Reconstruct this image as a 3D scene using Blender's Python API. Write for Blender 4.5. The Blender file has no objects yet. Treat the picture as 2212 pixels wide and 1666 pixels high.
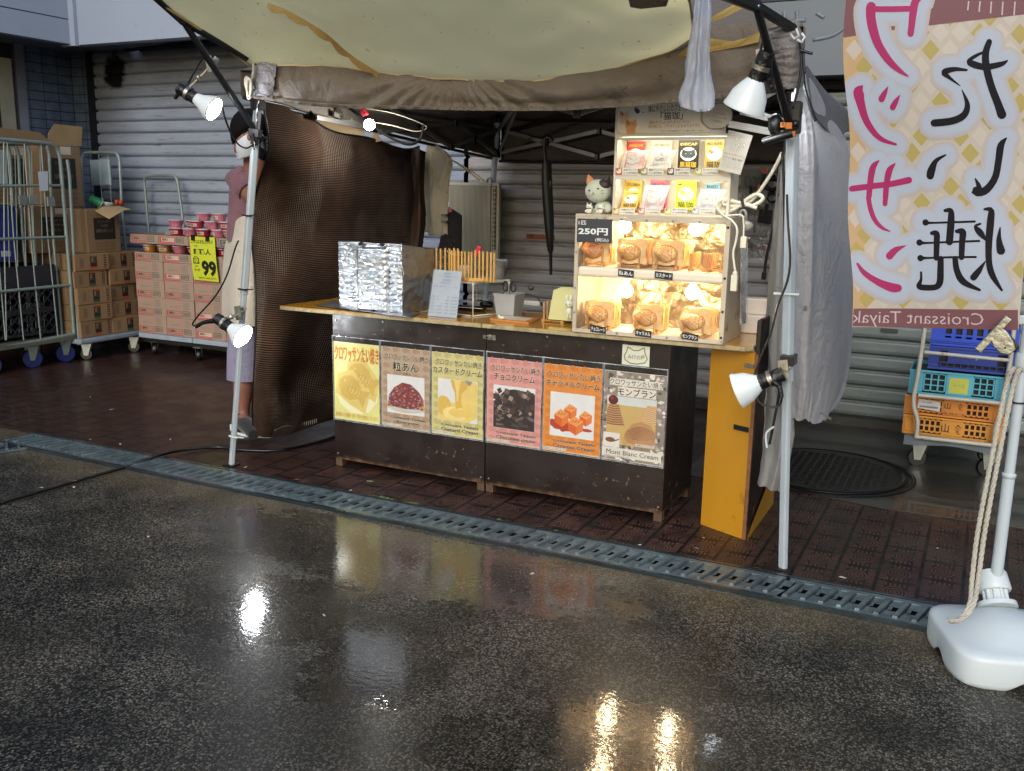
import bpy, bmesh, math, random
from mathutils import Vector, Matrix, Euler, noise as mnoise
rnd = random.Random(7)
R = math.radians
S = bpy.context.scene
COL = S.collection
V = Vector

# ------------------------------------------------------------------ camera
F_, PITCH, ROLL, YAW = 2037.5, .2027, .0187, -.4613
CAM = V((3.0486, -3.9943, 1.479))
_cy, _sy = math.cos(YAW), math.sin(YAW)
FW = V((_sy*math.cos(PITCH), _cy*math.cos(PITCH), -math.sin(PITCH)))
_rt = V((_cy, -_sy, 0)); _up = _rt.cross(FW)
RT = _rt*math.cos(ROLL) + _up*math.sin(ROLL)
UP = -_rt*math.sin(ROLL) + _up*math.cos(ROLL)
cd = bpy.data.cameras.new("camera"); co = bpy.data.objects.new("camera", cd); COL.objects.link(co)
co.matrix_world = Matrix(((RT.x, UP.x, -FW.x, CAM.x), (RT.y, UP.y, -FW.y, CAM.y), (RT.z, UP.z, -FW.z, CAM.z), (0, 0, 0, 1)))
cd.sensor_width = 36; cd.lens = 36*F_/2212; cd.clip_start = .05; cd.clip_end = 500
S.camera = co
# ------------------------------------------------------------------ sky, sun, exposure
w = bpy.data.worlds.new("World"); S.world = w; w.use_nodes = True
nt = w.node_tree; bg = nt.nodes["Background"]
sk = nt.nodes.new("ShaderNodeTexSky"); sk.sky_type = 'NISHITA'; sk.sun_disc = False
sk.sun_elevation = R(29); sk.sun_rotation = R(168); sk.air_density = 1.3; sk.dust_density = 2.5; sk.ozone_density = 2.0
nt.links.new(sk.outputs[0], bg.inputs[0]); bg.inputs[1].default_value = .115
sl = bpy.data.lights.new("sun", 'SUN'); sl.energy = .5; sl.angle = R(25); sl.color = (.78, .89, 1)
so = bpy.data.objects.new("sun", sl); COL.objects.link(so); so.rotation_euler = (R(61), 0, R(12)); so.location = (2, -6, 8)
S.view_settings.view_transform = 'Standard'; S.view_settings.look = 'None'; S.view_settings.gamma = 1
S.view_settings.exposure = 0.88
S.cycles.max_bounces = 8; S.cycles.transparent_max_bounces = 16; S.cycles.caustics_reflective = False; S.cycles.caustics_refractive = False
S.cycles.sample_clamp_indirect = 6; S.cycles.use_denoising = True

# ------------------------------------------------------------------ layout helpers: a picture position on a real plane
def ray(u, v): return FW + RT*((u-1106)/F_) - UP*((v-833)/F_)
def GZ(u, v, z=0.0): d = ray(u, v); return CAM + d*((z-CAM.z)/d.z)
def AY(u, v, Y): d = ray(u, v); return CAM + d*((Y-CAM.y)/d.y)
def AX(u, v, X): d = ray(u, v); return CAM + d*((X-CAM.x)/d.x)

# ------------------------------------------------------------------ materials
def hx(s):
    c = [int(s[i:i+2], 16)/255 for i in (0, 2, 4)]
    return tuple(x/12.92 if x <= .04045 else ((x+.055)/1.055)**2.4 for x in c)
class N:
    def __init__(s, name):
        s.m = bpy.data.materials.new(name); s.m.use_nodes = True; s.t = s.m.node_tree
        s.b = s.t.nodes["Principled BSDF"]; s.out = s.t.nodes["Material Output"]
    def new(s, k): return s.t.nodes.new(k)
    def put(s, sock, v):
        if v is None: return
        if hasattr(v, 'node'): s.t.links.new(v, sock)
        elif isinstance(v, (tuple, list)): sock.default_value = tuple(v) + ((1,) if len(v) == 3 and len(sock.default_value) == 4 else ())
        else: sock.default_value = v
    def x(s, op, a, b=None, c=None, clamp=False):
        n = s.new("ShaderNodeMath"); n.operation = op; n.use_clamp = clamp
        s.put(n.inputs[0], a)
        if b is not None: s.put(n.inputs[1], b)
        if c is not None: s.put(n.inputs[2], c)
        return n.outputs[0]
    def co(s, kind='Object', scale=None):
        n = s.new("ShaderNodeTexCoord"); o = n.outputs[kind]
        if scale:
            m = s.new("ShaderNodeMapping"); s.t.links.new(o, m.inputs[0]); m.inputs['Scale'].default_value = scale; o = m.outputs[0]
        return o
    def noise(s, scale, detail=3, rough=.55, co=None, dist=0):
        n = s.new("ShaderNodeTexNoise"); n.inputs['Scale'].default_value = scale; n.inputs['Detail'].default_value = detail
        n.inputs['Roughness'].default_value = rough; n.inputs['Distortion'].default_value = dist
        s.put(n.inputs['Vector'], co if co is not None else s.co()); return n.outputs[0]
    def ramp(s, f, a, b, ca=(0, 0, 0), cb=(1, 1, 1)):
        n = s.new("ShaderNodeValToRGB"); s.put(n.inputs[0], f); e = n.color_ramp.elements
        e[0].position = a; e[1].position = b; e[0].color = tuple(ca)+(1,); e[1].color = tuple(cb)+(1,); return n.outputs[0]
    def mix(s, f, a, b, mode='MIX'):
        n = s.new("ShaderNodeMix"); n.data_type = 'RGBA'; n.blend_type = mode; n.clamp_factor = True
        s.put(n.inputs[0], f); s.put(n.inputs[6], a); s.put(n.inputs[7], b); return n.outputs[2]
    def bump(s, h, st=.3, d=.01, nrm=None):
        n = s.new("ShaderNodeBump"); n.inputs['Strength'].default_value = st; n.inputs['Distance'].default_value = d
        s.put(n.inputs['Height'], h); s.put(n.inputs['Normal'], nrm); return n.outputs[0]
    def set(s, **k):
        for a, v in k.items(): s.put(s.b.inputs[a.replace('_', ' ')], v)
        return s
_mc = {}
def mat(name, c, rough=.55, metal=0, var=.14, vs=5, bump=0, bs=60, spec=.5, coat=0, es=0, dirt=None, tl=0, alpha=1, sheen=0, tr=0):
    if name in _mc: return _mc[name]
    if isinstance(c, str): c = hx(c)
    n = N(name); lo = tuple(x*(1-var) for x in c); hi = tuple(min(1, x*(1+var)) for x in c)
    col = n.mix(n.ramp(n.noise(vs, 4), .3, .7), lo, hi)
    if dirt: col = n.mix(n.ramp(n.noise(dirt[1], 6, .65), dirt[2], dirt[2]+.08), col, dirt[0] if not isinstance(dirt[0], str) else hx(dirt[0]))
    n.set(Base_Color=col, Roughness=rough, Metallic=metal)
    n.set(**{'Specular IOR Level': spec, 'Coat Weight': coat, 'Alpha': alpha, 'Sheen Weight': sheen, 'Transmission Weight': tr})
    if bump: n.set(Normal=n.bump(n.noise(bs, 5), bump, .01))
    if es: n.set(**{'Emission Color': c, 'Emission Strength': es})
    if tl:
        t = n.new("ShaderNodeBsdfTranslucent"); n.put(t.inputs[0], col); m = n.new("ShaderNodeMixShader"); m.inputs[0].default_value = tl
        n.t.links.new(n.b.outputs[0], m.inputs[1]); n.t.links.new(t.outputs[0], m.inputs[2]); n.t.links.new(m.outputs[0], n.out.inputs[0])
    _mc[name] = n.m; return n.m
def P(c): return mat('print_'+c, c, .45, var=.05, vs=14)     # printed ink
def clear(name='clear_plastic', tint=(1, 1, 1), gl=.12, rough=.08, haze=.06, hz=(.8, .85, .9)):
    if name in _mc: return _mc[name]
    n = N(name); a = n.new("ShaderNodeBsdfTransparent"); n.put(a.inputs[0], tint)
    g = n.new("ShaderNodeBsdfGlossy"); g.inputs['Roughness'].default_value = rough
    d = n.new("ShaderNodeBsdfDiffuse"); n.put(d.inputs[0], hz)
    n.put(g.inputs['Normal'], n.bump(n.noise(18, 4, .6), .25, .02) if haze > .05 else None)
    fr = n.new("ShaderNodeFresnel"); fr.inputs[0].default_value = 1.35
    m1 = n.new("ShaderNodeMixShader"); n.put(m1.inputs[0], n.x('ADD', fr.outputs[0], gl-.04, clamp=True)); n.t.links.new(a.outputs[0], m1.inputs[1]); n.t.links.new(g.outputs[0], m1.inputs[2])
    m2 = n.new("ShaderNodeMixShader"); n.put(m2.inputs[0], n.x('MULTIPLY', n.ramp(n.noise(9, 5), .35, .75), haze*2)); n.t.links.new(m1.outputs[0], m2.inputs[1]); n.t.links.new(d.outputs[0], m2.inputs[2])
    n.t.links.new(m2.outputs[0], n.out.inputs[0]); _mc[name] = n.m; return n.m
def glow(name, c, st):
    if name in _mc: return _mc[name]
    n = N(name); e = n.new("ShaderNodeEmission"); n.put(e.inputs[0], c); e.inputs[1].default_value = st
    n.t.links.new(e.outputs[0], n.out.inputs[0]); _mc[name] = n.m; return n.m

# ------------------------------------------------------------------ mesh builder
_fc = {}
def glyphs(s, off=0.0, res=3):
    k = (s, off, res)
    if k in _fc: return _fc[k]
    cu = bpy.data.curves.new("t", 'FONT'); cu.body = s; cu.size = 1; cu.offset = off; cu.resolution_u = res; cu.fill_mode = 'FRONT'
    o = bpy.data.objects.new("t", cu); COL.objects.link(o)
    dg = bpy.context.evaluated_depsgraph_get(); dg.update()
    me = o.evaluated_get(dg).to_mesh()
    vs = [v.co.copy() for v in me.vertices]; fs = [tuple(p.vertices) for p in me.polygons]
    o.evaluated_get(dg).to_mesh_clear(); bpy.data.objects.remove(o); bpy.data.curves.remove(cu)
    x0 = min((v.x for v in vs), default=0); x1 = max((v.x for v in vs), default=1); y0 = min((v.y for v in vs), default=0); y1 = max((v.y for v in vs), default=1)
    _fc[k] = (vs, fs, x0, x1, y0, y1); return _fc[k]
_wl = {}
def wloc(o):
    return _wl.get(o.name, V((0, 0, 0))) if o else V((0, 0, 0))
class B:
    def __init__(s, m=None):
        s.bm = bmesh.new(); s.mats = []; s.i = 0; s.uv = s.bm.loops.layers.uv.new('UVMap')
        if m: s.m(m)
    def m(s, m):
        if m not in s.mats: s.mats.append(m)
        s.i = s.mats.index(m); return s
    def f(s, vs, smooth=False):
        try: fa = s.bm.faces.new(vs)
        except ValueError: return None
        fa.material_index = s.i; fa.smooth = smooth; return fa
    def v(s, p): return s.bm.verts.new(p)
    def poly(s, pts, ext=None):
        a = [s.v(p) for p in pts]; s.f(a)
        if ext is not None:
            b = [s.v(V(p)+V(ext)) for p in pts]; s.f(b[::-1]); n = len(a)
            for i in range(n): s.f([a[i], b[i], b[(i+1) % n], a[(i+1) % n]])
        return s
    def hexa(s, p):
        q = [s.v(x) for x in p]
        for t in ((0, 3, 2, 1), (4, 5, 6, 7), (0, 1, 5, 4), (1, 2, 6, 5), (2, 3, 7, 6), (3, 0, 4, 7)): s.f([q[k] for k in t])
        return s
    def box(s, x0, x1, y0, y1, z0, z1, M=None):
        p = [V(c) for c in ((x0, y0, z0), (x1, y0, z0), (x1, y1, z0), (x0, y1, z0), (x0, y0, z1), (x1, y0, z1), (x1, y1, z1), (x0, y1, z1))]
        if M: p = [M @ c for c in p]
        return s.hexa(p)
    def bar(s, a, b, w, h, up=(0, 0, 1)):
        a = V(a); b = V(b); d = (b-a).normalized(); x = d.cross(V(up))
        if x.length < 1e-4: x = V((1, 0, 0))
        x.normalize(); y = x.cross(d); x *= w/2; y *= h/2
        return s.hexa([a-x-y, a+x-y, a+x+y, a-x+y, b-x-y, b+x-y, b+x+y, b-x+y])
    def tube(s, pts, r, n=8, closed=False, cap=True, smooth=True):
        pts = [V(p) for p in pts]; N_ = len(pts); rs = r if isinstance(r, (list, tuple)) else [r]*N_
        rings = []; ref = None
        for i, p in enumerate(pts):
            a = pts[(i-1) % N_] if (closed or i > 0) else p; b = pts[(i+1) % N_] if (closed or i < N_-1) else p
            d = (b-a).normalized()
            if ref is None: ref = d.orthogonal().normalized()
            ref = (ref - d*ref.dot(d))
            if ref.length < 1e-5: ref = d.orthogonal()
            ref.normalize(); q = d.cross(ref)
            rings.append([s.v(p + (ref*math.cos(t)+q*math.sin(t))*rs[i]) for t in [2*math.pi*k/n for k in range(n)]])
        L = N_ if closed else N_-1
        for i in range(L):
            a, b = rings[i], rings[(i+1) % N_]
            for k in range(n): s.f([a[k], a[(k+1) % n], b[(k+1) % n], b[k]], smooth)
        if cap and not closed: s.f(rings[0][::-1]); s.f(rings[-1])
        return s
    def cyl(s, a, b, r0, r1=None, n=16, cap=True): return s.tube([a, b], [r0, r0 if r1 is None else r1], n, cap=cap)
    def lathe(s, prof, o=(0, 0, 0), ax=(0, 0, 1), n=24, sx=1, sy=1):
        ax = V(ax).normalized(); u = ax.orthogonal().normalized() if abs(ax.z) < .999 else V((1, 0, 0)); w_ = ax.cross(u); o = V(o)
        rings = [[s.v(o+ax*h+(u*math.cos(t)*sx+w_*math.sin(t)*sy)*max(r, 1e-4)) for t in [2*math.pi*k/n for k in range(n)]] for r, h in prof]
        for a, b in zip(rings, rings[1:]):
            for k in range(n): s.f([a[k], a[(k+1) % n], b[(k+1) % n], b[k]], True)
        if prof[0][0] > 2e-4: s.f(rings[0][::-1])
        if prof[-1][0] > 2e-4: s.f(rings[-1])
        return s
    def ball(s, c, r, sc=(1, 1, 1), n=16, M=None):
        rings = []; c = V(c)
        for i in range(1, n//2):
            th = math.pi*i/(n//2)
            ring = []
            for k in range(n):
                ph = 2*math.pi*k/n; q = V((math.sin(th)*math.cos(ph)*r*sc[0], math.sin(th)*math.sin(ph)*r*sc[1], math.cos(th)*r*sc[2]))
                if M: q = M @ q
                ring.append(s.v(c+q))
            rings.append(ring)
        t = V((0, 0, r*sc[2])); b = -t
        if M: t = M @ t; b = M @ b
        t = s.v(c+t); b = s.v(c+b)
        for k in range(n): s.f([t, rings[0][k], rings[0][(k+1) % n]], True); s.f([b, rings[-1][(k+1) % n], rings[-1][k]], True)
        for a, d in zip(rings, rings[1:]):
            for k in range(n): s.f([a[k], d[k], d[(k+1) % n], a[(k+1) % n]], True)
        return s
    def grid(s, fn, nu, nv, smooth=True, flip=False, us=1, vs=1):
        g = [[s.v(fn(i/nu, j/nv)) for j in range(nv+1)] for i in range(nu+1)]
        for i in range(nu):
            for j in range(nv):
                q = [g[i][j], g[i+1][j], g[i+1][j+1], g[i][j+1]]; uv = [(i, j), (i+1, j), (i+1, j+1), (i, j+1)]
                if flip: q = q[::-1]; uv = uv[::-1]
                fa = s.f(q, smooth)
                if fa:
                    for l, (a, b) in zip(fa.loops, uv): l[s.uv].uv = (a/nu*us, b/nv*vs)
        return s
    def text(s, t, fn, w=None, h=None, x=0, y=0, al='c', off=0.0, sub=0, res=2):
        """lay text in local plane coords; (x,y)=anchor, w or h fixes size; fn maps (x,y)->point"""
        vs, fs, x0, x1, y0, y1 = glyphs(t, off, res)
        if not vs: return s
        gw, gh = x1-x0, y1-y0
        kx = w/gw if w else None; ky = h/gh if h else None
        if kx is None: kx = ky
        if ky is None: ky = kx
        ox = {'c': -gw/2, 'l': 0, 'r': -gw}[al]
        vv = [s.v(fn(x+(p.x-x0+ox)*kx, y+(p.y-y0-gh/2)*ky)) for p in vs]
        for q in fs: s.f([vv[k] for k in q])
        return s
    def done(s, name, parent=None, smooth=None, bevel=0, sub=0, solid=0, loc=None, merge=False, mods=None):
        if merge: bmesh.ops.remove_doubles(s.bm, verts=s.bm.verts, dist=1e-5)
        me = bpy.data.meshes.new(name)
        if parent is None:
            if loc is None:
                vs = s.bm.verts
                xs = [v.co.x for v in vs]; ys = [v.co.y for v in vs]; zs = [v.co.z for v in vs]
                loc = V(((min(xs)+max(xs))/2, (min(ys)+max(ys))/2, min(zs)))
            loc = V(loc); bmesh.ops.translate(s.bm, verts=s.bm.verts, vec=-loc)
        else: bmesh.ops.translate(s.bm, verts=s.bm.verts, vec=-wloc(parent))
        s.bm.to_mesh(me); s.bm.free()
        for m_ in s.mats: me.materials.append(m_)
        if smooth: me.shade_smooth(); me.set_sharp_from_angle(angle=R(smooth))
        o = bpy.data.objects.new(name, me); COL.objects.link(o)
        if parent is None: o.location = loc; _wl[o.name] = loc.copy()
        else: o.parent = parent; _wl[o.name] = wloc(parent).copy()
        if solid: md = o.modifiers.new('s', 'SOLIDIFY'); md.thickness = solid
        if sub: md = o.modifiers.new('d', 'SUBSURF'); md.levels = sub; md.render_levels = sub
        if bevel: md = o.modifiers.new('b', 'BEVEL'); md.width = bevel; md.segments = 2; md.limit_method = 'ANGLE'; md.angle_limit = R(50)
        return o
def tag(o, label=None, cat=None, group=None, kind=None):
    if label: o['label'] = label
    if cat: o['category'] = cat
    if group: o['group'] = group
    if kind: o['kind'] = kind
    return o
def thing(name, loc, label, cat, group=None):
    o = bpy.data.objects.new(name, None); COL.objects.link(o); o.location = loc; o.empty_display_size = .05; _wl[o.name] = V(loc)
    return tag(o, label, cat, group)
def dup(root, loc=None, rot=None, label=None, par=None):
    c = root.copy(); COL.objects.link(c)
    if par is not None: c.parent = par
    if loc is not None: c.location = loc; _wl[c.name] = V(loc)
    if rot is not None: c.rotation_euler = rot
    if label: c['label'] = label
    for ch in list(root.children): dup(ch, par=c)
    return c
def lerp(a, b, t): return a+(b-a)*t
def crs(p, t):
    n = len(p)-1; x = min(max(t, 0), 1)*n; i = min(int(x), n-1); f = x-i
    a = p[max(i-1, 0)]; b = p[i]; c = p[i+1]; d = p[min(i+2, n)]
    return b*1.0 + (c-a)*(.5*f) + (a*2-b*5+c*4-d)*(.5*f*f) + (b*3-a-c*3+d)*(.5*f**3)
def surf(rows):
    """rows of control points -> smooth patch f(s across a row, t over rows)"""
    def fn(s_, t_): return crs([crs(r, s_) for r in rows], t_)
    return fn
def spl(pts, n=40):
    pts = [V(p) for p in pts]; return [crs(pts, i/n) for i in range(n+1)]
def nz(p, sc, k=0): return mnoise.noise(V((p[0]*sc+k*7.1, p[1]*sc+k*3.3, p[2]*sc+k)))
# ================================================================== SETTING
WHITE = mat('white_paint', 'c9ced0', .4, var=.08, dirt=('6b6a66', 30, .66))
BLACKM = mat('black_metal', '101114', .35, var=.3)
BLACKP = mat('black_plastic', '0c0c0e', .4, var=.2)
TAPE = mat('black_tape', '0b0b0d', .28, bump=.8, bs=45)
STEEL = mat('galvanised_steel', '8e9694', .38, .85, var=.25, bump=.15, bs=90)
ZINC = mat('clip_metal', '9c9a90', .3, .9, var=.3, vs=40, bump=.2, bs=120)

def asphalt():
    n = N('wet_asphalt'); c = n.co()
    big = n.noise(.8, 6, .62, c, .6); mid = n.noise(5, 5, .6, c); sp = n.noise(95, 2, .6, c); sp2 = n.noise(60, 2, .6, c)
    patch = n.ramp(n.x('ADD', n.x('MULTIPLY', big, .75), n.x('MULTIPLY', mid, .3)), .46, .62)
    sep = n.new('ShaderNodeSeparateXYZ'); n.put(sep.inputs[0], c)
    wob = n.x('MULTIPLY', n.x('SUBTRACT', n.noise(2.2, 4, .6, c), .5), .5)
    edge = n.ramp(n.x('ADD', sep.outputs[1], wob), .0, 1)
    dry = n.x('MULTIPLY', n.x('ADD', n.x('ADD', sep.outputs[1], wob), .93), 3.4, clamp=True)  # sand washed up along the drain
    base = n.mix(patch, hx('151413'), hx('544d42'))
    base = n.mix(n.x('MULTIPLY', dry, .8), base, hx('6e6350'))
    vs_ = n.new('ShaderNodeTexVoronoi'); vs_.inputs['Scale'].default_value = 135; n.put(vs_.inputs['Vector'], c)
    sr = n.new('ShaderNodeSeparateColor'); n.put(sr.inputs[0], vs_.outputs['Color']); stone = n.x('MULTIPLY', n.x('POWER', sr.outputs[0], .8), n.ramp(vs_.outputs['Distance'], .35, .6, (1, 1, 1), (0, 0, 0)))
    agg = n.mix(n.x('MULTIPLY', stone, n.x('MULTIPLY', n.ramp(sp2, .35, .6, (.35, .35, .35), (1, 1, 1)), n.ramp(mid, .3, .65, (.45, .45, .45), (1, 1, 1)))), hx('161514'), n.mix(sr.outputs[1], hx('bbb09a'), hx('a3a19b')))
    col = n.mix(.7, base, agg); col = n.mix(n.x('MULTIPLY', dry, .5), col, n.mix(stone, hx('574c38'), hx('8a7a5c')))
    col = n.mix(n.ramp(n.noise(38, 2, .5, c), .71, .76), col, hx('6d685c'))
    col = n.mix(n.ramp(n.noise(3.1, 3, .5, c), .35, .55, (.55, .55, .55), (1, 1, 1)), hx('161614'), col)
    nb = n.bump(n.x('ADD', stone, n.x('MULTIPLY', sp2, .6)), .5, .004)
    wet = n.ramp(n.x('ADD', n.x('MULTIPLY', n.noise(.7, 4, .55, c, .4), .8), n.x('MULTIPLY', n.noise(9, 3, .6, c), .18)), .38, .56)
    # rain rings and wind ripples on the water film
    vo = n.new('ShaderNodeTexVoronoi'); vo.inputs['Scale'].default_value = 3.2; vo.inputs['Randomness'].default_value = 1; n.put(vo.inputs['Vector'], c)
    d = vo.outputs['Distance']
    ring = n.x('MULTIPLY', n.x('SINE', n.x('MULTIPLY', d, 95)), n.x('POWER', 2.718, n.x('MULTIPLY', d, -9)))
    rip = n.noise(34, 3, .6, n.co(scale=(1, 1.8, 1)))
    hh = n.x('ADD', n.x('MULTIPLY', ring, .6), n.x('MULTIPLY', rip, .8))
    film = n.bump(hh, .11, .006)
    def pool(x, y, rx, ry): return n.x('ADD', n.x('POWER', n.x('DIVIDE', n.x('SUBTRACT', sep.outputs[0], x), rx), 2), n.x('POWER', n.x('DIVIDE', n.x('SUBTRACT', sep.outputs[1], y), ry), 2))
    near = n.x('MINIMUM', n.x('MINIMUM', pool(1.0, -.93, 1.1, .34), pool(1.93, -1.95, .16, .16)), n.x('MINIMUM', pool(.88, -1.58, .34, .34), n.x('MINIMUM', pool(1.46, -1.70, .26, .3), pool(2.3, -1.74, .30, .22))))
    near = n.x('ADD', near, n.x('MULTIPLY', n.x('SUBTRACT', n.noise(7, 4, .65, c), .5), 2.4)); near = n.x('ADD', near, n.x('MULTIPLY', n.x('SUBTRACT', n.noise(48, 3, .6, c), .5), 1.5))
    puddle = n.ramp(near, .75, 1.35, (1, 1, 1), (0, 0, 0))
    wet = n.x('MAXIMUM', n.x('MULTIPLY', wet, .12), puddle)
    col = n.mix(n.x('MULTIPLY', puddle, .42), col, hx('1a1813'))
    n.set(Base_Color=col, Roughness=n.x('ADD', .32, n.x('MULTIPLY', wet, -.1)), Normal=nb)
    n.set(**{'Specular IOR Level': .12, 'Coat Weight': n.x('ADD', .04, n.x('MULTIPLY', wet, .96)), 'Coat Roughness': n.x('ADD', .20, n.x('MULTIPLY', wet, -.19)), 'Coat IOR': 1.42, 'Coat Normal': film})
    return n.m
def brick_tiles():
    n = N('relief_paving_tiles'); c = n.co(); sep = n.new('ShaderNodeSeparateXYZ'); n.put(sep.inputs[0], c)
    X = n.x('DIVIDE', sep.outputs[0], .155); Y = n.x('DIVIDE', sep.outputs[1], .205)
    col_i = n.x('FLOOR', X); u = n.x('FRACT', X); v = n.x('FRACT', n.x('ADD', Y, n.x('MULTIPLY', n.x('MODULO', n.x('ABSOLUTE', col_i), 2), .5)))
    cu = n.x('SUBTRACT', u, .5); cv = n.x('SUBTRACT', v, .5); au = n.x('ABSOLUTE', cu); av = n.x('ABSOLUTE', cv)
    side = n.x('GREATER_THAN', au, .27); outer = n.x('GREATER_THAN', au, .455)
    str_ = n.x('GREATER_THAN', n.x('SINE', n.x('MULTIPLY', v, 63)), -.1)
    dash = n.x('GREATER_THAN', n.x('SINE', n.x('MULTIPLY', u, 57)), .0)
    topz = n.x('MULTIPLY', n.x('GREATER_THAN', av, .30), n.x('LESS_THAN', av, .42))
    r = n.x('SQRT', n.x('ADD', n.x('POWER', n.x('DIVIDE', cu, .24), 2), n.x('POWER', n.x('DIVIDE', cv, .26), 2)))
    ell = n.x('MULTIPLY', n.x('GREATER_THAN', n.x('SINE', n.x('MULTIPLY', r, 19)), .0), n.x('LESS_THAN', r, 1.15))
    cen = n.x('ADD', n.x('MULTIPLY', topz, dash), n.x('MULTIPLY', n.x('LESS_THAN', av, .29), ell), clamp=True)
    h = n.x('ADD', n.x('MULTIPLY', side, str_), n.x('MULTIPLY', n.x('SUBTRACT', 1, side), cen), clamp=True)
    gr = n.x('MAXIMUM', outer, n.x('GREATER_THAN', av, .468)); h = n.x('MULTIPLY', h, n.x('SUBTRACT', 1, gr))
    # worn flat away from the right-hand end of the pavement
    worn = n.ramp(n.x('ADD', n.x('MULTIPLY', n.x('SUBTRACT', sep.outputs[0], .1), .5), n.noise(1.6, 4, .6, c)), .3, .75)
    hh = n.x('MULTIPLY', h, n.x('ADD', .22, n.x('MULTIPLY', worn, .78)))
    big = n.noise(1.3, 5, .6, c)
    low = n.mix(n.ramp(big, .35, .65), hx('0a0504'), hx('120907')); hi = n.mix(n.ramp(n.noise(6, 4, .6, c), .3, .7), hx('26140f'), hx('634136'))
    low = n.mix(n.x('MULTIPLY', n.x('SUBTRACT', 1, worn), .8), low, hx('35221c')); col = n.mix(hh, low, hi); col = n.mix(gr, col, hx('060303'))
    col = n.mix(n.ramp(n.noise(70, 4, .7, c), .64, .7), col, hx('40342c'))
    n.set(Base_Color=col, Roughness=n.mix(n.ramp(n.noise(3, 4, .6, c), .4, .6), (.35, .35, .35), (.55, .55, .55)), Normal=n.bump(n.x('ADD', hh, n.x('MULTIPLY', n.noise(60, 3, .6, c), .35)), .85, .004))
    n.set(**{'Specular IOR Level': .3, 'Coat Weight': .12, 'Coat Roughness': .1})
    return n.m
ASPH, TILE = asphalt(), brick_tiles()
CONC = mat('wet_concrete', '2e2b25', .3, var=.3, vs=3, bump=.35, bs=110, dirt=('171613', 2.2, .52), coat=.3)

tag(B(ASPH).box(-60, 60, -60, 60, -.3, 0).done('road', loc=(0, 0, 0)), kind='structure')
tag(B(TILE).box(-60, 12, -.365, 2.46, .0005, .005).done('pavement', loc=(0, 0, 0)), kind='structure')
b = B(CONC)                                                            # concrete apron cut round the manhole
b.poly([(1.7, .78, .0055), (2.25, .79, .0055), (2.75, .715, .0055), (3.2, .74, .0055), (9, .9, .0055), (9, 2.4, .0055), (1.7, 2.4, .0055)], (0, 0, .004))
tag(b.done('concrete_apron'), kind='structure')
KERB = mat('plinth_concrete', '33322f', .5, var=.3, bump=.3)
tag(B(KERB).box(-4.66, 12, 2.41, 2.6, .004, .06).done('plinth'), kind='structure')

# manhole cover with its cast grid
o = thing('manhole_cover', (2.37, 1.24, .0095), 'round black cast-iron manhole cover set in the concrete under the crates', 'manhole cover')
IRON = mat('cast_iron', '0d0d0d', .3, .4, var=.3, bump=.3)
B(IRON).lathe([(.42, 0), (.42, .006), (.395, .008)], (2.37, 1.24, .0095), n=48).done('lid', o)
b = B(IRON).lathe([(.47, 0), (.47, .004), (.445, .004), (.445, 0)], (2.37, 1.24, .0095), n=48); b.done('ring_frame', o)
b = B(IRON)
for i in range(-9, 10):
    for j in range(-9, 10):
        x, y = i*.04, j*.04
        if x*x+y*y < .13: b.box(2.37+x-.013, 2.37+x+.013, 1.24+y-.005, 1.24+y+.005, .0172, .0215)
b.done('tread_pattern', o)

# drain: channel edges and grate sections
GRATE = mat('wet_grate_steel', '75858b', .32, .7, var=.35, vs=14, bump=.25, bs=70, coat=.3); HOLE_SHADE = mat('drain_shade', '030303', .9, spec=.1)
RAIL = mat('drain_rail', '3c4a50', .22, .7, var=.3, coat=.4)
b = B(HOLE_SHADE).box(-1.96, 6, -.6, -.365, .0006, .0045); b.m(RAIL)  # flat near-black sheet paints the shaded depth below the grates
for y in (-.602, -.372): b.box(-1.97, 6, y-.008, y+.008, .0008, .016)
tag(b.done('drain_channel'), kind='structure')
def grate(x0, L, k, wide):
    o = thing('drain_grate', (x0+L/2, -.487, .004), None, 'drain grate', 'steel grates along the drain')
    B(GRATE).box(x0+.003, x0+L-.003, -.59, -.566, .005, .014).box(x0+.003, x0+L-.003, -.410, -.384, .005, .014).done('edge_strip', o)
    b = B(GRATE); n = int(L/.062); st = L/n
    for i in range(n):
        x = x0+i*st
        b.hexa([V(p) for p in ((x+.004, -.5655, .005), (x+.024, -.5655, .005), (x+.058, -.4105, .005), (x+.038, -.4105, .005), (x+.006, -.5655, .019), (x+.022, -.5655, .019), (x+.056, -.4105, .019), (x+.040, -.4105, .019))])
        b.poly([(x+.026, -.5655, .011), (x+.063, -.5655, .013), (x+.078, -.50, .007), (x+.042, -.50, .009)])
        b.poly([(x+.050, -.462, .009), (x+.088, -.462, .007), (x+.099, -.4105, .013), (x+.062, -.4105, .011)])
        if wide: b.poly([(x+.045, -.50, .009), (x+.062, -.50, .012), (x+.066, -.462, .012), (x+.052, -.462, .009)])
    b.done('slotted_plate', o); return o
labs = ['steel drain grate at the far left end under the black cable', 'wet steel drain grate section beside the front left tent leg', 'steel drain grate section in front of the left half of the brown counter', 'steel drain grate section in front of the right half of the brown counter', 'steel drain grate section running to the white banner base', 'steel drain grate hidden partly beneath the white banner base']
for k, x0 in enumerate((-1.94, -.80, .30, 1.39, 2.49)):
    grate(x0, 1.14 if k == 0 else 1.09, k, k > 2)['label'] = labs[k]
g = grate(-.5, .5, 9, False); g['label'] = 'short steel drain grate running off the left edge where the drain turns'
g.rotation_euler = (0, 0, R(-112)); g.location = (-1.87, -.79, .002)
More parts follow.
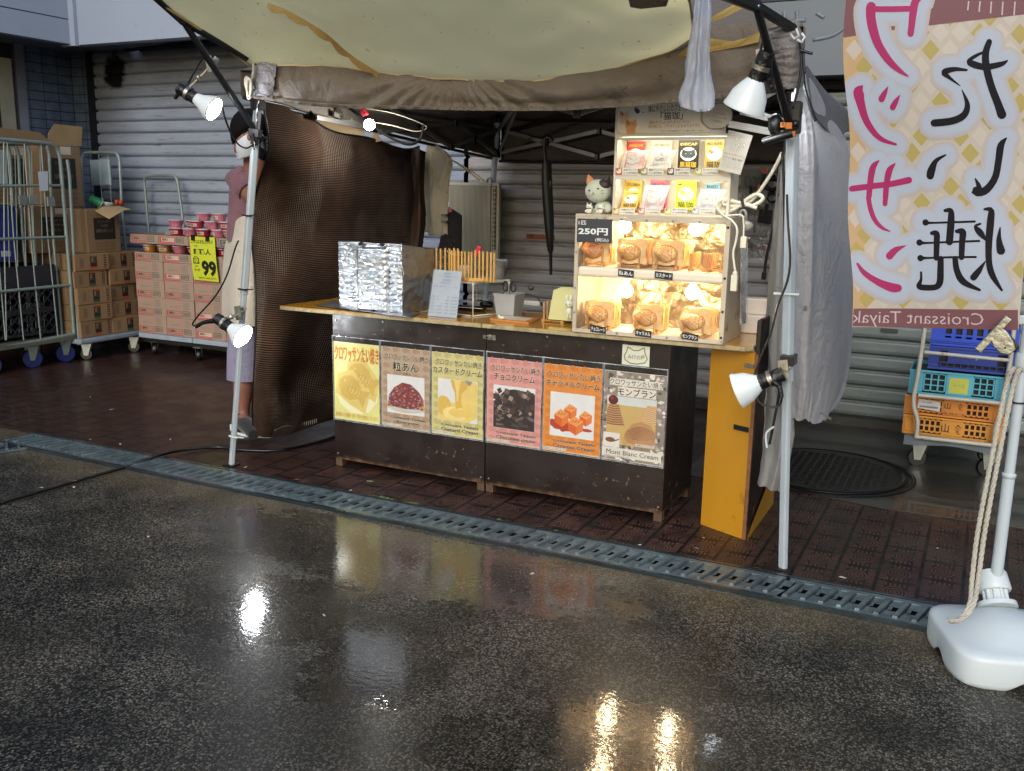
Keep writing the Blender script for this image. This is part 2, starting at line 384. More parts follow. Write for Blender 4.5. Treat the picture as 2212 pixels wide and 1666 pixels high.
# moss and litter
MOSS = mat('moss', '5b6a35', .8, var=.5, vs=80)
b = B(MOSS)
for x0, x1, k in ((.46, .62, 46), (.66, .74, 20), (1.17, 1.23, 14), (1.45, 1.48, 4)):
    for _ in range(k):
        x = rnd.uniform(x0, x1); y = rnd.gauss(-.352, .008); r = rnd.uniform(.003, .010)
        b.ball((x, y, .006), r, (1.3, 1, .8), 6)
tag(b.done('moss'), 'small tufts of pale green moss along the drain edge', 'moss', kind='stuff')
LIT = [mat('litter_paper', 'b9b5a8', .6), mat('litter_leaf', '7c8a5c', .6), mat('litter_brown', '6b3c22', .6)]
b = B()
for u, v, s_, m_ in [(345, 863, .02, 0), (241, 885, .03, 0), (195, 858, .018, 0), (118, 944, .022, 0), (194, 950, .018, 0), (260, 960, .016, 0), (368, 950, .012, 0), (800, 1040, .05, 1), (640, 1037, .035, 2), (758, 1060, .02, 0), (1382, 1178, .018, 0), (1505, 1185, .018, 0), (1520, 1163, .01, 0), (530, 1010, .03, 0), (160, 1053, .03, 0), (370, 1095, .03, 2), (205, 1021, .02, 0), (90, 1054, .02, 0), (1820, 1248, .03, 0), (2024, 1185, .02, 0), (1150, 1240, .02, 0), (700, 1330, .02, 0), (1525, 1590, .015, 0), (135, 1242, .03, 2), (320, 1160, .02, 0)]:
    p = GZ(u, v, .0062); b.m(LIT[m_]); a = rnd.uniform(0, 3); k = rnd.uniform(.25, .5)
    pts = []
    for t in range(7):
        an = t*2*math.pi/7; rr = s_*rnd.uniform(.35, .6); x, y = rr*math.cos(an), rr*math.sin(an)*k
        pts.append(p+V((x*math.cos(a)-y*math.sin(a), x*math.sin(a)+y*math.cos(a), rnd.uniform(0, .003))))
    b.poly(pts, (0, 0, .001))
tag(b.done('litter'), 'scraps of leaf and paper scattered over the wet ground', 'litter', kind='stuff')
# black cable across the ground
CABLE = mat('black_rubber', '08080a', .32, var=.2, coat=.2)
pts = [GZ(u, v, .012) for u, v in ((-60, 1110), (0, 1087), (120, 1052), (250, 1015), (290, 1004))] + [GZ(340, 985, .028), GZ(400, 972, .02), GZ(470, 966, .012), GZ(520, 972, .012), GZ(600, 973, .012), GZ(680, 957, .012), GZ(760, 930, .012)]
tag(B(CABLE).tube(spl(pts, 60), .008, 8).tube([p+V((.01, .022, 0)) for p in spl(pts[7:], 24)], .006, 8).done('ground_cable', smooth=60), 'black rubber cable lying across the drain and wet road at left', 'cable')

# ------------------------------------------------------------------ buildings
def shutter_mat(name, c, rust, stain=None):
    n = N(name); col = n.mix(n.ramp(n.noise(2.2, 5, .6, n.co(scale=(1, 1, 3))), .3, .7), tuple(x*.8 for x in hx(c)), hx(c))
    st = n.noise(14, 6, .7, n.co(scale=(.25, 1, 2.4))); col = n.mix(n.ramp(st, .57, .68), col, tuple(x*.45 for x in hx(c)))
    col = n.mix(n.x('MULTIPLY', n.ramp(n.noise(3.5, 5, .65, n.co(scale=(.6, 1, 2))), .5, .75), rust), col, hx('5f4a3c'))
    if stain:
        sp = n.new('ShaderNodeSeparateXYZ'); n.put(sp.inputs[0], n.co()); a = n.x('POWER', n.x('DIVIDE', n.x('SUBTRACT', sp.outputs[0], stain[0]), stain[2]), 2); e = n.x('POWER', n.x('DIVIDE', n.x('SUBTRACT', sp.outputs[2], stain[1]), stain[3]), 2)
        d = n.x('ADD', n.x('ADD', a, e), n.x('MULTIPLY', n.x('SUBTRACT', n.noise(9, 4, .6), .5), 1.6)); col = n.mix(n.ramp(d, .5, 1.3, (1, 1, 1), (0, 0, 0)), col, hx('0c090c'))
    n.set(Base_Color=col, Roughness=.5, Metallic=.25, Normal=n.bump(n.x('ADD', n.noise(30, 4), n.x('MULTIPLY', n.noise(2.5, 3), 3)), .2, .01)); return n.m
SH1, SH2, SH3 = shutter_mat('shutter_blue_grey', '98a2b4', .06, (-2.12, 2.50, .16, .17)), shutter_mat('shutter_tan_grey', 'a9a7a8', .35), shutter_mat('shutter_green_grey', '76807f', .25)
FASC = mat('fascia_grey', '8f9aac', .45, var=.05, vs=.7, dirt=('7c8698', 1.4, .62)); FASC2 = mat('sign_grey', '5d666f', .45, var=.06, vs=1)
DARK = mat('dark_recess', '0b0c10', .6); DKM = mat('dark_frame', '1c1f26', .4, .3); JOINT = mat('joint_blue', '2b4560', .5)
def slats(x0, x1, y, z0, z1, m, pitch=.105, par=None, name='roller_shutter'):
    b = B(m); n = int((z1-z0)/pitch)
    prof = [(0, 0), (.012, .012), (.016, .03), (.014, .075), (.008, .086), (-.012, .090), (-.014, .101), (0, .105)]
    pts = []
    for i in range(n+1):
        for dy, dz in prof[:-1]:
            z = z0+i*pitch+dz*pitch/.105
            if z <= z1: pts.append((y-dy, z))
    for (ya, za), (yb, zb) in zip(pts, pts[1:]):
        b.poly([(x0, ya, za), (x1, ya, za), (x1, yb, zb), (x0, yb, zb)])
    return b.done(name, par)
o = thing('shop_building', (-2.2, 3.2, 0), 'shuttered shop with pale grey fascia and blue-grey tiled corner behind the roll cages', 'building')
slats(-4.60, -.62, 2.5, .06, 2.70, SH1, par=o)
B(DKM).box(-4.645, -4.60, 2.44, 2.52, .06, 2.72).done('guide_rail', o)
# tile pier: front strip and the wall turning toward the street
def pier_tiles():
    n = N('blue_wall_tiles'); c = n.co(); sep = n.new('ShaderNodeSeparateXYZ'); n.put(sep.inputs[0], c)
    t = n.x('ADD', sep.outputs[0], sep.outputs[1]); u = n.x('FRACT', n.x('DIVIDE', t, .155)); v = n.x('FRACT', n.x('DIVIDE', sep.outputs[2], .082))
    g = n.x('MAXIMUM', n.x('LESS_THAN', u, .045), n.x('LESS_THAN', v, .09)); col = n.mix(n.ramp(n.noise(9, 4, .6, c), .35, .65), hx('4a5a74'), hx('62728c'))
    n.set(Base_Color=n.mix(g, col, hx('10151f')), Roughness=.35, Normal=n.bump(n.x('SUBTRACT', 1, g), .5, .006)); return n.m
PT = pier_tiles()
B(PT).box(-4.86, -4.645, 2.46, 2.9, 0, 2.80).box(-4.90, -4.861, 1.95, 2.9, 0, 2.80).done('tiled_pier', o)
b = B(mat('door_frame_metal', '8a8f9c', .3, .7)); b.box(-4.90, -4.84, 1.86, 1.95, 0, 2.8).done('door_frame', o)
b = B(DARK).box(-4.95, -4.89, -1.0, 1.86, 0, 2.8); b.m(mat('door_glass', '14161b', .08, spec=.8)).box(-4.889, -4.875, .2, 1.72, .1, 2.35); b.done('dark_entrance', o)
b = B(mat('blind_cream', 'a8a595', .6)).box(-4.872, -4.865, 1.70, 1.84, .6, 2.55); b.done('side_blind', o)
# fascia: front box and return toward the street, with soffit
z0 = 2.62; p = GZ(160, 98, z0); q = GZ(462, 74, z0); X0, Y0 = p.x, p.y
b = B(FASC); b.box(X0, .9, Y0, Y0+.10, z0, 5.2); b.done('fascia', o)
b = B(mat('soffit', '5a6170', .6)).box(X0, .9, Y0+.101, 2.9, z0+.06, z0+.12); b.box(-8, X0-.101, -3.5, 2.9, z0+.06, z0+.12).done('soffit', o)
b = B(FASC)
for i in range(9): b.box(X0-.10, X0-.002, -3.5, Y0+.1, z0+.005+i*.20, z0+.195+i*.20)
b.m(JOINT).box(X0-.097, X0-.006, -3.5, Y0+.09, z0+.007, z0+1.9); b.done('return_fascia', o)
B(FASC).box(X0-.115, X0+.06, Y0-.035, Y0-.001, z0-.01, 5.2).done('corner_trim', o)
B(DARK).box(-5.0, -.1, 2.75, 2.95, 0, 5).done('wall', o)
B(DARK).poly([AY(460, 78, 2.3), AY(330, 98, 2.3), AY(250, 108, 2.3), AY(255, 116, 2.3), AY(335, 104, 2.3), AY(470, 92, 2.3)], (0, .01, 0)).done('hanging_wire', o)

o = thing('corner_shop_building', (2, 3.2, 0), 'shuttered shop with dark upper louvres and a grey sign panel behind the tent', 'building')
slats(-.58, 1.78, 2.5, .06, 2.1, SH2, par=o)
B(mat('shutter_post', '7c7363', .5, dirt=('4a3d33', 6, .55))).box(1.79, 1.93, 2.44, 2.55, .06, 2.6).done('guide_rail', o)
slats(1.94, 8.0, 2.5, .06, 2.14, SH3, par=o)
p = AY(1165, 512, 2.47)
b = B(mat('rusty_slot', '8a4a26', .6, dirt=('5a3018', 12, .5))).box(p.x-.11, p.x+.12, 2.474, 2.482, p.z-.018, p.z+.018); b.done('letter_slot', o)
p = AY(1146, 622, 2.47); B(STEEL).lathe([(.02, 0), (.018, .006), (0, .008)], p, (0, -1, 0), 16).done('shutter_lock', o)
p = AY(1918, 715, 2.47); B(mat('slot_dark', '3b3d3a', .5)).box(p.x-.045, p.x+.06, 2.474, 2.484, p.z-.012, p.z+.014).done('letter_slot', o)
slats(-.6, 8, 2.62, 2.15, 5.2, mat('dark_louvre', '1a1d2a', .5, .2), .14, par=o, name='louvre_panel')
b = B(FASC2).box(1.62, 8, 2.28, 2.6, 2.215, 2.66); b.m(DKM).box(1.62, 8, 2.277, 2.61, 2.665, 2.70); b.done('sign_panel', o)
SGL = mat('sign_letters', '6b747d', .5)
b = B(SGL)
def sg(x, y): return V((x, 2.2775, y))
def pix(u, v): return AY(u, v, 2.2775)
def stroke(b, pts, r, Y=2.2775):
    pp = [AY(u, v, Y) for u, v in pts]
    b.tube([q_+V((0, .005, 0)) for q_ in spl(pp, 12)], r, 10)
for s_ in ([(1694, 26), (1696, 58)], [(1721, 24), (1722, 70), (1712, 86)], [(1680, 46), (1740, 44)], [(1764, 28), (1780, 38)], [(1840, 38), (1820, 62), (1795, 78), (1756, 86)]): stroke(b, s_, .013)
b.done('sign_lettering', o)
B(DARK).box(-.1, 8, 2.75, 2.95, 0, 5.2).done('wall', o)
B(FASC2).box(-8, 9, 3.2, 3.6, 0, 6.5).done('wall', o)
# ================================================================== TENT
LEGM = mat('leg_white', 'aeb8bf', .35, .1, var=.08, dirt=('6f7272', 60, .68)); TRUSS = mat('truss_grey', '7f7d78', .4, .5, var=.15)
def cloth(name, c, tl, stain, bs=14, st=.35, rough=.6, spec=.35, sc=1.6, th=.5):
    n = N(name); big = n.noise(sc, 5, .6)
    col = n.mix(n.ramp(big, th, th+.22), hx(c), hx(stain)); col = n.mix(n.ramp(n.noise(30, 3, .6), .69, .73), col, tuple(x*.6 for x in hx(stain)))
    wr = n.x('ADD', n.noise(bs, 5, .62, None, 1.5), n.x('MULTIPLY', n.noise(bs*5, 3, .6), .25))
    nb = n.bump(wr, st, .03)
    n.set(Base_Color=col, Roughness=rough, Normal=nb); n.set(**{'Specular IOR Level': spec, 'Sheen Weight': .1})
    if tl:
        t = n.new("ShaderNodeBsdfTranslucent"); n.put(t.inputs[0], col); m = n.new("ShaderNodeMixShader"); m.inputs[0].default_value = tl
        n.t.links.new(n.b.outputs[0], m.inputs[1]); n.t.links.new(t.outputs[0], m.inputs[2]); n.t.links.new(m.outputs[0], n.out.inputs[0])
    return n.m
AWN = cloth('awning_beige', 'f6e2a6', .82, 'e8d290', 3, .12, sc=1.2); BRN = cloth('tent_brown', '6a6054', .12, '47392b', 7, .45, .55, .3)
ROOF = cloth('tent_roof', '6a6058', .15, '544b41', 7, .4); CURT = cloth('curtain_lavender', 'c6c5c9', .45, 'b3b1b6', 8, .7, sc=1.0); HEM = mat('seam_brown', 'a8946a', .7)
tent = thing('market_tent', (1, 1, 0), 'brown market tent on white legs over the counter, its valance sagging behind the beige awning', 'tent')
def leg(pb, pt, low, w1=.04):
    pb, pt = V(pb), V(pt); d = pt-pb; L = d.length
    b = B(LEGM).bar(pb+d*low, pt, w1, w1*.8, up=(.5, .8, 0)).bar(pb, pb+d*(low+.05), w1*.8, w1*.64, up=(.5, .8, 0)); lg = b.done('leg', tent, bevel=.006)
    b = B(BLACKP).box(pb.x-.035, pb.x+.035, pb.y-.03, pb.y+.03, 0.004, .012).done('foot_plate', lg)
    return lg
YF = -.284
lt = AY(557, 226, YF); rt_ = AY(1713, 262, YF)
leg(GZ(500, 1007), lt, .5); leg(GZ(1691, 1232), rt_, .44)
tl_b, bl_b = V((-.24, 2.3, 1.98)), V((-.36, 2.3, 0)); leg(bl_b, tl_b, .45); leg((1.86, 2.30, 0), (1.84, 2.28, 1.98), .45)
for p, h in ((lt, .06), (rt_, .10), (tl_b, .03)):
    B(BLACKP).box(p.x-.028, p.x+.028, p.y-.024, p.y+.024, p.z-h*.45, p.z+h*.7).done('corner_bracket', tent, bevel=.003)
p = AY(1068, 331, 2.3); B(BLACKP).box(p.x-.045, p.x+.035, 2.27, 2.33, p.z-.03, p.z+.03).done('corner_bracket', tent, bevel=.003)
def seg(a, c, w_=.026): B(TRUSS).bar(a, c, .014, w_, up=(0, 0, 1)).done('truss_bar', tent)
for a, c in (((1091, 283), (1172, 306)), ((1085, 329), (1172, 310)), ((1189, 307), (1294, 283)), ((1189, 310), (1290, 338)), ((1294, 283), (1330, 293)), ((1290, 339), (1345, 325)), ((1172, 306), (1189, 311)), ((1172, 311), (1189, 306))): seg(AY(*a, 2.28), AY(*c, 2.28))
for a, c in (((912, 273), (984, 265)), ((984, 265), (1070, 331)), ((974, 319), (1074, 280)), ((913, 278), (974, 319)), ((818, 287), (913, 272)), ((845, 235), (905, 274)), ((683, 254), (800, 278)), ((720, 246), (800, 282))): seg(AX(*a, -.23), AX(*c, -.23), .024)
for a, c in (((1198, 231), (1247, 245)), ((1247, 245), (1303, 227)), ((1575, 268), (1692, 290)), ((1600, 240), (1692, 262))): seg(AY(*a, -.2), AY(*c, -.2))
seg(AY(1117, 232, 1.3), AY(1080, 325, 2.25), .012); seg(AY(1108, 236, 1.3), AY(1076, 282, 2.2), .03)
seg((-.24, YF, 1.93), (2.33, YF, 1.96)); seg((1.84, 2.3, 1.95), (2.33, YF, 1.96)); seg((-.24, YF, 1.93), (-.24, 2.3, 1.92), .02)
b = B(BLACKP)
for u, v, Y in ((984, 266, None), (974, 319, None), (913, 276, None), (1023, 299, None), (1294, 283, 2.27), (1290, 339, 2.27), (1180, 308, 2.26), (1247, 245, -.21)):
    p = AY(u, v, Y) if Y is not None else AX(u, v, -.215); B(BLACKP).box(p.x-.012, p.x+.012, p.y-.02, p.y+.012, p.z-.02, p.z+.02).done('truss_joint', tent, bevel=.002)
# roof: four panels rising to the peak, sagging between the ribs
pk = V((1.05, 1.0, 2.75)); cs = [V((-.27, -.33, 2.03)), V((2.37, -.33, 2.08)), V((1.86, 2.40, 2.03)), V((-.27, 2.42, 2.0))]
b = B(ROOF)
for i in range(4):
    a, c = cs[i], cs[(i+1) % 4]
    def fn(s_, t_, a=a, c=c):
        p = lerp(lerp(a, c, s_), pk, t_); p.z -= .10*math.sin(math.pi*s_)*(1-t_)*(1-t_)*.5 + .012*nz(p, 4); return p
    b.grid(fn, 14, 12)
b.done('roof_cloth', tent, solid=.003, merge=True)
def val(a, c, zl, k, amp=.02):
    def fn(s_, t_):
        p = lerp(a, c, s_); z = lerp(p.z, zl(s_), t_); q = V((p.x, p.y, z)); n_ = V((c.y-a.y, a.x-c.x, 0)).normalized()
        return q + n_*(amp*t_*(nz(q, 5, k)+.6*nz((q.x, q.y, q.z*.3), 14, k)))
    B(ROOF).grid(fn, 60, 10).done('valance', tent, solid=.003)
val(cs[2], cs[3], lambda s: 1.70+.004*math.sin(9*s), 2, .03); val(cs[3], cs[0], lambda s: 1.72+.19*s, 3, .02); val(cs[1], cs[2], lambda s: 1.92-.10*s, 4, .01)
b = B(DKM); 
for a, c in (((-.28, 2.42, 1.70), (1.86, 2.41, 1.70)), ((-.29, 2.4, 1.71), (-.28, -.3, 1.905))): b.tube(spl([a, lerp(V(a), V(c), .5)-V((0, 0, .008)), c], 12), .011, 6)
b.done('valance_hem', tent)
# front valance, wrinkled, gathered hem
top = [AY(u, v, -.335) for u, v in ((546, 128), (700, 120), (900, 120), (1100, 130), (1300, 120), (1500, 60), (1640, 48), (1716, 42))]
mid = [AY(u, v, -.335-d) for u, v, d in ((546, 170, 0), (700, 178, .04), (900, 190, .035), (1100, 200, .05), (1300, 190, .045), (1500, 150, .04), (1640, 130, .02), (1716, 120, .0))]
m2 = [AY(u, v, -.335-d) for u, v, d in ((545, 195, 0), (700, 212, .03), (900, 220, .03), (1100, 226, .02), (1300, 218, .02), (1500, 196, .03), (1640, 178, .02), (1716, 170, .0))]
low = [AY(u, v, -.335-d) for u, v, d in ((543, 212, 0), (700, 231, .01), (900, 237, .02), (1100, 241, .02), (1300, 236, .02), (1500, 219, .02), (1640, 205, .01), (1716, 200, .0))]
f0 = surf([top, mid, m2, low])
def vf(s_, t_):
    p = f0(s_, t_); k = min(1, t_*3)
    rad = math.sin((math.atan2(p.z-2.02, p.x-.95)*34))*.012*max(0, 1-abs(p.x-.95)*1.1)
    g = (.010*abs(math.sin(p.x*150+3*nz(p, 20))) if t_ > .82 else 0)
    return p+V((0, -(k*(.030*nz(p, 3.2, 1)+.014*nz(p, 8, 5)+.006*nz(p, 22, 2)+rad)+g+(.014 if t_ > .84 else 0)), 0))
B(BRN).grid(vf, 300, 44).done('front_valance', tent, solid=.002)
# right corner: sleeve of cloth round the leg top
top = [AY(u, v, Y) for u, v, Y in ((1655, 62, -.36), (1690, 52, -.37), (1722, 46, -.33), (1738, 60, -.2))]
m1 = [AY(u, v, Y) for u, v, Y in ((1662, 118, -.37), (1700, 112, -.42), (1730, 112, -.36), (1737, 115, -.2))]
bt = [AY(u, v, Y) for u, v, Y in ((1672, 190, -.37), (1700, 194, -.41), (1722, 190, -.36), (1733, 188, -.2))]
f1 = surf([top, m1, bt])
B(cloth('sleeve_grey', '8a8581', .1, '6c6661', 12, .8)).grid(lambda s_, t_: f1(s_, t_)+V((0, -.014*nz((s_*1.2, t_*9, 0), 2.2, 3)-.006*nz((s_*6, t_*30, 0), 1, 1), 0)), 40, 60).done('corner_sleeve', tent, solid=.003)
top = [AY(u, v, Y) for u, v, Y in ((546, 133, -.345), (575, 132, -.37), (600, 140, -.36))]; bt = [AY(u, v, Y) for u, v, Y in ((545, 206, -.345), (572, 208, -.38), (592, 214, -.36))]
f1b = surf([top, bt]); B(cloth('sleeve_clear', '9c9aa4', .2, '7d7a80', 14, .9, .25, .7)).grid(lambda s_, t_: f1b(s_, t_)+V((0, -.008-.012*nz((s_*1.2, t_*6, 0), 2.2, 3), 0)), 20, 30).done('corner_sleeve', tent, solid=.002)
for pth, Y, r in ([(1720, 62), (1726, 78), (1716, 84), (1708, 74)], -.42, .004), ([(1732, 72), (1738, 80), (1732, 92), (1722, 86)], -.42, .005): B(WHITE).tube([AY(u, v, Y) for u, v in pth], r, 6).done('hook', tent)
b = B(BLACKM)
for pts, Y in (([(1728, 88), (1731, 140), (1724, 190), (1712, 235)], -.40), ([(1728, 108), (1742, 113), (1755, 116)], -.42), ([(1726, 92), (1734, 108), (1738, 160)], -.41), ([(535, 118), (548, 133), (553, 140)], -.37)): b.tube(spl([AY(u, v, Y) for u, v in pts], 14), .005, 6)
b.done('tie_cord', tent)
b = B(mat('rope_white', 'b3ada0', .7))
for k in range(5): b.tube([AY(533+4*math.cos(t)*(1+.25*k/5)+k*1.5, 177+(11+k*2)*math.sin(t)+k*3, -.385-k*.004) for t in [x*2*math.pi/20 for x in range(20)]], .005, 6, closed=True)
b.tube(spl([AY(u, v, -.39) for u, v in ((548, 135), (547, 160), (540, 190), (545, 205), (537, 214), (534, 200), (540, 190))], 30), .005, 6)
b.done('coiled_rope', tent, smooth=60)
for u, v in ((540, 465), (531, 624), (511, 941)): 
    p = AY(u, v, YF); m_ = WHITE if v > 900 else BLACKP
    B(m_).bar(p+V((-.03, -.024, .0)), p+V((.03, -.024, -.004)), .006, .008).bar(p+V((.02, -.026, 0)), p+V((.075 if v > 500 else .10, -.03, .004)), .004, .006).done('cable_tie', tent)
p = AY(1697, 634, YF); B(WHITE).bar(p+V((-.04, -.026, 0)), p+V((.055, -.026, .002)), .005, .008).done('cable_tie', tent)

# ------------------------------------------------------------------ awning
aw = thing('awning', (1, -.8, 2.1), 'beige tarpaulin awning stretched out from the front eave of the tent', 'awning')
r0 = [AY(u, v, -.365) for u, v in ((540, 139), (600, 139), (690, 138), (760, 146), (830, 156), (900, 164), (1000, 172), (1130, 176), (1230, 162), (1320, 147), (1400, 127), (1455, 112), (1503, 80))]
r2 = [AY(lerp(345, 1488, i/12), -26+18*abs(i/6-1)+(12 if i == 0 else 0), -.8) for i in range(13)]
r1 = [lerp(a, c, .5)-V((0, 0, .018*math.sin(math.pi*i/12))) for i, (a, c) in enumerate(zip(r0, r2))]
r1[0] = AY(442, 68, -.58)
r3 = [c+(c-a)*1.0+V((0, 0, .02)) for a, c in zip(r0, r2)]
fa = surf([r0, r1, r2, r3])
def af(s_, t_):
    p = fa(s_, t_); e = max(0, s_-.55)
    return p+V((0, 0, .012*nz((p.x*.6, p.y*3, 0), 1.5, 2)+.022*math.sin(p.y*20+p.x*4.5)*e+.006*nz(p, 8, 3)*(s_ > .1)))
B(AWN).grid(af, 130, 60).done('tarpaulin', aw)
b = B(HEM); e = [af(0, i/30) for i in range(31)]; b.tube([p-V((0, 0, .006)) for p in e], .007, 6); b.tube([af(1, i/30)-V((0, 0, .004)) for i in range(31)], .005, 6); b.tube([af(i/60, 0)-V((0, -.002, .002)) for i in range(61)], .004, 6); b.done('hem', aw)
# loose seam flap hanging on the underside
def pix_of(q): d = q-CAM; z = d.dot(FW); return (q, 1106+F_*d.dot(RT)/z, 833-F_*d.dot(UP)/z)
tab = [pix_of(af(a/100, c/60)) for a in range(0, 50) for c in range(0, 38)]
pl = []
for i in range(26):
    t = i/25; u = lerp(575, 822, t)+6*math.sin(t*17); v = lerp(-8, 166, t**1.12); s_ = (u-560)/(1480-560)
    pl.append(min(tab, key=lambda q: abs(q[1]-u)+abs(q[2]-v))[0])
pl = [crs([pl[0], pl[6], pl[12], pl[18], pl[25]], i/40) for i in range(41)]
b = B(cloth('seam_flap', 'd2bd84', .6, 'a8824a', 9, .4))
for i in range(40):
    w0 = .016+.014*abs(math.sin(i*.42)); w1 = .016+.014*abs(math.sin((i+1)*.42))
    a, c = pl[i]-V((0, 0, .006)), pl[i+1]-V((0, 0, .006)); b.poly([a, c, c+V((-.35*w1, 0, -w1)), a+V((-.35*w0, 0, -w0))])
b.done('seam_flap', aw, solid=.0015)
p = [AY(1362, 2, -.86), AY(1385, 6, -.85), AY(1440, 0, -.86), AY(1445, -14, -.9), AY(1358, -14, -.9)]
B(ROOF).poly([q-V((0, 0, .02)) for q in p], (0, 0, .002)).done('dark_patch', aw)
b = B(AWN)   # torn remnants right of the awning
for pts, Y in (([(1500, 48), (1540, 38), (1580, 15), (1610, -2), (1632, 4), (1600, 22), (1560, 40), (1522, 58)], -.5), ([(1508, 80), (1545, 86), (1582, 90), (1612, 84), (1642, 68), (1640, 92), (1590, 102), (1510, 118), (1460, 124)], -.36)):
    b.poly([AY(u, v, Y)+V((0, -.012*(k % 2), 0)) for k, (u, v) in enumerate(pts)], (0, .003, 0))
b.done('torn_edge', aw)
b = B(BLACKM)
jl = AY(395, 45, -.66); b.cyl(AY(552, 283, -.30), jl, .015, n=10); b.cyl(AY(338, -6, -.82), jl, .02, n=10); b.cyl(jl, AY(535, 126, -.40), .018, n=10); b.ball(jl, .022, n=8)
b.cyl(AY(320, -20, -.86), AY(338, -6, -.82), .02, n=10); b.done('support_pole', aw, smooth=50); b = B(BLACKM)
jr = AY(1634, 14, -.62); b.cyl(AY(1705, 268, -.31), jr, .014, n=10); b.cyl(AY(1560, -14, -.86), jr, .02, n=10); b.cyl(jr, AY(1712, 62, -.36), .018, n=10)
b.done('support_pole', aw, smooth=50)
B(mat('bolt_blue', '7e93ab', .3, .8)).ball(jr+V((-.004, -.024, 0)), .011, n=8).ball(jr+V((.012, -.024, -.004)), .007, n=8).ball(AY(396, 24, -.7), .007, n=8).done('bolt', aw)
B(mat('orange_clamp', 'c9742a', .5, dirt=('5a3514', 40, .6))).box(*sum(([q-.011, q+.011] for q in AY(1705, 272, -.34)), [])).box(*sum(([q-.009, q+.009] for q in AY(1692, 270, -.345)), [])).box(*sum(([q-.010, q+.010] for q in AY(1712, 290, -.35)), [])).done('pole_clamp', aw)
b = B(BLACKP); b.cyl(AY(1648, 308, -.36), AY(1712, 288, -.36), .016, n=10).ball(AY(1675, 270, -.33), .035, (.8, .8, 1.2), 10).ball(AY(1718, 268, -.33), .016, n=8).tube(spl([AY(u, v, -.345) for u, v in ((1662, 255), (1668, 275), (1690, 295))], 12), .008, 6).done('clamp_arm', aw, smooth=50)

# ------------------------------------------------------------------ clamp lamps
BULBW = mat('bulb_glass_white', 'c5cdd0', .25, var=.03, spec=.6, es=.12); LENS = glow('lamp_white', (.93, .97, 1), 55.0); LENSH = glow('lamp_white_shaded', (.95, .97, 1), 34.0)
def lamp(face, ax, r, L, clampp, tail, label, hang=None, hood=False):
    """face centre, outward axis (image right, image down, toward viewer), radius, bulb length"""
    d = (RT*ax[0]-UP*ax[1]-FW*ax[2]).normalized(); fc = V(face); nk = fc-d*L
    o = thing('clamp_lamp', nk, label, 'work lamp', 'clamp lamps lighting the stall')
    if hood: pr = [(.026, 0), (.03, .012), (r*.62, L*.30), (r*.86, L*.55), (r*.97, L*.86), (r*1.03, L*.93), (r*1.03, L), (r*.97, L), (r*.9, L*.8)]
    else: pr = [(.024, 0), (.027, L*.16), (r*.50, L*.34), (r*.72, L*.6), (r*.97, L*.93), (r, L*.98), (r*.97, L)]
    B(BULBW).lathe(pr, nk, d, 28).done('bulb', o, smooth=60)
    k = .80 if hood else .985
    B(LENSH if hood else LENS).lathe([(r*(.88 if hood else .95), 0), (r*.6, .006 if not hood else .001), (0, .009 if not hood else .002)], nk+d*L*k, d, 28).done('lens', o)
    b = B(TAPE); e = nk-d*.085; b.lathe([(.028, 0), (.030, .02), (.027, .05), (.030, .075), (.031, .1)], e, d, 12)
    tl_ = [e+d*.01]+[V(t) for t in tail]; b.tube(spl(tl_, 14), [.022-.012*min(1, i/9) for i in range(15)], 8); b.done('socket', o, smooth=60)
    cp = V(clampp); b = B(ZINC); jt = nk-d*.05; md_ = lerp(jt, cp, .5)
    b.lathe([(.034, -.008), (.034, .008)], nk-d*.03, d, 14).tube([jt, md_, cp], .007, 6).ball(md_, .014, n=8)
    b.bar(cp-V((.0, .012, .035)), cp+V((-.012, -.012, .035)), .038, .006, up=(0, 1, 0)).bar(cp-V((.03, .0, .03)), cp+V((.012, .02, .03)), .03, .006, up=(0, 1, 0)); b.ball(cp, .016, n=8)
    b.done('clamp', o, smooth=40)
    if hang: B(CABLE).tube(spl(hang, 30), .0045, 6).done('cord', o, smooth=60)
    return o
lamp(AY(463, 237, -.52), (.83, .52, .10), .064, .12, AY(459, 139, -.5), [AY(404, 187, -.52), AY(394, 193, -.52), AY(378, 212, -.52)], 'lit white clamp lamp hanging from the black awning strut above the cartons', [AY(u, v, -.5) for u, v in ((446, 120), (432, 135), (412, 170), (404, 188))])
lamp(AY(525, 727, -.40), (.80, .52, .28), .07, .10, AY(520, 676, -.33), [AY(470, 692, -.4), AY(440, 697, -.4), AY(424, 706, -.4)], 'lit white clamp lamp low on the front left tent leg', [AY(u, v, -.36) for u, v in ((424, 705), (416, 700), (430, 680), (465, 640), (490, 595), (507, 540), (515, 520))])
lamp(AY(1606, 236, -.50), (-.25, .72, -.42), .074, .12, AY(1652, 128, -.45), [AY(1662, 178, -.5), AY(1668, 190, -.5)], 'front one of the two lit clamp lamps under the right end of the awning', [AY(u, v, -.5) for u, v in ((1650, 80), (1643, 110), (1640, 150), (1642, 172))], hood=True)
lamp(AY(1660, 206, -.20), (.50, .84, -.25), .070, .19, AY(1630, 110, -.25), [AY(1600, 104, -.25), AY(1590, 118, -.25), AY(1600, 136, -.25)], 'rear clamp lamp at the right end of the awning, mostly hidden by its neighbour', [AY(u, v, -.25) for u, v in ((1644, 110), (1625, 128), (1606, 160), (1610, 175))], hood=True)
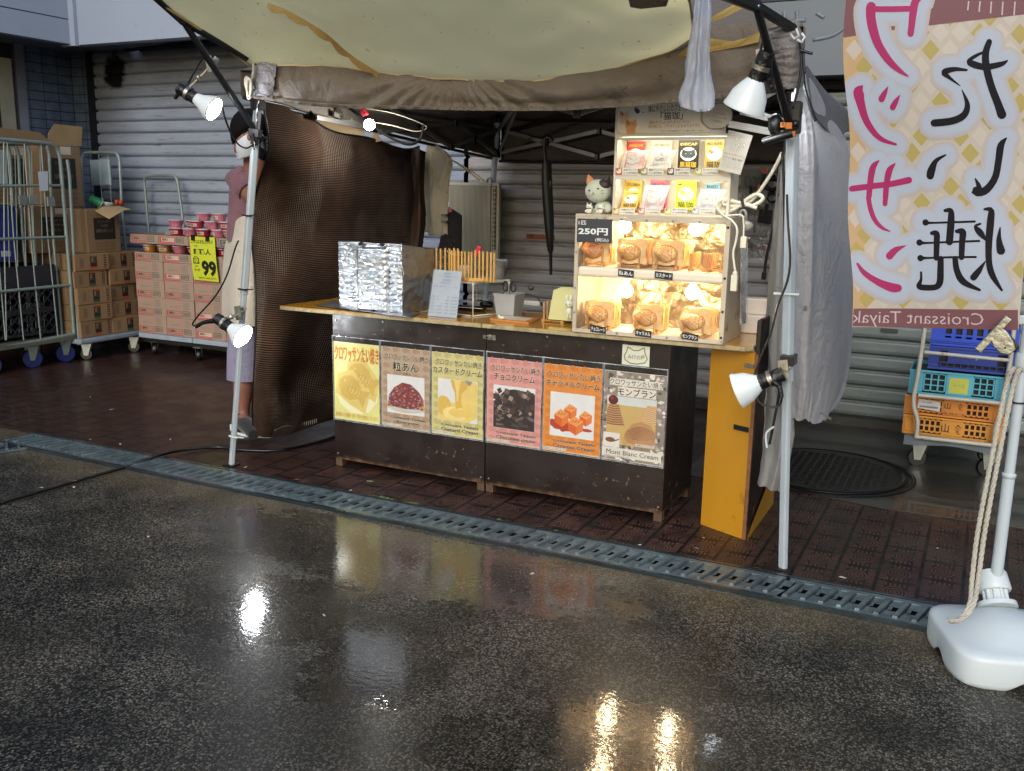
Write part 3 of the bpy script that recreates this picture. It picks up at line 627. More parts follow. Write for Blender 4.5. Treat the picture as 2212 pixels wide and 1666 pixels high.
lamp(AY(1592, 845, -.38), (-.80, .33, -.34), .068, .105, AY(1697, 797, -.33), [AY(1668, 822, -.38), AY(1683, 835, -.38), AY(1688, 858, -.38)], 'lit clamp lamp low on the front right tent leg, facing the yellow board', [AY(u, v, -.36) for u, v in ((1690, 855), (1684, 875), (1665, 880), (1640, 868), (1628, 830), (1640, 780), (1665, 720), (1680, 660), (1700, 610), (1707, 560), (1702, 480), (1700, 420))], hood=True)
p = AY(1702, 778, -.31); B(BLACKM).box(p.x-.026, p.x+.026, -.335, -.25, p.z-.02, p.z+.02).done('leg_button', tent, bevel=.003)
# bare round bulb inside the tent
p = AY(798, 270, .35); o = thing('pendant_bulb', p, 'bare round white bulb glowing under the tent roof above the net', 'light bulb')
B(glow('bulb_round', (1, .97, .90), 170)).ball(p, .030, n=20).done('globe', o); B(TAPE).cyl(p+V((-.035, .01, .035)), p+V((-.015, .005, .018)), .020, .016).done('socket', o, smooth=50)
B(mat('cord_drab', '6a6454', .6)).tube(spl([AY(u, v, .5) for u, v in ((776, 232), (850, 245), (920, 272), (900, 284), (850, 272), (812, 265))], 40), .004, 6).done('cord', o, smooth=60)
B(BLACKP).tube(spl([AY(u, v, .5) for u, v in ((740, 228), (760, 238), (790, 260), (830, 290), (880, 312), (908, 300), (915, 270))], 40), .008, 6).done('cord', o, smooth=60)
B(ZINC).bar(AY(728, 236, .4), AY(736, 250, .4), .02, .03).bar(AY(722, 255, .4), AY(760, 258, .4), .012, .012).done('clamp', o)
B(mat('red_plug', 'a12a34', .5)).bar(AY(783, 236, .4), AY(790, 250, .4), .02, .03).done('plug', o)
b = B(TAPE)
for k in range(6): b.tube(spl([AY(u+rnd.uniform(-5, 5), v+rnd.uniform(-3, 3), .2) for u, v in ((655, 224), (664, 236), (672, 246), (680, 256), (672, 250), (662, 238))], 14), .006, 6)
tag(b.done('cable_bundle', smooth=60), 'knot of black cable tied at the top of the woven net', 'cable bundle')
B_ = cloth('beige_sheet', 'b39a74', .2, '8b7455', 6, .3)
q = [AY(683, 258, .75), AY(785, 280, .75), AY(783, 300, .75), AY(700, 292, .75)]
tag(B(B_).poly(q, (0, .004, 0)).poly([q[2]+V((-.02, .1, -.02)), q[1]+V((.01, .1, 0)), q[1]+V((.06, .1, -.06)), q[2]+V((-.10, .1, -.035))], (0, .004, 0)).done('backing_sheet'), 'tan sheet pinned under the roof just above the net', 'sheet')

# ------------------------------------------------------------------ woven net wall
def net_mat():
    n = N('woven_shade_net'); uv = n.co('UV'); sep = n.new('ShaderNodeSeparateXYZ'); n.put(sep.inputs[0], uv)
    u = sep.outputs[0]; v = sep.outputs[1]
    wob = n.x('MULTIPLY', n.noise(6, 3, .6), .35)
    rib = n.x('SINE', n.x('MULTIPLY', n.x('ADD', v, n.x('MULTIPLY', wob, .01)), 2*math.pi*185))
    thr = n.x('GREATER_THAN', n.x('SINE', n.x('MULTIPLY', u, 2*math.pi*112)), .72)
    patch = n.ramp(n.noise(2.3, 3, .5, n.co('UV', (1.7, 1.1, 1))), .48, .56)
    tt = n.x('MULTIPLY', n.x('MULTIPLY', thr, patch), n.x('GREATER_THAN', rib, -.75))
    col = n.mix(n.ramp(n.noise(3, 5, .6), .35, .65), hx('3c2f27'), hx('684f3e'))
    col = n.mix(n.x('MULTIPLY', n.x('ADD', rib, 1), .5), hx('181210'), col); col = n.mix(tt, col, hx('8d8278'))
    n.set(Base_Color=col, Roughness=.9, Normal=n.bump(n.x('ADD', rib, n.x('MULTIPLY', tt, 2)), .5, .003)); n.set(**{'Specular IOR Level': .08})
    t = n.new('ShaderNodeBsdfTransparent'); m = n.new('ShaderNodeMixShader'); n.put(m.inputs[0], n.x('MULTIPLY', n.x('LESS_THAN', rib, -.55), n.x('MULTIPLY', n.x('SUBTRACT', 1, tt), .16)))
    n.t.links.new(n.b.outputs[0], m.inputs[1]); n.t.links.new(t.outputs[0], m.inputs[2]); n.t.links.new(m.outputs[0], n.out.inputs[0]); return n.m
NET = net_mat()
rows = [
 [(567, 218, -.22), (640, 238, .1), (720, 285, .45), (800, 300, .8), (870, 323, 1.2), (908, 318, 1.5)],
 [(580, 320, -.15), (650, 325, .1), (730, 335, .45), (810, 345, .8), (870, 350, 1.2), (905, 352, 1.45)],
 [(556, 400, -.02), (640, 410, .15), (730, 415, .45), (810, 420, .8), (870, 420, 1.1), (905, 430, 1.4)],
 [(540, 480, .05), (630, 495, .2), (720, 500, .45), (800, 500, .8), (865, 500, 1.1), (908, 500, 1.35)],
 [(550, 590, .08), (630, 600, .2), (715, 610, .45), (800, 600, .8), (865, 590, 1.1), (905, 580, 1.3)],
 [(553, 700, .05), (610, 705, .12), (680, 710, .4), (780, 700, .8), (860, 680, 1.1), (900, 670, 1.3)],
 [(549, 810, .05), (590, 815, .05), (640, 815, .3), (760, 800, .8), (850, 780, 1.1), (890, 770, 1.3)],
 [(546, 880, .10), (590, 890, .05), (640, 890, .25), (720, 880, .6), (830, 860, 1.0), (870, 850, 1.2)],
 [(548, 930, .20), (575, 944, .12), (625, 938, .22), (700, 912, .5), (800, 885, 1.0), (850, 870, 1.2)],
]
rr = [[AY(u, v, Y) for u, v, Y in r] for r in rows]
for r in rr[-1:]:
    for p in r: p.z = max(p.z, .015)
fn_ = surf(rr)
def nf(s_, t_):
    p = fn_(s_, t_)+V((.0, -.010*math.sin(s_*21+3*nz((s_*2, t_*1.5, 0), 1, 3))*(.3+.7*t_)-.016*nz((s_*9, t_*2, 0), 1, 4), 0)); p.z = max(p.z, .012); return p
o = thing('shade_net', (-.4, .5, 0), 'brown woven shade net hung as the left side wall of the stall', 'net')
B(NET).grid(nf, 110, 130).done('net_cloth', o, solid=.003)
p = [nf(.045, i/40) for i in range(3)]
B(BLACKP).tube([nf(0, i/60)+V((0, -.004, 0)) for i in range(61)], .006, 6).tube([nf(i/60, 0)+V((0, -.004, .002)) for i in range(61)], .008, 6).done('hem', o)
b = B(mat('hem_thread', '9a948c', .6))
for i in range(26):
    p = nf(.27+.30*i/26, .955-.02*math.sin(i*.2)); b.bar(p+V((0, -.012, 0)), p+V((.004, -.014, .028)), .004, .003)
b.done('hem_stitching', o)
# dark strip of the net hanging from the rear corner
b = B(NET); f2 = surf([[AY(u, v, Y) for u, v, Y in r] for r in ([(880, 322, 1.35), (905, 322, 1.35), (918, 330, 1.4)], [(880, 400, 1.3), (905, 400, 1.3), (913, 410, 1.35)], [(882, 470, 1.25), (905, 470, 1.25), (918, 480, 1.3)], [(885, 560, 1.2), (900, 560, 1.2), (905, 560, 1.25)])])
b.grid(lambda s_, t_: f2(s_, t_)+V((0, -.015*math.sin(s_*12), 0)), 14, 30).done('folded_strip', o, solid=.004)
# hanging cream apron cloth
o = thing('hanging_cloth', AY(935, 310, 1.5), 'cream apron cloth hanging from the tent frame beside the net', 'cloth')
f3 = surf([[AY(u, v, 1.5) for u, v in r] for r in ([(924, 305), (935, 306), (940, 310)], [(921, 330), (950, 335), (975, 343)], [(912, 390), (938, 395), (970, 395)], [(903, 440), (930, 445), (965, 445)], [(912, 500), (935, 508), (963, 508)])])
B(cloth('cream_cloth', 'c9c1ab', .25, 'a79b84', 10, .7)).grid(lambda s_, t_: f3(s_, t_)+V((0, -.03*math.sin(s_*9+t_*3)*t_-.02*nz((s_*4, t_*5, 0), 1, 2), 0)), 40, 60).done('cloth', o, solid=.003)
B(mat('cord_cream', 'b5ac93')).tube(spl([AY(u, v, 1.49) for u, v in ((930, 288), (930, 305), (940, 318), (975, 345), (1000, 362), (1036, 390))], 30), .005, 6).tube(spl([AY(u, v, 1.5) for u, v in ((975, 345), (1015, 368), (1045, 390))], 12), .005, 6).done('tie_string', o)
# black work clothes on binder clips
o = thing('black_garment', AY(970, 450, 1.5), 'black garment clipped to the cream cloth, hanging beside the air conditioner', 'garment')
BG = cloth('black_fabric', '101012', 0, '1a1a1c', 12, .7)
for pts in ([(966, 448), (980, 455), (995, 465), (994, 555), (1000, 575), (965, 575), (965, 500)], [(952, 505), (970, 505), (972, 545), (970, 570), (960, 560), (955, 575), (945, 570), (945, 535)]):
    B(BG).poly([AY(u, v, 1.52) for u, v in pts], (0, .03, 0)).done('sleeve', o, bevel=.012)
b = B(STEEL)
for v in (465, 479): p = AY(961, v, 1.49); b.box(p.x-.02, p.x+.02, 1.475, 1.5, p.z-.008, p.z+.008)
b.done('binder_clip', o); B(mat('label_red', 'b0606a')).poly([AY(u, v, 1.505) for u, v in ((966, 448), (972, 447), (977, 457), (970, 460))], (0, .003, 0)).done('care_label', o)

# ------------------------------------------------------------------ right side curtain
o = thing('side_curtain', (2.45, .2, .3), 'pale grey-lavender side curtain bunched behind the front right tent leg', 'curtain')
rows = [
 [(1712, 145, -.1), (1725, 140, -.1), (1738, 155, .0), (1740, 160, .2)],
 [(1706, 240, -.1), (1735, 235, -.12), (1770, 245, .1), (1800, 250, .6)],
 [(1704, 330, -.1), (1745, 330, -.15), (1790, 335, .1), (1838, 320, .7)],
 [(1695, 480, -.1), (1745, 480, -.18), (1800, 480, .1), (1847, 480, .7)],
 [(1692, 620, -.1), (1745, 620, -.18), (1805, 620, .1), (1850, 620, .7)],
 [(1690, 760, -.1), (1740, 760, -.16), (1800, 760, .1), (1842, 760, .7)],
 [(1690, 850, -.1), (1740, 850, -.14), (1790, 850, .1), (1825, 840, .5)],
 [(1698, 905, -.1), (1735, 905, -.10), (1775, 908, .05), (1800, 880, .3)]]
f4 = surf([[AY(u, v, Y) for u, v, Y in r] for r in rows])
B(CURT).grid(lambda s_, t_: f4(s_, t_)+V((.012*math.sin(s_*17+t_*3.2+3*nz((s_*2, t_*2, 0), 1, 8))*(1-t_*.4), -.030*nz((s_*5+t_*.8, t_*.7, 0), 1.3, 9)*(.3+t_)-.016*math.sin(s_*12+2.7*math.sin(t_*2.2))-.012*nz((s_*16+t_*2, t_*2.5, 0), 1.3, 6), -.01*abs(math.sin(s_*19))*(t_ > .95))), 130, 90).done('outer_fold', o)
rows = [
 [(1683, 365, -.02), (1692, 340, -.06), (1700, 330, -.1)],
 [(1672, 480, .1), (1684, 480, -.02), (1700, 480, -.1)],
 [(1662, 600, .2), (1678, 600, .0), (1700, 600, -.1)],
 [(1652, 740, .25), (1672, 740, .0), (1698, 740, -.1)],
 [(1655, 830, .15), (1675, 830, -.02), (1702, 830, -.1)],
 [(1650, 900, .10), (1680, 900, -.05), (1712, 905, -.1)],
 [(1645, 980, .05), (1672, 985, -.08), (1716, 950, -.1)],
 [(1634, 1046, .0), (1660, 1056, -.1), (1688, 1066, -.1)]]
f5 = surf([[AY(u, v, Y) for u, v, Y in r] for r in rows])
B(cloth('curtain_inner', 'b4b1ac', .45, '8c8680', 8, .4)).grid(lambda s_, t_: f5(s_, t_)+V((.006*nz((s_*3, t_*7, 0), 2, 1), -.016*math.sin(s_*15+t_*5), 0)), 50, 90).done('inner_fold', o)
f6 = surf([[AY(u, v, Y) for u, v, Y in r] for r in ([(1732, 140, -.1), (1736, 145, .0), (1742, 160, .1)], [(1752, 235, .0), (1765, 200, .2), (1790, 215, .5)], [(1775, 270, .1), (1800, 240, .4), (1845, 262, .8)], [(1800, 295, .3), (1820, 290, .6), (1850, 300, .9)])])
B(cloth('curtain_dark', '55545c', .15, '444249', 6, .4)).grid(lambda s_, t_: f6(s_, t_)+V((0, -.03*math.sin(s_*7+t_*3), -.02*math.sin(s_*6))), 40, 40).done('draped_swag', o, solid=.004)
b = B(BLACKP)
b.tube(spl([AY(u, v, -.13) for u, v in ((1690, 330), (1694, 420), (1695, 560), (1694, 700), (1690, 790), (1683, 850), (1668, 930), (1662, 960))], 50), .006, 6)
b.tube(spl([AY(u, v, -.15) for u, v in ((1734, 150), (1738, 190), (1750, 230), (1762, 262))], 20), .007, 6); b.done('zip', o, smooth=60)
b = B(mat('clip_silver', '8d9090', .3, .8)); b.bar(AY(1774, 893, -.14), AY(1794, 905, -.12), .012, .008).ball(AY(1653, 1042, -.02), .007, (1, .4, 1.6), 8).done('zip_puller', o)
B(WHITE).tube(spl([AY(u, v, -.16) for u, v in ((1672, 922), (1656, 935), (1655, 955), (1657, 968))], 14), .005, 6).done('elastic_loop', o)
# ================================================================== COUNTER
def painted(name='brown_paint', c='190e0a', edge=.5):
    n = N(name); g = n.noise(3, 5, .6, n.co(scale=(.4, 1, 4)))
    col = n.mix(n.ramp(g, .35, .7), hx(c), tuple(x*1.9 for x in hx(c)))
    chip = n.x('MULTIPLY', n.ramp(n.noise(26, 5, .72), .618, .64), n.ramp(n.noise(2.6, 3, .5), .46, .58))
    col = n.mix(n.x('MULTIPLY', chip, .8), col, hx('7d634a'))
    sc = n.ramp(n.noise(8, 5, .7, n.co(scale=(9, 1, .5))), .72, .74); col = n.mix(n.x('MULTIPLY', sc, .45), col, hx('6b5a4c'))
    sep = n.new('ShaderNodeSeparateXYZ'); n.put(sep.inputs[0], n.co()); z = n.x('ADD', sep.outputs[2], n.x('MULTIPLY', n.noise(9, 5, .7), .075))
    rust = n.ramp(z, .062, .10, (1, 1, 1), (0, 0, 0)); col = n.mix(n.x('MULTIPLY', rust, .75), col, n.mix(n.ramp(n.noise(22, 4), .4, .6), hx('6b3b1a'), hx('8a7458')))
    n.set(Base_Color=col, Roughness=n.mix(n.ramp(n.noise(7, 4), .4, .6), (.28, .28, .28), (.45, .45, .45)), Normal=n.bump(n.x('ADD', g, n.x('MULTIPLY', chip, -.6)), .15, .01)); return n.m
BP = painted(); RAW = mat('raw_timber', '4a3a2a', .6, dirt=('6a4526', 9, .55), bump=.2)
def amber():
    n = N('amber_laminate'); c = n.co(); col = n.mix(n.ramp(n.noise(4, 4, .6), .35, .7), hx('a87418'), hx('bf8a26'))
    cr = n.new('ShaderNodeTexVoronoi'); cr.feature = 'DISTANCE_TO_EDGE'; cr.inputs['Scale'].default_value = 55; n.put(cr.inputs[0], n.co(scale=(.6, 1, 1)))
    sep = n.new('ShaderNodeSeparateXYZ'); n.put(sep.inputs[0], c)
    m_ = n.x('MULTIPLY', n.x('LESS_THAN', cr.outputs[0], .04), n.ramp(sep.outputs[0], .43, .5)); col = n.mix(n.x('MULTIPLY', m_, .6), col, hx('6b4a20'))
    col = n.mix(n.ramp(n.noise(120, 2), .72, .74), col, hx('5a3c14'))
    n.set(Base_Color=col, Roughness=.16, Normal=n.bump(n.noise(26, 4), .05, .01)); n.set(**{'Coat Weight': .4, 'Coat Roughness': .05}); return n.m
AMB = amber(); PLY = mat('ply_edge', '9b8d6c', .6, var=.3, vs=40, dirt=('5f5138', 14, .6))
CX = [(0.0, .917), (.923, 1.842)]; cabs = []
for k, (x0, x1) in enumerate(CX):
    o = thing('counter_cabinet', ((x0+x1)/2, .23, 0), ['left half of the brown counter, under the foil box, with the projecting amber top', 'right half of the brown counter, under the display case, with its amber top'][k], 'counter', 'counter halves'); cabs.append(o)
    B(BP).box(x0, x1, 0, .012, .045, .836).done('front_panel', o, bevel=.0015)
    for xa in ((x0, x0+.016), (x1-.016, x1)): B(BP).box(xa[0], xa[1], .0125, .46, .05, .836).done('side_panel', o)
    for xa in (x0+.002, x1-.042):
        for ya in (.014, .42): B(RAW).box(xa+.001, xa+.04, ya-.010 if ya < .1 else ya, ya+.03, .005, .049 if ya < .1 else .06).done('leg', o)
    B(BP).box(x0+.017, x1-.017, .44, .455, .1, .8).done('rear_rail', o)
    b = B(ZINC)
    for xx, zz in ((x0+.02, .80), (x0+.02, .075), (x1-.02, .075), (x0+.32, .815)): b.lathe([(.006, 0), (.004, .003)], (xx, -.0005, zz), (0, -1, 0), 10)
    b.done('screw', o)
xe = [(-.303, .919), (.923, 2.21)]
def top_board(x0, x1, k):
    c = .03; pts = [(x0, -.058), (x1-(c if k else 0), -.058)] + ([(x1, -.058+c), (x1, .46)] if k else [(x1, .46)]) + [(x0+(.02 if not k else 0), .46)]
    o = cabs[k]
    b = B(PLY).poly([(x, y, .838) for x, y in pts], (0, 0, .019)); b.done('top_board', o, bevel=.003)
    B(AMB).poly([(x+(.002 if x < 1 else -.002), y+(.002 if y < .2 else -.002), .8575) for x, y in pts], (0, 0, .0025)).done('laminate_surface', o)
top_board(*xe[0], 0); top_board(*xe[1], 1)
p = AY(1052, 728, -.006); b = B(ZINC); b.box(p.x+.006, p.x+.05, -.012, -.001, p.z-.012, p.z+.012).box(p.x-.02, p.x-.006, -.01, -.001, p.z-.009, p.z+.009).tube([(p.x-.014, -.014, p.z-.006), (p.x+.03, -.016, p.z-.008), (p.x+.03, -.016, p.z+.008), (p.x-.014, -.014, p.z+.006)], .003, 6)
tag(b.done('toggle_latch'), 'small metal toggle latch joining the two counter halves', 'latch')

# yellow board: two hinged panels
YEL = mat('yellow_board', 'b07c18', .38, var=.08, vs=2, dirt=('8a6014', 5, .6), coat=.3); EDG = mat('board_edge', '6e4526', .6, var=.3, vs=30)
o = thing('folding_board', (2.1, .2, 0), 'tall amber folding board standing at the right end of the counter', 'board')
a0, a1, a2 = GZ(1513, 1133, .004), GZ(1609, 1166, .004), GZ(1668, 1085, .004); H = .833
def panel(p, q, h, nm, m0=YEL):
    d = (q-p).normalized(); n_ = V((-d.y, d.x, 0))*.012
    B(m0).hexa([p, q, q+n_, p+n_]+[c+V((0, 0, h)) for c in (p, q, q+n_, p+n_)]).done(nm, o, bevel=.001)
panel(a0, a1-V((.014, 0, 0)), H-.004, 'front_panel'); panel(a1+V((.004, .004, 0)), a2+V((.004, 0, 0)), .95, 'side_panel', BP)
B(EDG).box(a1.x-.012, a1.x+.003, a1.y-.006, a1.y+.008, .004, H-.006).done('edge_strip', o)
n_ = V((.004, -.003, 0)); q0 = a1+V((.006, .003, 0)); d = (a2-a1)
B(YEL).poly([q0+n_, q0+d*.96+n_, q0+d*.96+n_+V((0, 0, .22)), q0+n_+V((0, 0, .02))]).done('inner_face', o)
p = AY(1610, 934, .02); dd = (a0-a1).normalized()
s1 = AY(1623, 934, .0); b = B(BLACKM); b.bar(a1+V((-.016, -.006, s1.z+.012)), a1+dd*.085+V((-.01, -.008, s1.z+.012)), .004, .022, up=(0, 0, 1)); b.done('hinge_slot', o, bevel=.002)
B(ZINC).bar(a1+V((-.014, -.006, .772)), a1+dd*.05+V((-.01, -.008, .772)), .003, .014, up=(0, 0, 1)).done('hinge', o)
b = B(BP); b.box(2.215, 2.235, -.02, .45, .62, .97).done('end_rail', o, bevel=.004)

# ------------------------------------------------------------------ posters
CLR = clear('poster_sleeve', gl=.02, rough=.12, haze=.008)
PX = [(0.003, .302), (.306, .607), (.611, .913), (.926, 1.227), (1.231, 1.532), (1.536, 1.838)]
PT_, PB = .7208, .2648
def fish(b, fn, x, y, s, m1, m2, flip=1, rot=0):
    cr, sr = math.cos(rot), math.sin(rot)
    def q(a, c): a *= flip*s; c *= s; return fn(x+a*cr-c*sr, y+a*sr+c*cr)
    b.m(m1); b.poly([q(a, c) for a, c in ((-.5, .02), (-.42, .2), (-.22, .33), (.05, .3), (.25, .14), (.5, .28), (.44, 0), (.5, -.27), (.25, -.12), (.02, -.3), (-.25, -.3), (-.43, -.15))])
    b.m(m2)
    def q2(a, c, k=1): p = q(a, c); return p+V((0, -.0004*k, 0))
    b.poly([q2(a, c) for a, c in ((-.36, .10), (-.33, .13), (-.30, .10), (-.33, .07))])
    for i in range(4): b.poly([q2(a, c) for a, c in ((-.12+i*.1, .2-i*.03), (-.08+i*.1, .0), (-.12+i*.1, -.2+i*.03), (-.1+i*.1, 0))])
def blob(b, fn, x, y, rx, ry, n=12, jit=0, r_=None):
    r_ = r_ or rnd; b.poly([fn(x+rx*math.cos(t)*(1+jit*r_.uniform(-1, 1)), y+ry*math.sin(t)*(1+jit*r_.uniform(-1, 1))) for t in [2*math.pi*k/n for k in range(n)]])
def rect(b, fn, x0, y0, x1, y1): b.poly([fn(x0, y0), fn(x1, y0), fn(x1, y1), fn(x0, y1)])
JT = 'クロワッサンたい焼き'
spec = [
 dict(bg='e4e290', lab='yellow poster with two fish-shaped pastries, leftmost on the counter'),
 dict(bg='b7a18b', fi='a68e76', t='粒あん', e=('Croissant Taiyaki', 'Bean paste'), lab='tan poster with a photo of red bean paste'),
 dict(bg='cfc98c', fi='bdb474', t='カスタードクリーム', e=('Croissant Taiyaki', 'Custard Cream'), lab='pale olive poster with a photo of pouring custard'),
 dict(bg='d79a96', fi='c98a86', t='チョコクリーム', e=('Croissant Taiyaki', 'Chocolate cream'), lab='pink poster with a photo of chocolate pieces'),
 dict(bg='dc8c3c', fi='cf7f32', t='キャラメルクリーム', e=('Croissant Taiyaki', 'Caramel Cream'), lab='orange poster with a photo of caramel cubes'),
 dict(bg='8a8478', t='モンブラン', e=('Mont Blanc Cream',), lab='flower-bordered poster with chestnut cakes, rightmost on the counter')]
INK, HALO = P('171b1c'), P('e6e0cc')
for k, ((x0, x1), sp) in enumerate(zip(PX, spec)):
    W, H = x1-x0, .418
    o = thing('poster', ((x0+x1)/2, -.003, PB), sp['lab'], 'poster', 'posters on the counter front')
    def fn(x, y, d=0, x0=x0): return V((x0+x, -.0036-d, PB+.006+y))
    def L(i): return lambda x, y: fn(x, y, .0003*i)
    b = B(P('d8d8cc')); b.box(x0+.003, x1-.003, -.0035, -.0012, PB+.004, PB+.006+H)
    b.m(P(sp['bg'])); rect(b, L(0), .004, .001, W-.004, H-.002)
    r_ = random.Random(k)
    if k == 0:
        b.m(P('f1efc4')); blob(b, L(1), W*.5, .15, .13, .11, 20, .05); b.m(P('e9e79a')); blob(b, L(.5), W*.5, .3, .14, .09, 20)
        for (cx, cy, s_) in ((.19, .235, .2), (.125, .165, .2)):
            i0 = 2 if cx > .15 else 5; rt = R(-28)
            b.m(P('e2cc7a')); z_ = L(i0); pts = [(-.62, .15), (-.25, .5), (.5, .2), (.62, -.35), (.1, -.4), (-.45, -.35)]
            b.poly([z_(cx+(a*math.cos(rt)-c*math.sin(rt))*s_, cy+(a*math.sin(rt)+c*math.cos(rt))*s_) for a, c in pts])
            fish(b, L(i0+1), cx, cy, s_*1.0, P('d4b660'), P('ecdc9a'), 1, rt)
            b.m(P('b88a35')); 
            for a in range(12): t = a*.5; blob(b, L(i0+3), cx+.045*math.cos(t)*(.4+a*.05), cy+.03*math.sin(t)*(.4+a*.05), .004, .0025, 6)
        b.m(P('e8a23c')); b.text(JT, L(8), w=W*.94, h=.085, x=W*.5+.002, y=.358, off=.02)
        b.m(P('c4602a')); b.text(JT, L(9), w=W*.94, h=.085, x=W*.5, y=.36, off=0)
        b.m(P('c98a2e')); b.text('原材料に小麦粉・卵・牛乳を使用しています。', L(8), w=W*.93, h=.024, x=W*.5, y=.026)
    elif k < 5:
        for i in range(5):
            for j in range(10):
                fish(b, L(1), .035+i*.060, .02+j*.043, .045, P(sp['fi']), P(sp['bg']), 1, -.1)
        b.m(HALO); b.text(JT, L(4), w=W*.86, h=.034, x=W*.52, y=.372, off=.035); b.m(INK); b.text(JT, L(5), w=W*.86, h=.032, x=W*.52, y=.372, off=.006)
        w_ = {1: .5, 2: .93, 3: .72, 4: .88}[k]; h_ = {1: .052, 2: .034, 3: .036, 4: .034}[k]; y_ = {1: .322, 2: .33, 3: .33, 4: .33}[k]
        b.m(HALO); b.text(sp['t'], L(4), w=W*w_, h=h_*1.08, x=W*.5, y=y_, off=.04); b.m(INK); b.text(sp['t'], L(5), w=W*w_, h=h_, x=W*.5, y=y_, off=.014)
        if k == 1: b.m(P('4a4a46')); b.text('つぶあん', L(5), w=W*.25, h=.016, x=W*.5, y=.288)
        fx0, fx1, fy0, fy1 = W*.13, W*.88, .075, .288 if k != 1 else .276
        b.m(P('dfe2e4')); rect(b, L(4), fx0, fy0, fx1, fy1)
        cx, cy = (fx0+fx1)/2, (fy0+fy1)/2
        def cl(x, y): return (min(max(x, fx0+.001), fx1-.001), min(max(y, fy0+.001), fy1-.001))
        def LC(i): return lambda x, y: fn(*cl(x, y), .0003*i)
        if k == 1:
            b.m(P('d9a95a')); blob(b, LC(5), cx, .115, .125, .032, 24); b.m(P('c4c9cc')); blob(b, LC(5.3), cx, .10, .11, .012, 20)
            b.m(P('7d3a3a')); b.poly([LC(6)(cx+a, c) for a, c in ((-.108, .125), (-.10, .17), (-.07, .21), (-.02, .24), (.03, .235), (.08, .2), (.105, .165), (.11, .13), (.06, .108), (0, .103), (-.06, .108))])
            for i in range(230):
                a = r_.uniform(-.105, .105); c = r_.uniform(.108, .236-.9*a*a*8); b.m(P(r_.choice(['8f4a46', 'a86058', '6a2e34', 'b57a70', '9a3c38', '5a3440', 'a890a0', 'c07a5c']))); blob(b, LC(7+i*.01), cx+a, c, r_.uniform(.003, .009), r_.uniform(.002, .006), 6, .3, r_)
        if k == 2:
            b.m(P('e4cc78')); blob(b, LC(5), cx-.02, .11, .11, .06, 20); blob(b, LC(5.1), cx+.08, .19, .07, .1, 20)
            b.m(P('dcb95c')); blob(b, LC(6), cx-.08, .15, .045, .05, 16); b.m(P('ecd890')); blob(b, LC(6.3), cx-.01, .115, .075, .035, 20)
            b.m(P('d8b45a')); b.poly([LC(7)(cx+a, c) for a, c in ((-.04, .288), (.07, .288), (.05, .245), (.025, .22), (.02, .18), (.03, .15), (-.01, .14), (-.012, .18), (-.015, .22), (-.03, .25))])
            b.m(P('e9cf80')); b.poly([LC(8)(cx+a, c) for a, c in ((-.02, .288), (.02, .288), (.01, .24), (.006, .18), (-.004, .18), (-.008, .24))])
            b.m(P('8a8f92')); b.poly([LC(9)(cx+a, c) for a, c in ((.04, .288), (.085, .288), (.07, .262))]); b.m(P('e6c96e')); blob(b, LC(9), cx+.055, .135, .028, .04, 16); blob(b, LC(9.2), cx, .12, .05, .022, 18)
        if k == 3:
            b.m(P('2a1d1c')); b.poly([LC(5)(cx+a, c) for a, c in ((-.113, .076), (.113, .076), (.113, .26), (.06, .27), (0, .275), (-.05, .265), (-.113, .2))])
            for i in range(60):
                a, c = r_.uniform(-.105, .105), r_.uniform(.145, .265); s_ = r_.uniform(.011, .02); t = r_.uniform(0, 1.6)
                pts = [(s_*math.cos(t+j*1.571), s_*math.sin(t+j*1.571)) for j in range(4)]
                b.m(P(r_.choice(['40302d', '523d38', '33241f', '6b5650', 'a09088']))); b.poly([LC(6+i*.08)(cx+a+p_[0], c+p_[1]) for p_ in pts])
                b.m(P('1d1413')); b.poly([LC(6.03+i*.08)(cx+a+p_[0], c+p_[1]) for p_ in (pts[2], pts[3], (pts[3][0]*.6, pts[3][1]*.6-.007), (pts[2][0]*.6, pts[2][1]*.6-.007))])
            for i in range(26):
                a, c = r_.uniform(-.1, .09), r_.uniform(.08, .14); t = r_.uniform(-.5, .5); l = r_.uniform(.02, .05)
                b.m(P(r_.choice(['4a3a36', '36282a', '6a5c5a', '231a1c']))); b.poly([LC(11+i*.05)(cx+a+x*math.cos(t)-y*math.sin(t), c+x*math.sin(t)+y*math.cos(t)) for x, y in ((0, 0), (l, 0), (l, .011), (0, .013))])
            b.m(P('4b3937')); 
            for i in range(2):
                for j in range(3): b.poly([LC(13)(cx-.06+i*.032+j*.004, .15+j*.012), LC(13)(cx-.032+i*.032+j*.004, .153+j*.012), LC(13)(cx-.030+i*.032+j*.004, .163+j*.012), LC(13)(cx-.058+i*.032+j*.004, .16+j*.012)])
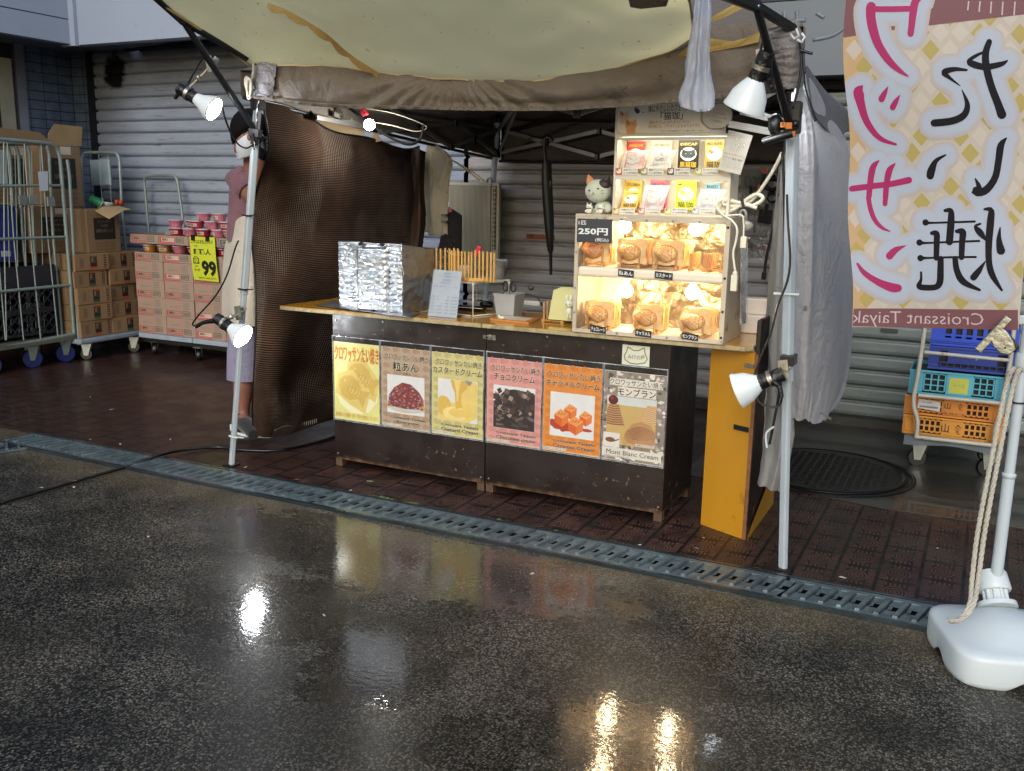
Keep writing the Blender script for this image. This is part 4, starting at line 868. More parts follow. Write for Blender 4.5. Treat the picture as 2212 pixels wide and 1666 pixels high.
        if k == 4:
            b.m(P('b23c1c')); blob(b, LC(5), cx-.02, .125, .085, .022, 18, .12, r_); blob(b, LC(5.1), cx+.075, .12, .03, .008, 10); blob(b, LC(5.2), cx-.045, .108, .014, .01, 10); blob(b, LC(5.2), cx-.1, .14, .02, .016, 10)
            for i, (a, c, s_) in enumerate(((-.01, .20, .034), (.068, .175, .034), (-.055, .165, .040), (.018, .135, .042))):
                def cub(m_, pts, i=i): b.m(P(m_)); b.poly([LC(6+i)(cx+a+p_[0]*s_, c+p_[1]*s_) for p_ in pts])
                cub('e79a56', ((-.9, .35), (-.1, 1.1), (1, .6), (.15, -.1))); cub('d4622a', ((-.9, .35), (.15, -.1), (.1, -1.1), (-.8, -.6))); cub('dd7a3a', ((.15, -.1), (1, .6), (.95, -.45), (.1, -1.1)))
                b.m(P('b84420'))
                for j in range(3): b.poly([LC(6.4+i)(cx+a+p_[0]*s_, c+p_[1]*s_) for p_ in ((-.5+j*.35, .3), (-.3+j*.35, .55), (-.1+j*.4, .75), (-.25+j*.35, .45))])
        ey = (.052, .030)
        for ln, y_ in zip(sp['e'], ey):
            b.m(HALO); b.text(ln, L(14), w=W*(.7 if ln != 'Bean paste' else .43), h=.021, x=W*.55, y=y_, off=.03); b.m(P('2e312b')); b.text(ln, L(15), w=W*(.7 if ln != 'Bean paste' else .43), h=.019, x=W*.55, y=y_, off=.014)
        b.m(P('d9d6cc')); rect(b, L(5), .006, .006, W*.42, .017); b.m(INK); b.text('特定8品目アレルギー表示:卵・乳・小麦', L(6), w=W*.38, h=.007, x=W*.215, y=.0115)
    else:
        cols = ['b9a5ac', 'd9d3c4', '5a5248', 'a88f9a', 'c9c2b0', '7c7a68', 'e4dfd4']
        for i in range(330):
            a, c = r_.uniform(.008, W-.008), r_.uniform(.006, H-.006)
            if .04 < a < W-.045 and .08 < c < .33: continue
            b.m(P(r_.choice(cols))); blob(b, L(1+i*.006), a, c, r_.uniform(.006, .014), r_.uniform(.006, .012), 7, .35, r_)
        b.m(P('ddd8ce')); rect(b, L(4), .03, .352, W-.02, .385); rect(b, L(4), .07, .305, W-.05, .347); rect(b, L(4), .004, .014, W-.012, .058)
        b.m(INK); b.text(JT, L(5), w=W*.84, h=.028, x=W*.52, y=.369, off=.004); b.text('モンブラン', L(5), w=W*.6, h=.036, x=W*.53, y=.326, off=.012)
        b.m(P('c7a86a')); rect(b, L(4.2), .02, .075, W-.045, .302); b.m(P('cfd6d6')); rect(b, L(4.4), .02, .262, W-.045, .302)
        def LC(i): return lambda x, y: fn(min(max(x, .0205), W-.0455), y, .0003*i)
        for (cx, cy, rx, ry, m1, m2) in ((.055, .165, .052, .10, 'b98d62', '7d5636'), (.235, .19, .05, .085, 'd9b48a', 'bd9468')):
            b.m(P(m1)); b.poly([LC(5)(cx+a*rx, cy+c*ry) for a, c in ((-1, 0), (1.05, 0), (.85, .35), (.6, .7), (.4, 1), (-.4, 1), (-.7, .6))])
            b.m(P(m2))
            for j in range(9): y_ = cy+ry*(.04+j*.105); k_ = rx*(1.0-.062*j); b.poly([LC(6)(cx-k_, y_+.002), LC(6)(cx, y_-.004), LC(6)(cx+k_, y_+.002), LC(6)(cx+k_*.9, y_+.0055), LC(6)(cx, y_+.0005), LC(6)(cx-k_, y_+.0058)])
        b.m(P('5a1c14')); blob(b, LC(7), .05, .283, .024, .022, 16); b.m(P('8a3a2c')); blob(b, LC(7.3), .044, .29, .008, .007, 8)
        b.m(P('b98c62')); b.poly([LC(7)(.195+a*.085, .115+c*.085) for a, c in ((-1, -.1), (-.95, .3), (-.6, .75), (-.1, .95), (.45, .8), (.85, .4), (.95, -.1), (.6, -.38), (-.1, -.42), (-.7, -.32))])
        b.m(P('7d5434'))
        for j in range(11):
            r1 = .012+j*.0062; pr = None
            for i in range(10):
                t = R(200-i*20); q = (.195-.03+r1*math.cos(t)*1.15+.0025*j, .098+r1*math.sin(t)*.95)
                if pr: b.poly([LC(8)(*pr), LC(8)(*q), LC(8)(q[0], q[1]+.0028), LC(8)(pr[0], pr[1]+.0028)])
                pr = q
        b.m(P('dcdcd8')); rect(b, L(9), .008, .06, .088, .128); b.m(P('7a5030')); blob(b, L(10), .042, .094, .024, .012, 14); b.poly([L(10)(.06, .092), L(10)(.086, .103), L(10)(.086, .097), L(10)(.06, .086)])
        b.m(P('cfc9bd')); rect(b, L(9), .165, .078, W-.046, .09); b.m(INK); b.text('画像はイメージです', L(10), w=.075, h=.008, x=.21, y=.084)
        b.m(P('24323a')); b.text('Mont Blanc Cream', L(9), w=W*.83, h=.022, x=W*.5, y=.038); b.text('特定8品目アレルギー表示:卵・乳・小麦', L(9), w=W*.4, h=.006, x=W*.25, y=.018)
    b.done('printed_sheet', o)
    B(CLR).box(x0, x1, -.0115, -.0105, PB, PT_).done('clear_sleeve', o)
    b = B(clear('sleeve_edge', gl=.3, haze=.35)); b.box(x0, x0+.002, -.0112, -.001, PB+.002, PT_).box(x1-.002, x1, -.0112, -.001, PB+.002, PT_).box(x0, x1, -.0112, -.001, PB-.001, PB+.0015).box(x0, x1, -.0125, -.0106, PT_-.004, PT_); b.done('sleeve_edge', o)

# shop logo card: cat-head outline
c0, c1 = AY(1345, 744, -.003), AY(1402, 793, -.003)
fnc = lambda x, y: V((lerp(c0.x, c1.x, x), -.0042, lerp(c1.z, c0.z, y)))
b = B(P('c5c9b8')).box(c0.x, c1.x, -.0035, -.0011, c1.z, c0.z); b.m(P('7d6c33'))
pts = [(.20, .9), (.42, .74), (.60, .76), (.80, .93), (.84, .62), (.93, .40), (.84, .18), (.55, .08), (.3, .1), (.12, .25), (.08, .45), (.16, .66)]
pp = [fnc(*p_) for p_ in pts]
for a, c in zip(pp, pp[1:]+pp[:1]): b.bar(a, c, .0045, .0006, up=(0, 1, 0))
b.text('みけの屋', lambda x, y: fnc(x, y)+V((0, -.0004, 0)), w=.62, h=.24, x=.52, y=.42, off=.01)
tag(b.done('logo_card'), 'small pale square card with a cat-head outline above the rightmost poster', 'card')
# ================================================================== DISPLAY CASE
WW = mat('worn_white_wood', 'b9ad98', .6, var=.12, vs=4, dirt=('8d7f6b', 7, .58), bump=.1); WOOD = mat('rack_wood', 'b98a4e', .5, var=.2, vs=30); WIN = mat('case_inside', 'ddd2bc', .55, var=.05)
def foil(name, c, rough=.16, bs=14, st=.9):
    n = N(name); co_ = n.co(); f = n.x('ADD', n.noise(bs, 4, .6, co_, 1.2), n.x('MULTIPLY', n.noise(bs*4, 3, .65, co_, .8), .5))
    vo = n.new('ShaderNodeTexVoronoi'); vo.feature = 'DISTANCE_TO_EDGE'; vo.inputs['Scale'].default_value = bs*1.6; n.put(vo.inputs[0], n.co(scale=(1, 1, 1.8)))
    f = n.x('ADD', f, n.x('MULTIPLY', vo.outputs[0], 1.1))
    n.set(Base_Color=c, Metallic=1.0, Roughness=n.x('ADD', rough, n.x('MULTIPLY', n.noise(bs*2, 3), .2)), Normal=n.bump(f, st, .022)); return n.m
FOIL = foil('crinkled_foil', hx('c4c8ce'), .24, 5, .5); FOILB = foil('foil_backing', hx('8a7a60'), .28, 4, .55)
cs_ = thing('display_case', (1.74, .1, .86), 'lit two-tier wooden display case of fish pastries standing on the counter', 'display case')
X0, X1, YF_, YB, Z0, Z1 = 1.398, 2.088, -.07, .245, .861, 1.385
zs1, zs0 = AY(1248, 575, YF_).z, AY(1248, 597, YF_).z
B(WW).box(X0, X0+.014, YF_+.012, YB, Z0, Z1-.008).done('left_panel', cs_)
B(WW).box(X1-.014, X1, YF_+.012, YB, Z0, Z1-.008).done('right_panel', cs_)
B(WW).box(X0, X1, YF_, YB, Z1-.008, Z1+.004).done('top_panel', cs_)
B(WIN).box(X0+.0145, X1-.0145, YF_+.012, YB, Z0, Z0+.012).done('bottom_panel', cs_)
b = B(WW); b.box(X0-.001, X0+.017, YF_, YF_+.0115, Z0, Z1-.0085).box(X1-.02, X1+.001, YF_, YF_+.0115, Z0, Z1-.0085).box(X0+.0175, X1-.0205, YF_, YF_+.0115, Z0, Z0+.017).box(X0+.0175, X1-.0205, YF_, YF_+.0115, Z1-.024, Z1-.0085); b.done('front_frame', cs_, bevel=.0012)
B(WIN).box(X0+.0145, X1-.0145, YF_+.002, YB-.005, zs0, zs1).done('shelf', cs_, bevel=.012)
B(WIN).box(X0+.0145, X0+.12, YB-.02, YB-.004, Z0+.013, Z1-.01).done('back_panel', cs_)
def bk(s_, t_): p = V((lerp(X0+.115, X1-.015, s_), YB-.012, lerp(Z0+.012, Z1-.01, t_))); return p+V((0, .009*nz(p, 16, 1)+.004*nz(p, 40, 1), 0))
B(FOILB).grid(bk, 60, 46).done('foil_backing', cs_)
b = B(mat('screw_blue', '6c7c90', .4, .6))
for x in [X0+.1+i*.115 for i in range(5)]:
    for z in (Z0+.009, Z1-.016): b.lathe([(.005, 0), (.004, .003)], (x, YF_-.0002, z), (0, -1, 0), 8)
for z in (.95, 1.06, 1.22): b.lathe([(.005, 0), (.004, .003)], (X0+.008, YF_-.0002, z), (0, -1, 0), 8)
b.m(BLACKP)
for z in (.89, 1.0, 1.14, 1.35): b.lathe([(.006, 0), (.004, .003)], (X1-.009, YF_-.0002, z), (0, -1, 0), 8)
b.done('screw', cs_)
B(clear('case_film', gl=.05, rough=.12, haze=.02, hz=(1, .9, .7))).box(X0+.018, X1-.021, YF_+.0118, YF_+.0124, Z0+.018, Z1-.025).done('clear_film', cs_)
HOT = glow('bulb_warm', (1, .77, .46), 72)
for u, v in ((1349, 489), (1504, 494), (1352, 628), (1496, 632)):
    p = AY(u, v, .045); bo = B(HOT).ball(p, .031, n=20).done('light_bulb', cs_); B(mat('bulb_socket', 'd8cdb8')).cyl(p+V((0, 0, .028)), p+V((0, 0, .06)), .014, .018).done('bulb_socket', bo, smooth=50)
# price board and flavour tags
SLATE = P('33363c'); CHALK = P('d9dcda')
def sign(u0, v0, u1, v1, Y, lines, lab, nm='price_board', m0=SLATE, m1=CHALK, skew=0, cat='price board', group=None, off=.006):
    a, c = AY(u0, v0, Y), AY(u1, v1, Y); sl = skew*(c.x-a.x)
    def fn(x, y, d=0): return V((lerp(a.x, c.x, x), Y-.0035-d, lerp(c.z, a.z, y)+sl*(x-.5)))
    b = B(m0).hexa([fn(0, 0, -.0025), fn(1, 0, -.0025), fn(1, 0, -.0005+.0005), fn(0, 0, 0), fn(0, 1, -.0025), fn(1, 1, -.0025), fn(1, 1, 0), fn(0, 1, 0)])
    for ln in lines:
        t, x, y, w_, h_ = ln[:5]; b.m(ln[5] if len(ln) > 5 else m1); b.text(t, lambda X_, Y_: fn(X_, Y_, .0006), w=w_, h=h_, x=x, y=y, off=ln[6] if len(ln) > 6 else off)
    return tag(b.done(nm), lab, cat, group)
sign(1248, 472, 1322, 526, YF_-.001, [('1匹', .15, .83, .22, .17, None or CHALK, .01), ('250円', .46, .47, .84, .30, CHALK, .03), ('(税込)', .72, .12, .38, .17, CHALK, .012)], 'dark price board reading 250 yen at the top left of the display case')
TG = [('粒あん', 1336, 582, 1369, 599, 'bean paste tag'), ('カスタード', 1415, 587, 1453, 604, 'custard tag'), ('チョコレート', 1276, 703, 1309, 720, 'chocolate tag'), ('キャラメル', 1373, 712, 1407, 729, 'caramel tag'), ('モンブラン', 1473, 719, 1508, 736, 'mont blanc tag')]
LB = ['small black tag on the upper shelf edge under the left pastries', 'small black tag on the upper shelf edge under the custard pastries', 'small black tag at the bottom left front of the display case, for chocolate', 'small black tag in the middle of the case bottom, for caramel', 'small black tag at the bottom right of the case, for chestnut cream']
for (t, a, c, d, e_, _), lb in zip(TG, LB): sign(a, c, d, e_, YF_-.001 if c < 650 else YF_-.002, [(t, .5, .5, .88, .62, CHALK, .02)], lb, 'flavour_tag', P('1a1b1d'), CHALK, -.06, 'flavour tag', 'flavour tags on the display case')
# racks of dowels and fish-shaped pastries
def rack(x, y, z, lab, nd=6, W=.075, L=.17, hd=.075, grp='dowel racks', rot=0):
    o = thing('dowel_rack', (x, y, z), lab, 'rack', grp)
    for s_ in (-1, 1): B(WOOD).box(x+s_*W/2-.008, x+s_*W/2+.008, y-L/2, y+L/2, z, z+.014).done('base_rail', o, bevel=.001)
    for s_ in (-1, 1): B(WOOD).cyl((x-W/2, y+s_*L*.36, z+.007), (x+W/2, y+s_*L*.36, z+.007), .004, n=8).done('cross_rod', o, smooth=50)
    d0 = None
    for s_ in (-1, 1):
        for i in range(nd):
            yy = y-L/2+.010+i*(L-.02)/(nd-1)
            if d0 is None: d0 = B(WOOD).cyl((x+s_*W/2, yy, z+.013), (x+s_*W/2, yy, z+hd), .0045, n=8).done('dowel', o, smooth=50); p0 = V((x+s_*W/2, yy, 0))
            else: d = d0.copy(); COL.objects.link(d); d.parent = o; d.location = (x+s_*W/2-p0.x, yy-p0.y, 0)
    if rot: o.rotation_euler = (0, 0, rot)
    return o
def pastry_mat(name, c1, c2):
    n = N(name); col = n.mix(n.ramp(n.noise(18, 5, .65), .35, .65), hx(c1), hx(c2)); n.set(Base_Color=col, Roughness=.4, Normal=n.bump(n.noise(60, 4, .6), .4, .004)); n.set(**{'Subsurface Weight': .0, 'Coat Weight': .25, 'Coat Roughness': .2}); return n.m
PM = [pastry_mat('baked_golden', 'cf9448', 'ecc684'), pastry_mat('baked_custard', 'd9a860', 'f0d09a'), pastry_mat('baked_red_lit', 'b06a3a', 'dca060')]  # last tone has the reddish light on the upper left pastry put in
PBR = pastry_mat('baked_edge', 'a8682e', 'c88e4a'); PPL = pastry_mat('baked_pale', 'd8a860', 'edd09a')
def pastry(m, lab):
    o = thing('fish_pastry', (0, 0, 0), lab, 'pastry', 'fish-shaped croissant pastries in the display case')
    def fn(s_, t_):
        x, z = (s_-.5)*.142, .006+t_*.105; cx, cz = (x+.012)/.052, (z-.055)/.036
        body = max(0, 1-cx*cx-cz*cz)**.5; tx = -x-.04
        tail = max(0, 1-(abs(tx)/.024)**2)*max(0, 1-(abs(z-.055)/(.014+.9*max(0, tx+.022)))**2)
        scale = .0015*math.sin(x*330)*math.sin(z*330)*(body > .35)
        edge = .004*math.sin(s_*9+t_*3)
        return V((x+.004*math.sin(t_*9), -.010-.026*body-.020*tail-scale+edge*.4, z+.003*math.sin(s_*11)))
    b = B(m).grid(fn, 64, 48)
    b.m(PBR); kb = len(b.mats)-1; b.m(PPL); kp = len(b.mats)-1; b.m(m)
    for f_ in b.bm.faces:
        c_ = f_.calc_center_median(); d_ = 1-((c_.x+.012)/.052)**2-((c_.z-.055)/.036)**2; tx = -c_.x-.04; e_ = (1-(abs(tx)/.026)**2 if abs(tx) < .026 else 0) > .12 and abs(c_.z-.055) < .012+.9*max(0, tx+.024)
        if abs(d_) < .13 and not e_: f_.material_index = kb
        elif d_ <= 0 and not e_: f_.material_index = kp
        elif d_ > .15 and c_.x < .015 and (int(c_.x*260+c_.z*260) % 3 == 0): f_.material_index = kb
        elif .018 < c_.x < .022 and d_ > 0: f_.material_index = kb
        elif e_ and int((c_.z)*330) % 3 == 0: f_.material_index = kb
    b.grid(lambda s_, t_: fn(s_, t_)*1.0+V((0, .020-2*min(0, fn(s_, t_).y)*0, 0)), 34, 26, flip=True)
    b.poly([(-.071, -.006, .006), (.071, -.006, .006), (.071, .010, .006), (-.071, .010, .006)]); b.poly([(-.071, -.006, .111), (.071, -.006, .111), (.071, .010, .111), (-.071, .010, .111)])
    for s_ in (-1, 1): b.poly([(s_*.0705, -.008, .006), (s_*.0705, .010, .006), (s_*.0705, .010, .111), (s_*.0705, -.008, .111)])
    b.done('baked_slab', o)
    B(BLACKP).ball((.036, -.0285, .066), .0028, n=8).done('eye', o); return o
zt, zb_ = zs1+.0005, Z0+.0125
bins = [ # u centre, shelf, n pastries, material, label, nd
 (1296, 0, 1, 2, 'left'), (1374, 0, 3, 0, 'bean paste'), (1452, 0, 3, 1, 'custard'), (1518, 0, 0, 0, 'empty'), (1556, 0, 0, 0, 'corner'),
 (1305, 1, 2, 0, 'chocolate'), (1408, 1, 2, 0, 'caramel'), (1510, 1, 2, 1, 'chestnut')]
RL = ['dowel rack at the left of the upper shelf behind the price board', 'dowel rack holding pastries above the bean paste tag', 'dowel rack holding pastries above the custard tag', 'empty dowel rack right of the custard pastries', 'empty dowel rack in the upper right corner of the case', 'dowel rack beside the chocolate tag at the case bottom', 'dowel rack in the middle of the case bottom', 'dowel rack at the bottom right of the case']
ordn = ['front', 'middle', 'rear']
for (u, sh, npz, mi, nm), rl in zip(bins, RL):
    zz = (zt, zb_)[sh]; p = AY(u, 560 if sh == 0 else 700, .07); xx = p.x
    rack(xx, .06 if sh == 0 else .045, zz, rl, W=.088 if npz else .06, hd=.075)
    proto = None
    for i in range(npz):
        lb = {'left': 'reddish fish pastry in the upper left rack behind the price board'}.get(nm, '%s fish pastry in the %s rack of the display case' % (('front', 'rear')[i] if npz == 2 else ordn[i], nm))
        if proto is None: proto = pastry(PM[mi], lb); q = proto
        else: q = dup(proto, label=lb)
        q.location = (xx+.006+.004*i, -.002+i*.050, zz+.013); q.rotation_euler = (R(-4+3*i), 0, R(-4+5*i))
        if npz > 1: q['label'] = lb

# ================================================================== COFFEE SHELF ON TOP
SW = mat('shelf_white', 'd3cbb8', .5, var=.06, dirt=('b3a78f', 9, .66))
sh = thing('coffee_shelf', (1.8, .05, 1.39), 'small white two-tier shelf of drip coffee packets on top of the display case', 'shelf')
A, Bx, y0, y1, z0, z1 = AY(1322, 468, -.05).x, AY(1573, 470, -.05).x, -.05, .09, 1.3895, AY(1325, 291, -.05).z
zm = AY(1320, 381, -.05).z; zm2 = AY(1320, 375, -.05).z
B(SW).box(A, A+.012, y0, y1, z0, z1-.011).done('side_panel', sh); B(SW).box(Bx-.012, Bx, y0, y1, z0, z1-.011).done('side_panel', sh)
B(SW).box(A, Bx, y0-.003, y1, z1-.0105, z1).done('top_board', sh, bevel=.001); B(SW).box(A+.0125, Bx-.0125, y0, y1-.006, z0, z0+.01).done('bottom_board', sh)
B(SW).box(A+.0125, Bx-.0125, y0+.001, y1-.006, zm, zm2).done('middle_board', sh); B(SW).box(A+.0125, Bx-.0125, y1-.0055, y1, z0, z1-.011).done('back_board', sh)
B(SW).box(A+.0125, Bx-.0125, y0+.001, y0+.005, z1-.024, z1-.011).box(A+.0125, Bx-.0125, y0+.0015, y0+.0045, zm-.013, zm).done('added_front_lip', sh)  # lips added to hide the glow strips behind them
for zq in (z1-.011, zm): B(glow('added_shelf_glow', (1, .93, .78), 26)).box(A+.03, Bx-.03, y0+.007, y0+.014, zq-.006, zq-.0005).done('added_light_strip', sh)  # added glow strips to brighten both tiers, not fittings of the shelf
def catface(b, fn, x, y, s, m1, m2, m3):
    b.m(m1); b.poly([fn(x+a*s, y+c*s) for a, c in ((-.5, -.1), (-.45, .3), (-.42, .62), (-.15, .42), (.15, .42), (.42, .62), (.45, .3), (.5, -.1), (.25, -.42), (-.25, -.42))])
    b.m(m2); b.poly([fn(x+a*s, y+c*s)+V((0, -.0003, 0)) for a, c in ((-.45, .28), (-.42, .6), (-.15, .4), (-.02, .15), (-.25, .0))]); b.m(m3)
    for e_ in (-.18, .18): b.poly([fn(x+(e_+a*.06)*s, y+(.1+c*.06)*s)+V((0, -.0006, 0)) for a, c in ((-1, 0), (0, 1), (1, 0), (0, -1))])
def packet(u0, v0, u1, v1, Y, c, t1, t2, lab, cm=('e8e0d0', 'c77a3a', '222222'), tc='2a2a2a', lean=0, sleeve=False, grp='drip coffee packets on the white shelf'):
    a, d = AY(u0, v0, Y), AY(u1, v1, Y)
    def fn(x, y): return V((lerp(a.x, d.x, x)+lean*(y)*.02, Y-.003+abs(lean)*(y-.5)*.03, lerp(d.z, a.z, y)))
    def f2(x, y): return fn(x, y)+V((0, -.0006, 0))
    b = B(P(c)).hexa([fn(0, 0), fn(1, 0), fn(1, 0)+V((0, .003, 0)), fn(0, 0)+V((0, .003, 0)), fn(0, 1), fn(1, 1), fn(1, 1)+V((0, .003, 0)), fn(0, 1)+V((0, .003, 0))])
    b.m(P('efe8d8')); b.poly([f2(.5+.4*math.cos(t*.45), .52+.24*math.sin(t*.45)) for t in range(14)])
    def f3(x, y): return fn(x, .3+(y)*.42)+V((0, -.0011, 0))
    catface(b, f3, .5, .5, .7, P(cm[0]), P(cm[1]), P(cm[2]))
    b.m(P(tc)); b.text(t1, lambda x, y: fn(x, y)+V((0, -.0012, 0)), w=.8, h=.09, x=.5, y=.86, off=.02); b.text(t2, lambda x, y: fn(x, y)+V((0, -.0012, 0)), w=.8, h=.2, x=.5, y=.16, off=.012)
    r = b.done('coffee_packet'); tag(r, lab, 'coffee packet', grp)
    if sleeve: tag(B(clear('packet_sleeve', gl=.05, rough=.2, haze=.35, hz=(.95, .93, .88))).poly([fn(-.3, -.05)+V((0, -.003, 0)), fn(1.3, -.05)+V((0, -.003, 0)), fn(1.45, 1.12)+V((0, -.003, 0)), fn(-.15, 1.12)+V((0, -.003, 0))], (0, .0006, 0)).done('sleeve', r), None)
Yb_ = .07; T2 = '猫珈'
packet(1355, 306, 1391, 368, Yb_, 'b8342c', 'AKAGOME', T2, 'red coffee packet standing at the back left of the top tier', tc='e8c060')
packet(1409, 305, 1449, 368, Yb_, 'e6dcc0', 'AROMARE', T2, 'cream coffee packet at the back of the top tier, second from left', ('3a3034', 'e0d8c8', 'c08a30'), '5f7a3a')
packet(1467, 303, 1508, 366, .03, '1f1d1c', 'DECAF', '黒'+T2, 'black packet with a dark cat on the top tier', ('3c4650', '2c343c', 'd8b050'), 'd6b83e')
packet(1525, 302, 1562, 366, .04, 'b49a50', 'MILD BLEND', T2, 'gold packet partly behind the hanging card on the top tier', ('e8e0d0', 'c77a3a', '222222'), '2c2a22')
packet(1350, 329, 1382, 364, -.01, 'c24440', 'AKAGOME', T2, 'red packet leaning in a clear sleeve on the top tier', tc='f0e0d0', lean=.5, sleeve=True)
packet(1408, 329, 1440, 362, -.01, 'e2dccb', 'AROMARE', T2, 'cream packet leaning in a clear sleeve on the top tier', ('3a3034', 'e0d8c8', 'c08a30'), '5a5a44', lean=.5, sleeve=True)
packet(1351, 390, 1385, 455, Yb_, 'c9a640', 'COLOMBIA', T2, 'mustard packet at the back left of the lower tier')
packet(1405, 389, 1440, 455, Yb_, 'cc5f78', 'BRAZIL', T2, 'pink packet at the back of the lower tier', ('f0e8e0', '202020', '202020'))
packet(1462, 389, 1502, 453, .03, 'c6cb2c', 'MOCHA', T2, 'lime yellow packet on the lower tier', ('f0d890', 'd8a040', '705020'), '3a3c20')
packet(1525, 395, 1553, 455, Yb_, '7fb4cc', 'BREEZY', T2, 'light blue packet at the back right of the lower tier')
packet(1344, 412, 1377, 450, -.01, 'cfa640', 'COLOMBIA', T2, 'small mustard packet leaning at the front left of the lower tier', lean=.5)
packet(1394, 406, 1424, 451, -.01, 'd0708a', 'BRAZIL', T2, 'small pink packet leaning in front on the lower tier', ('f0e8e0', '202020', '202020'), lean=.5, sleeve=True)
packet(1513, 414, 1545, 452, -.01, 'aeb2cc', 'BREEZY', T2, 'pale lilac packet leaning at the front right of the lower tier', lean=.5, sleeve=True)
PCW = P('e4dfd2'); pc = ['c0563c', '93a26a', '5a4a52', 'b8c060', 'c9a640', 'cc7a88', 'cdd060', 'a8b4c8']
nmz = ['赤米ブレンド', '黒豆ブレンド', '炭焼ブレンド', 'まろやかブレンド', '三毛猫(コロンビア)', 'ハチワレ(ブラジル)', '茶トラ(モカ)', 'さびねこ(ブリージー)']
pos = ['at the far left', 'second from left', 'third from left', 'at the far right']
for i in range(8):
    r_, c_ = divmod(i, 4); u0 = (1330, 1385, 1442, 1502)[c_]-(6 if r_ else 0); v0 = (363, 449)[r_]; u1 = u0+(47, 47, 48, 49)[c_]; v1 = v0+15
    a, d = AY(u0, v0, -.055), AY(u1, v1, -.055)
    fn = lambda x, y, k=0, a=a, d=d: V((lerp(a.x, d.x, x), -.0555-.0005*k, lerp(d.z, a.z, y)))
    b = B(PCW).box(a.x, d.x, -.055, -.0535, d.z, a.z); b.m(P(pc[i])); rect(b, lambda x, y: fn(x, y, 0), 0, 0, .3, 1); catface(b, lambda x, y: fn(x*.3, y, 1), .5, .5, .75, P('e8e0d0'), P('9a6a40'), P('222222'))
    b.m(INK); b.text(nmz[i], lambda x, y: fn(x, y, 1), w=.6, h=.3, x=.66, y=.72, off=.01); b.text('1ヶ入200円(税込)', lambda x, y: fn(x, y, 1), w=.62, h=.34, x=.66, y=.27, off=.01)
    tag(b.done('price_card'), 'small price card with a cat picture, %s of the %s tier edge' % (pos[c_], ('upper', 'lower')[r_]), 'price card', 'price cards on the coffee shelf')
# header board
a, d = AY(1331, 224, -.03), AY(1567, 290, -.03); dz = .02
hb = thing('header_board', ((a.x+d.x)/2, -.03, z1), 'cream header board with painted cats standing on the coffee shelf', 'sign board')
def fh(x, y, k=0): return V((lerp(a.x, d.x, x), -.031-.0005*k, lerp(z1, a.z+dz*(x-.3), y)))
b = B(P('c9c2b2')).hexa([fh(0, 0), fh(1, 0), fh(1, 0)+V((0, .004, 0)), fh(0, 0)+V((0, .004, 0)), fh(0, 1), fh(1, 1), fh(1, 1)+V((0, .004, 0)), fh(0, 1)+V((0, .004, 0))])
b.m(P('a89c74')); rr_ = lambda m, k: [fh(x, y, k) for x, y in ((.05+m, .03+m*3), (.86-m, .03+m*3), (.90-m, .16), (.90-m, .8), (.86-m, .95-m*3), (.05+m, .95-m*3), (.015+m, .8), (.015+m, .16))]
b.poly(rr_(0, 1)); b.m(P('ded6c2')); b.poly(rr_(.004, 2))
for x, y, s_, m1, m2 in ((.085, .62, .10, 'd9b8a0', 'b07a5c'), (.235, .66, .13, 'e0dcd0', '2a2c2a'), (.15, .30, .11, 'd89a60', 'b8783c')):
    fw_ = lambda X, Y_: fh(X, y+(Y_-y)*3.0, 3)
    b.m(P(m1)); b.poly([fw_(x+c*s_, y+e_*s_) for c, e_ in ((-.35, -.9), (-.4, -.3), (.4, -.3), (.38, -.9))])
    catface(b, lambda X, Y_: fh(X, y+(Y_-y)*3.0, 4), x, y, s_, P(m1), P(m2), INK)
b.m(P('2f3230')); b.text('体にやさしいカフェインレス', lambda x, y: fh(x, y, 3), w=.43, h=.22, x=.52, y=.80, off=.01); b.text('「猫珈」', lambda x, y: fh(x, y, 3), w=.20, h=.25, x=.52, y=.56, off=.01)
b.m(P('a8684e')); b.text('猫好きさんにはたまらにゃい♪', lambda x, y: fh(x, y, 3), w=.36, h=.11, x=.50, y=.37, off=.008); b.text('自分用にも、プチギフトにもオススメです。', lambda x, y: fh(x, y, 3), w=.47, h=.11, x=.55, y=.25, off=.008)
b.m(P('4a4c48')); b.text('売上の一部を公益財団法人どうぶつ基金へ寄付しています。', lambda x, y: fh(x, y, 3), w=.38, h=.06, x=.62, y=.10)
b.done('printed_board', hb)
bb = B(P('7d7464')); cc, ce = AY(1549, 251, -.045), AY(1582, 251, -.045); rx = ce.x-cc.x
def cloud(k, s_, nn=40): return [V((cc.x+rx*s_*(1+.05*abs(math.sin(t*4)))*math.cos(t), -.046-.0006*k, cc.z+rx*.80*s_*(1+.06*abs(math.sin(t*4)))*math.sin(t))) for t in [2*math.pi*i/nn for i in range(nn)]]
bb.poly(cloud(0, 1.0), (0, .003, 0)); bb.m(P('c4baa8')); bb.poly(cloud(1, .95)); bb.m(P('6a5f50'))
for i, t in enumerate(('カフェインの', 'ドリップ式コーヒーです。', '♡人間用☆')):
    bb.text(t, lambda x, y: V((cc.x+x*rx+.15*y*0, -.0475, cc.z+y*rx-.22*x*rx)), w=(1.0, 1.35, .8)[i], h=.17, x=0, y=.2-.26*i)
bb.done('speech_bubble', hb)
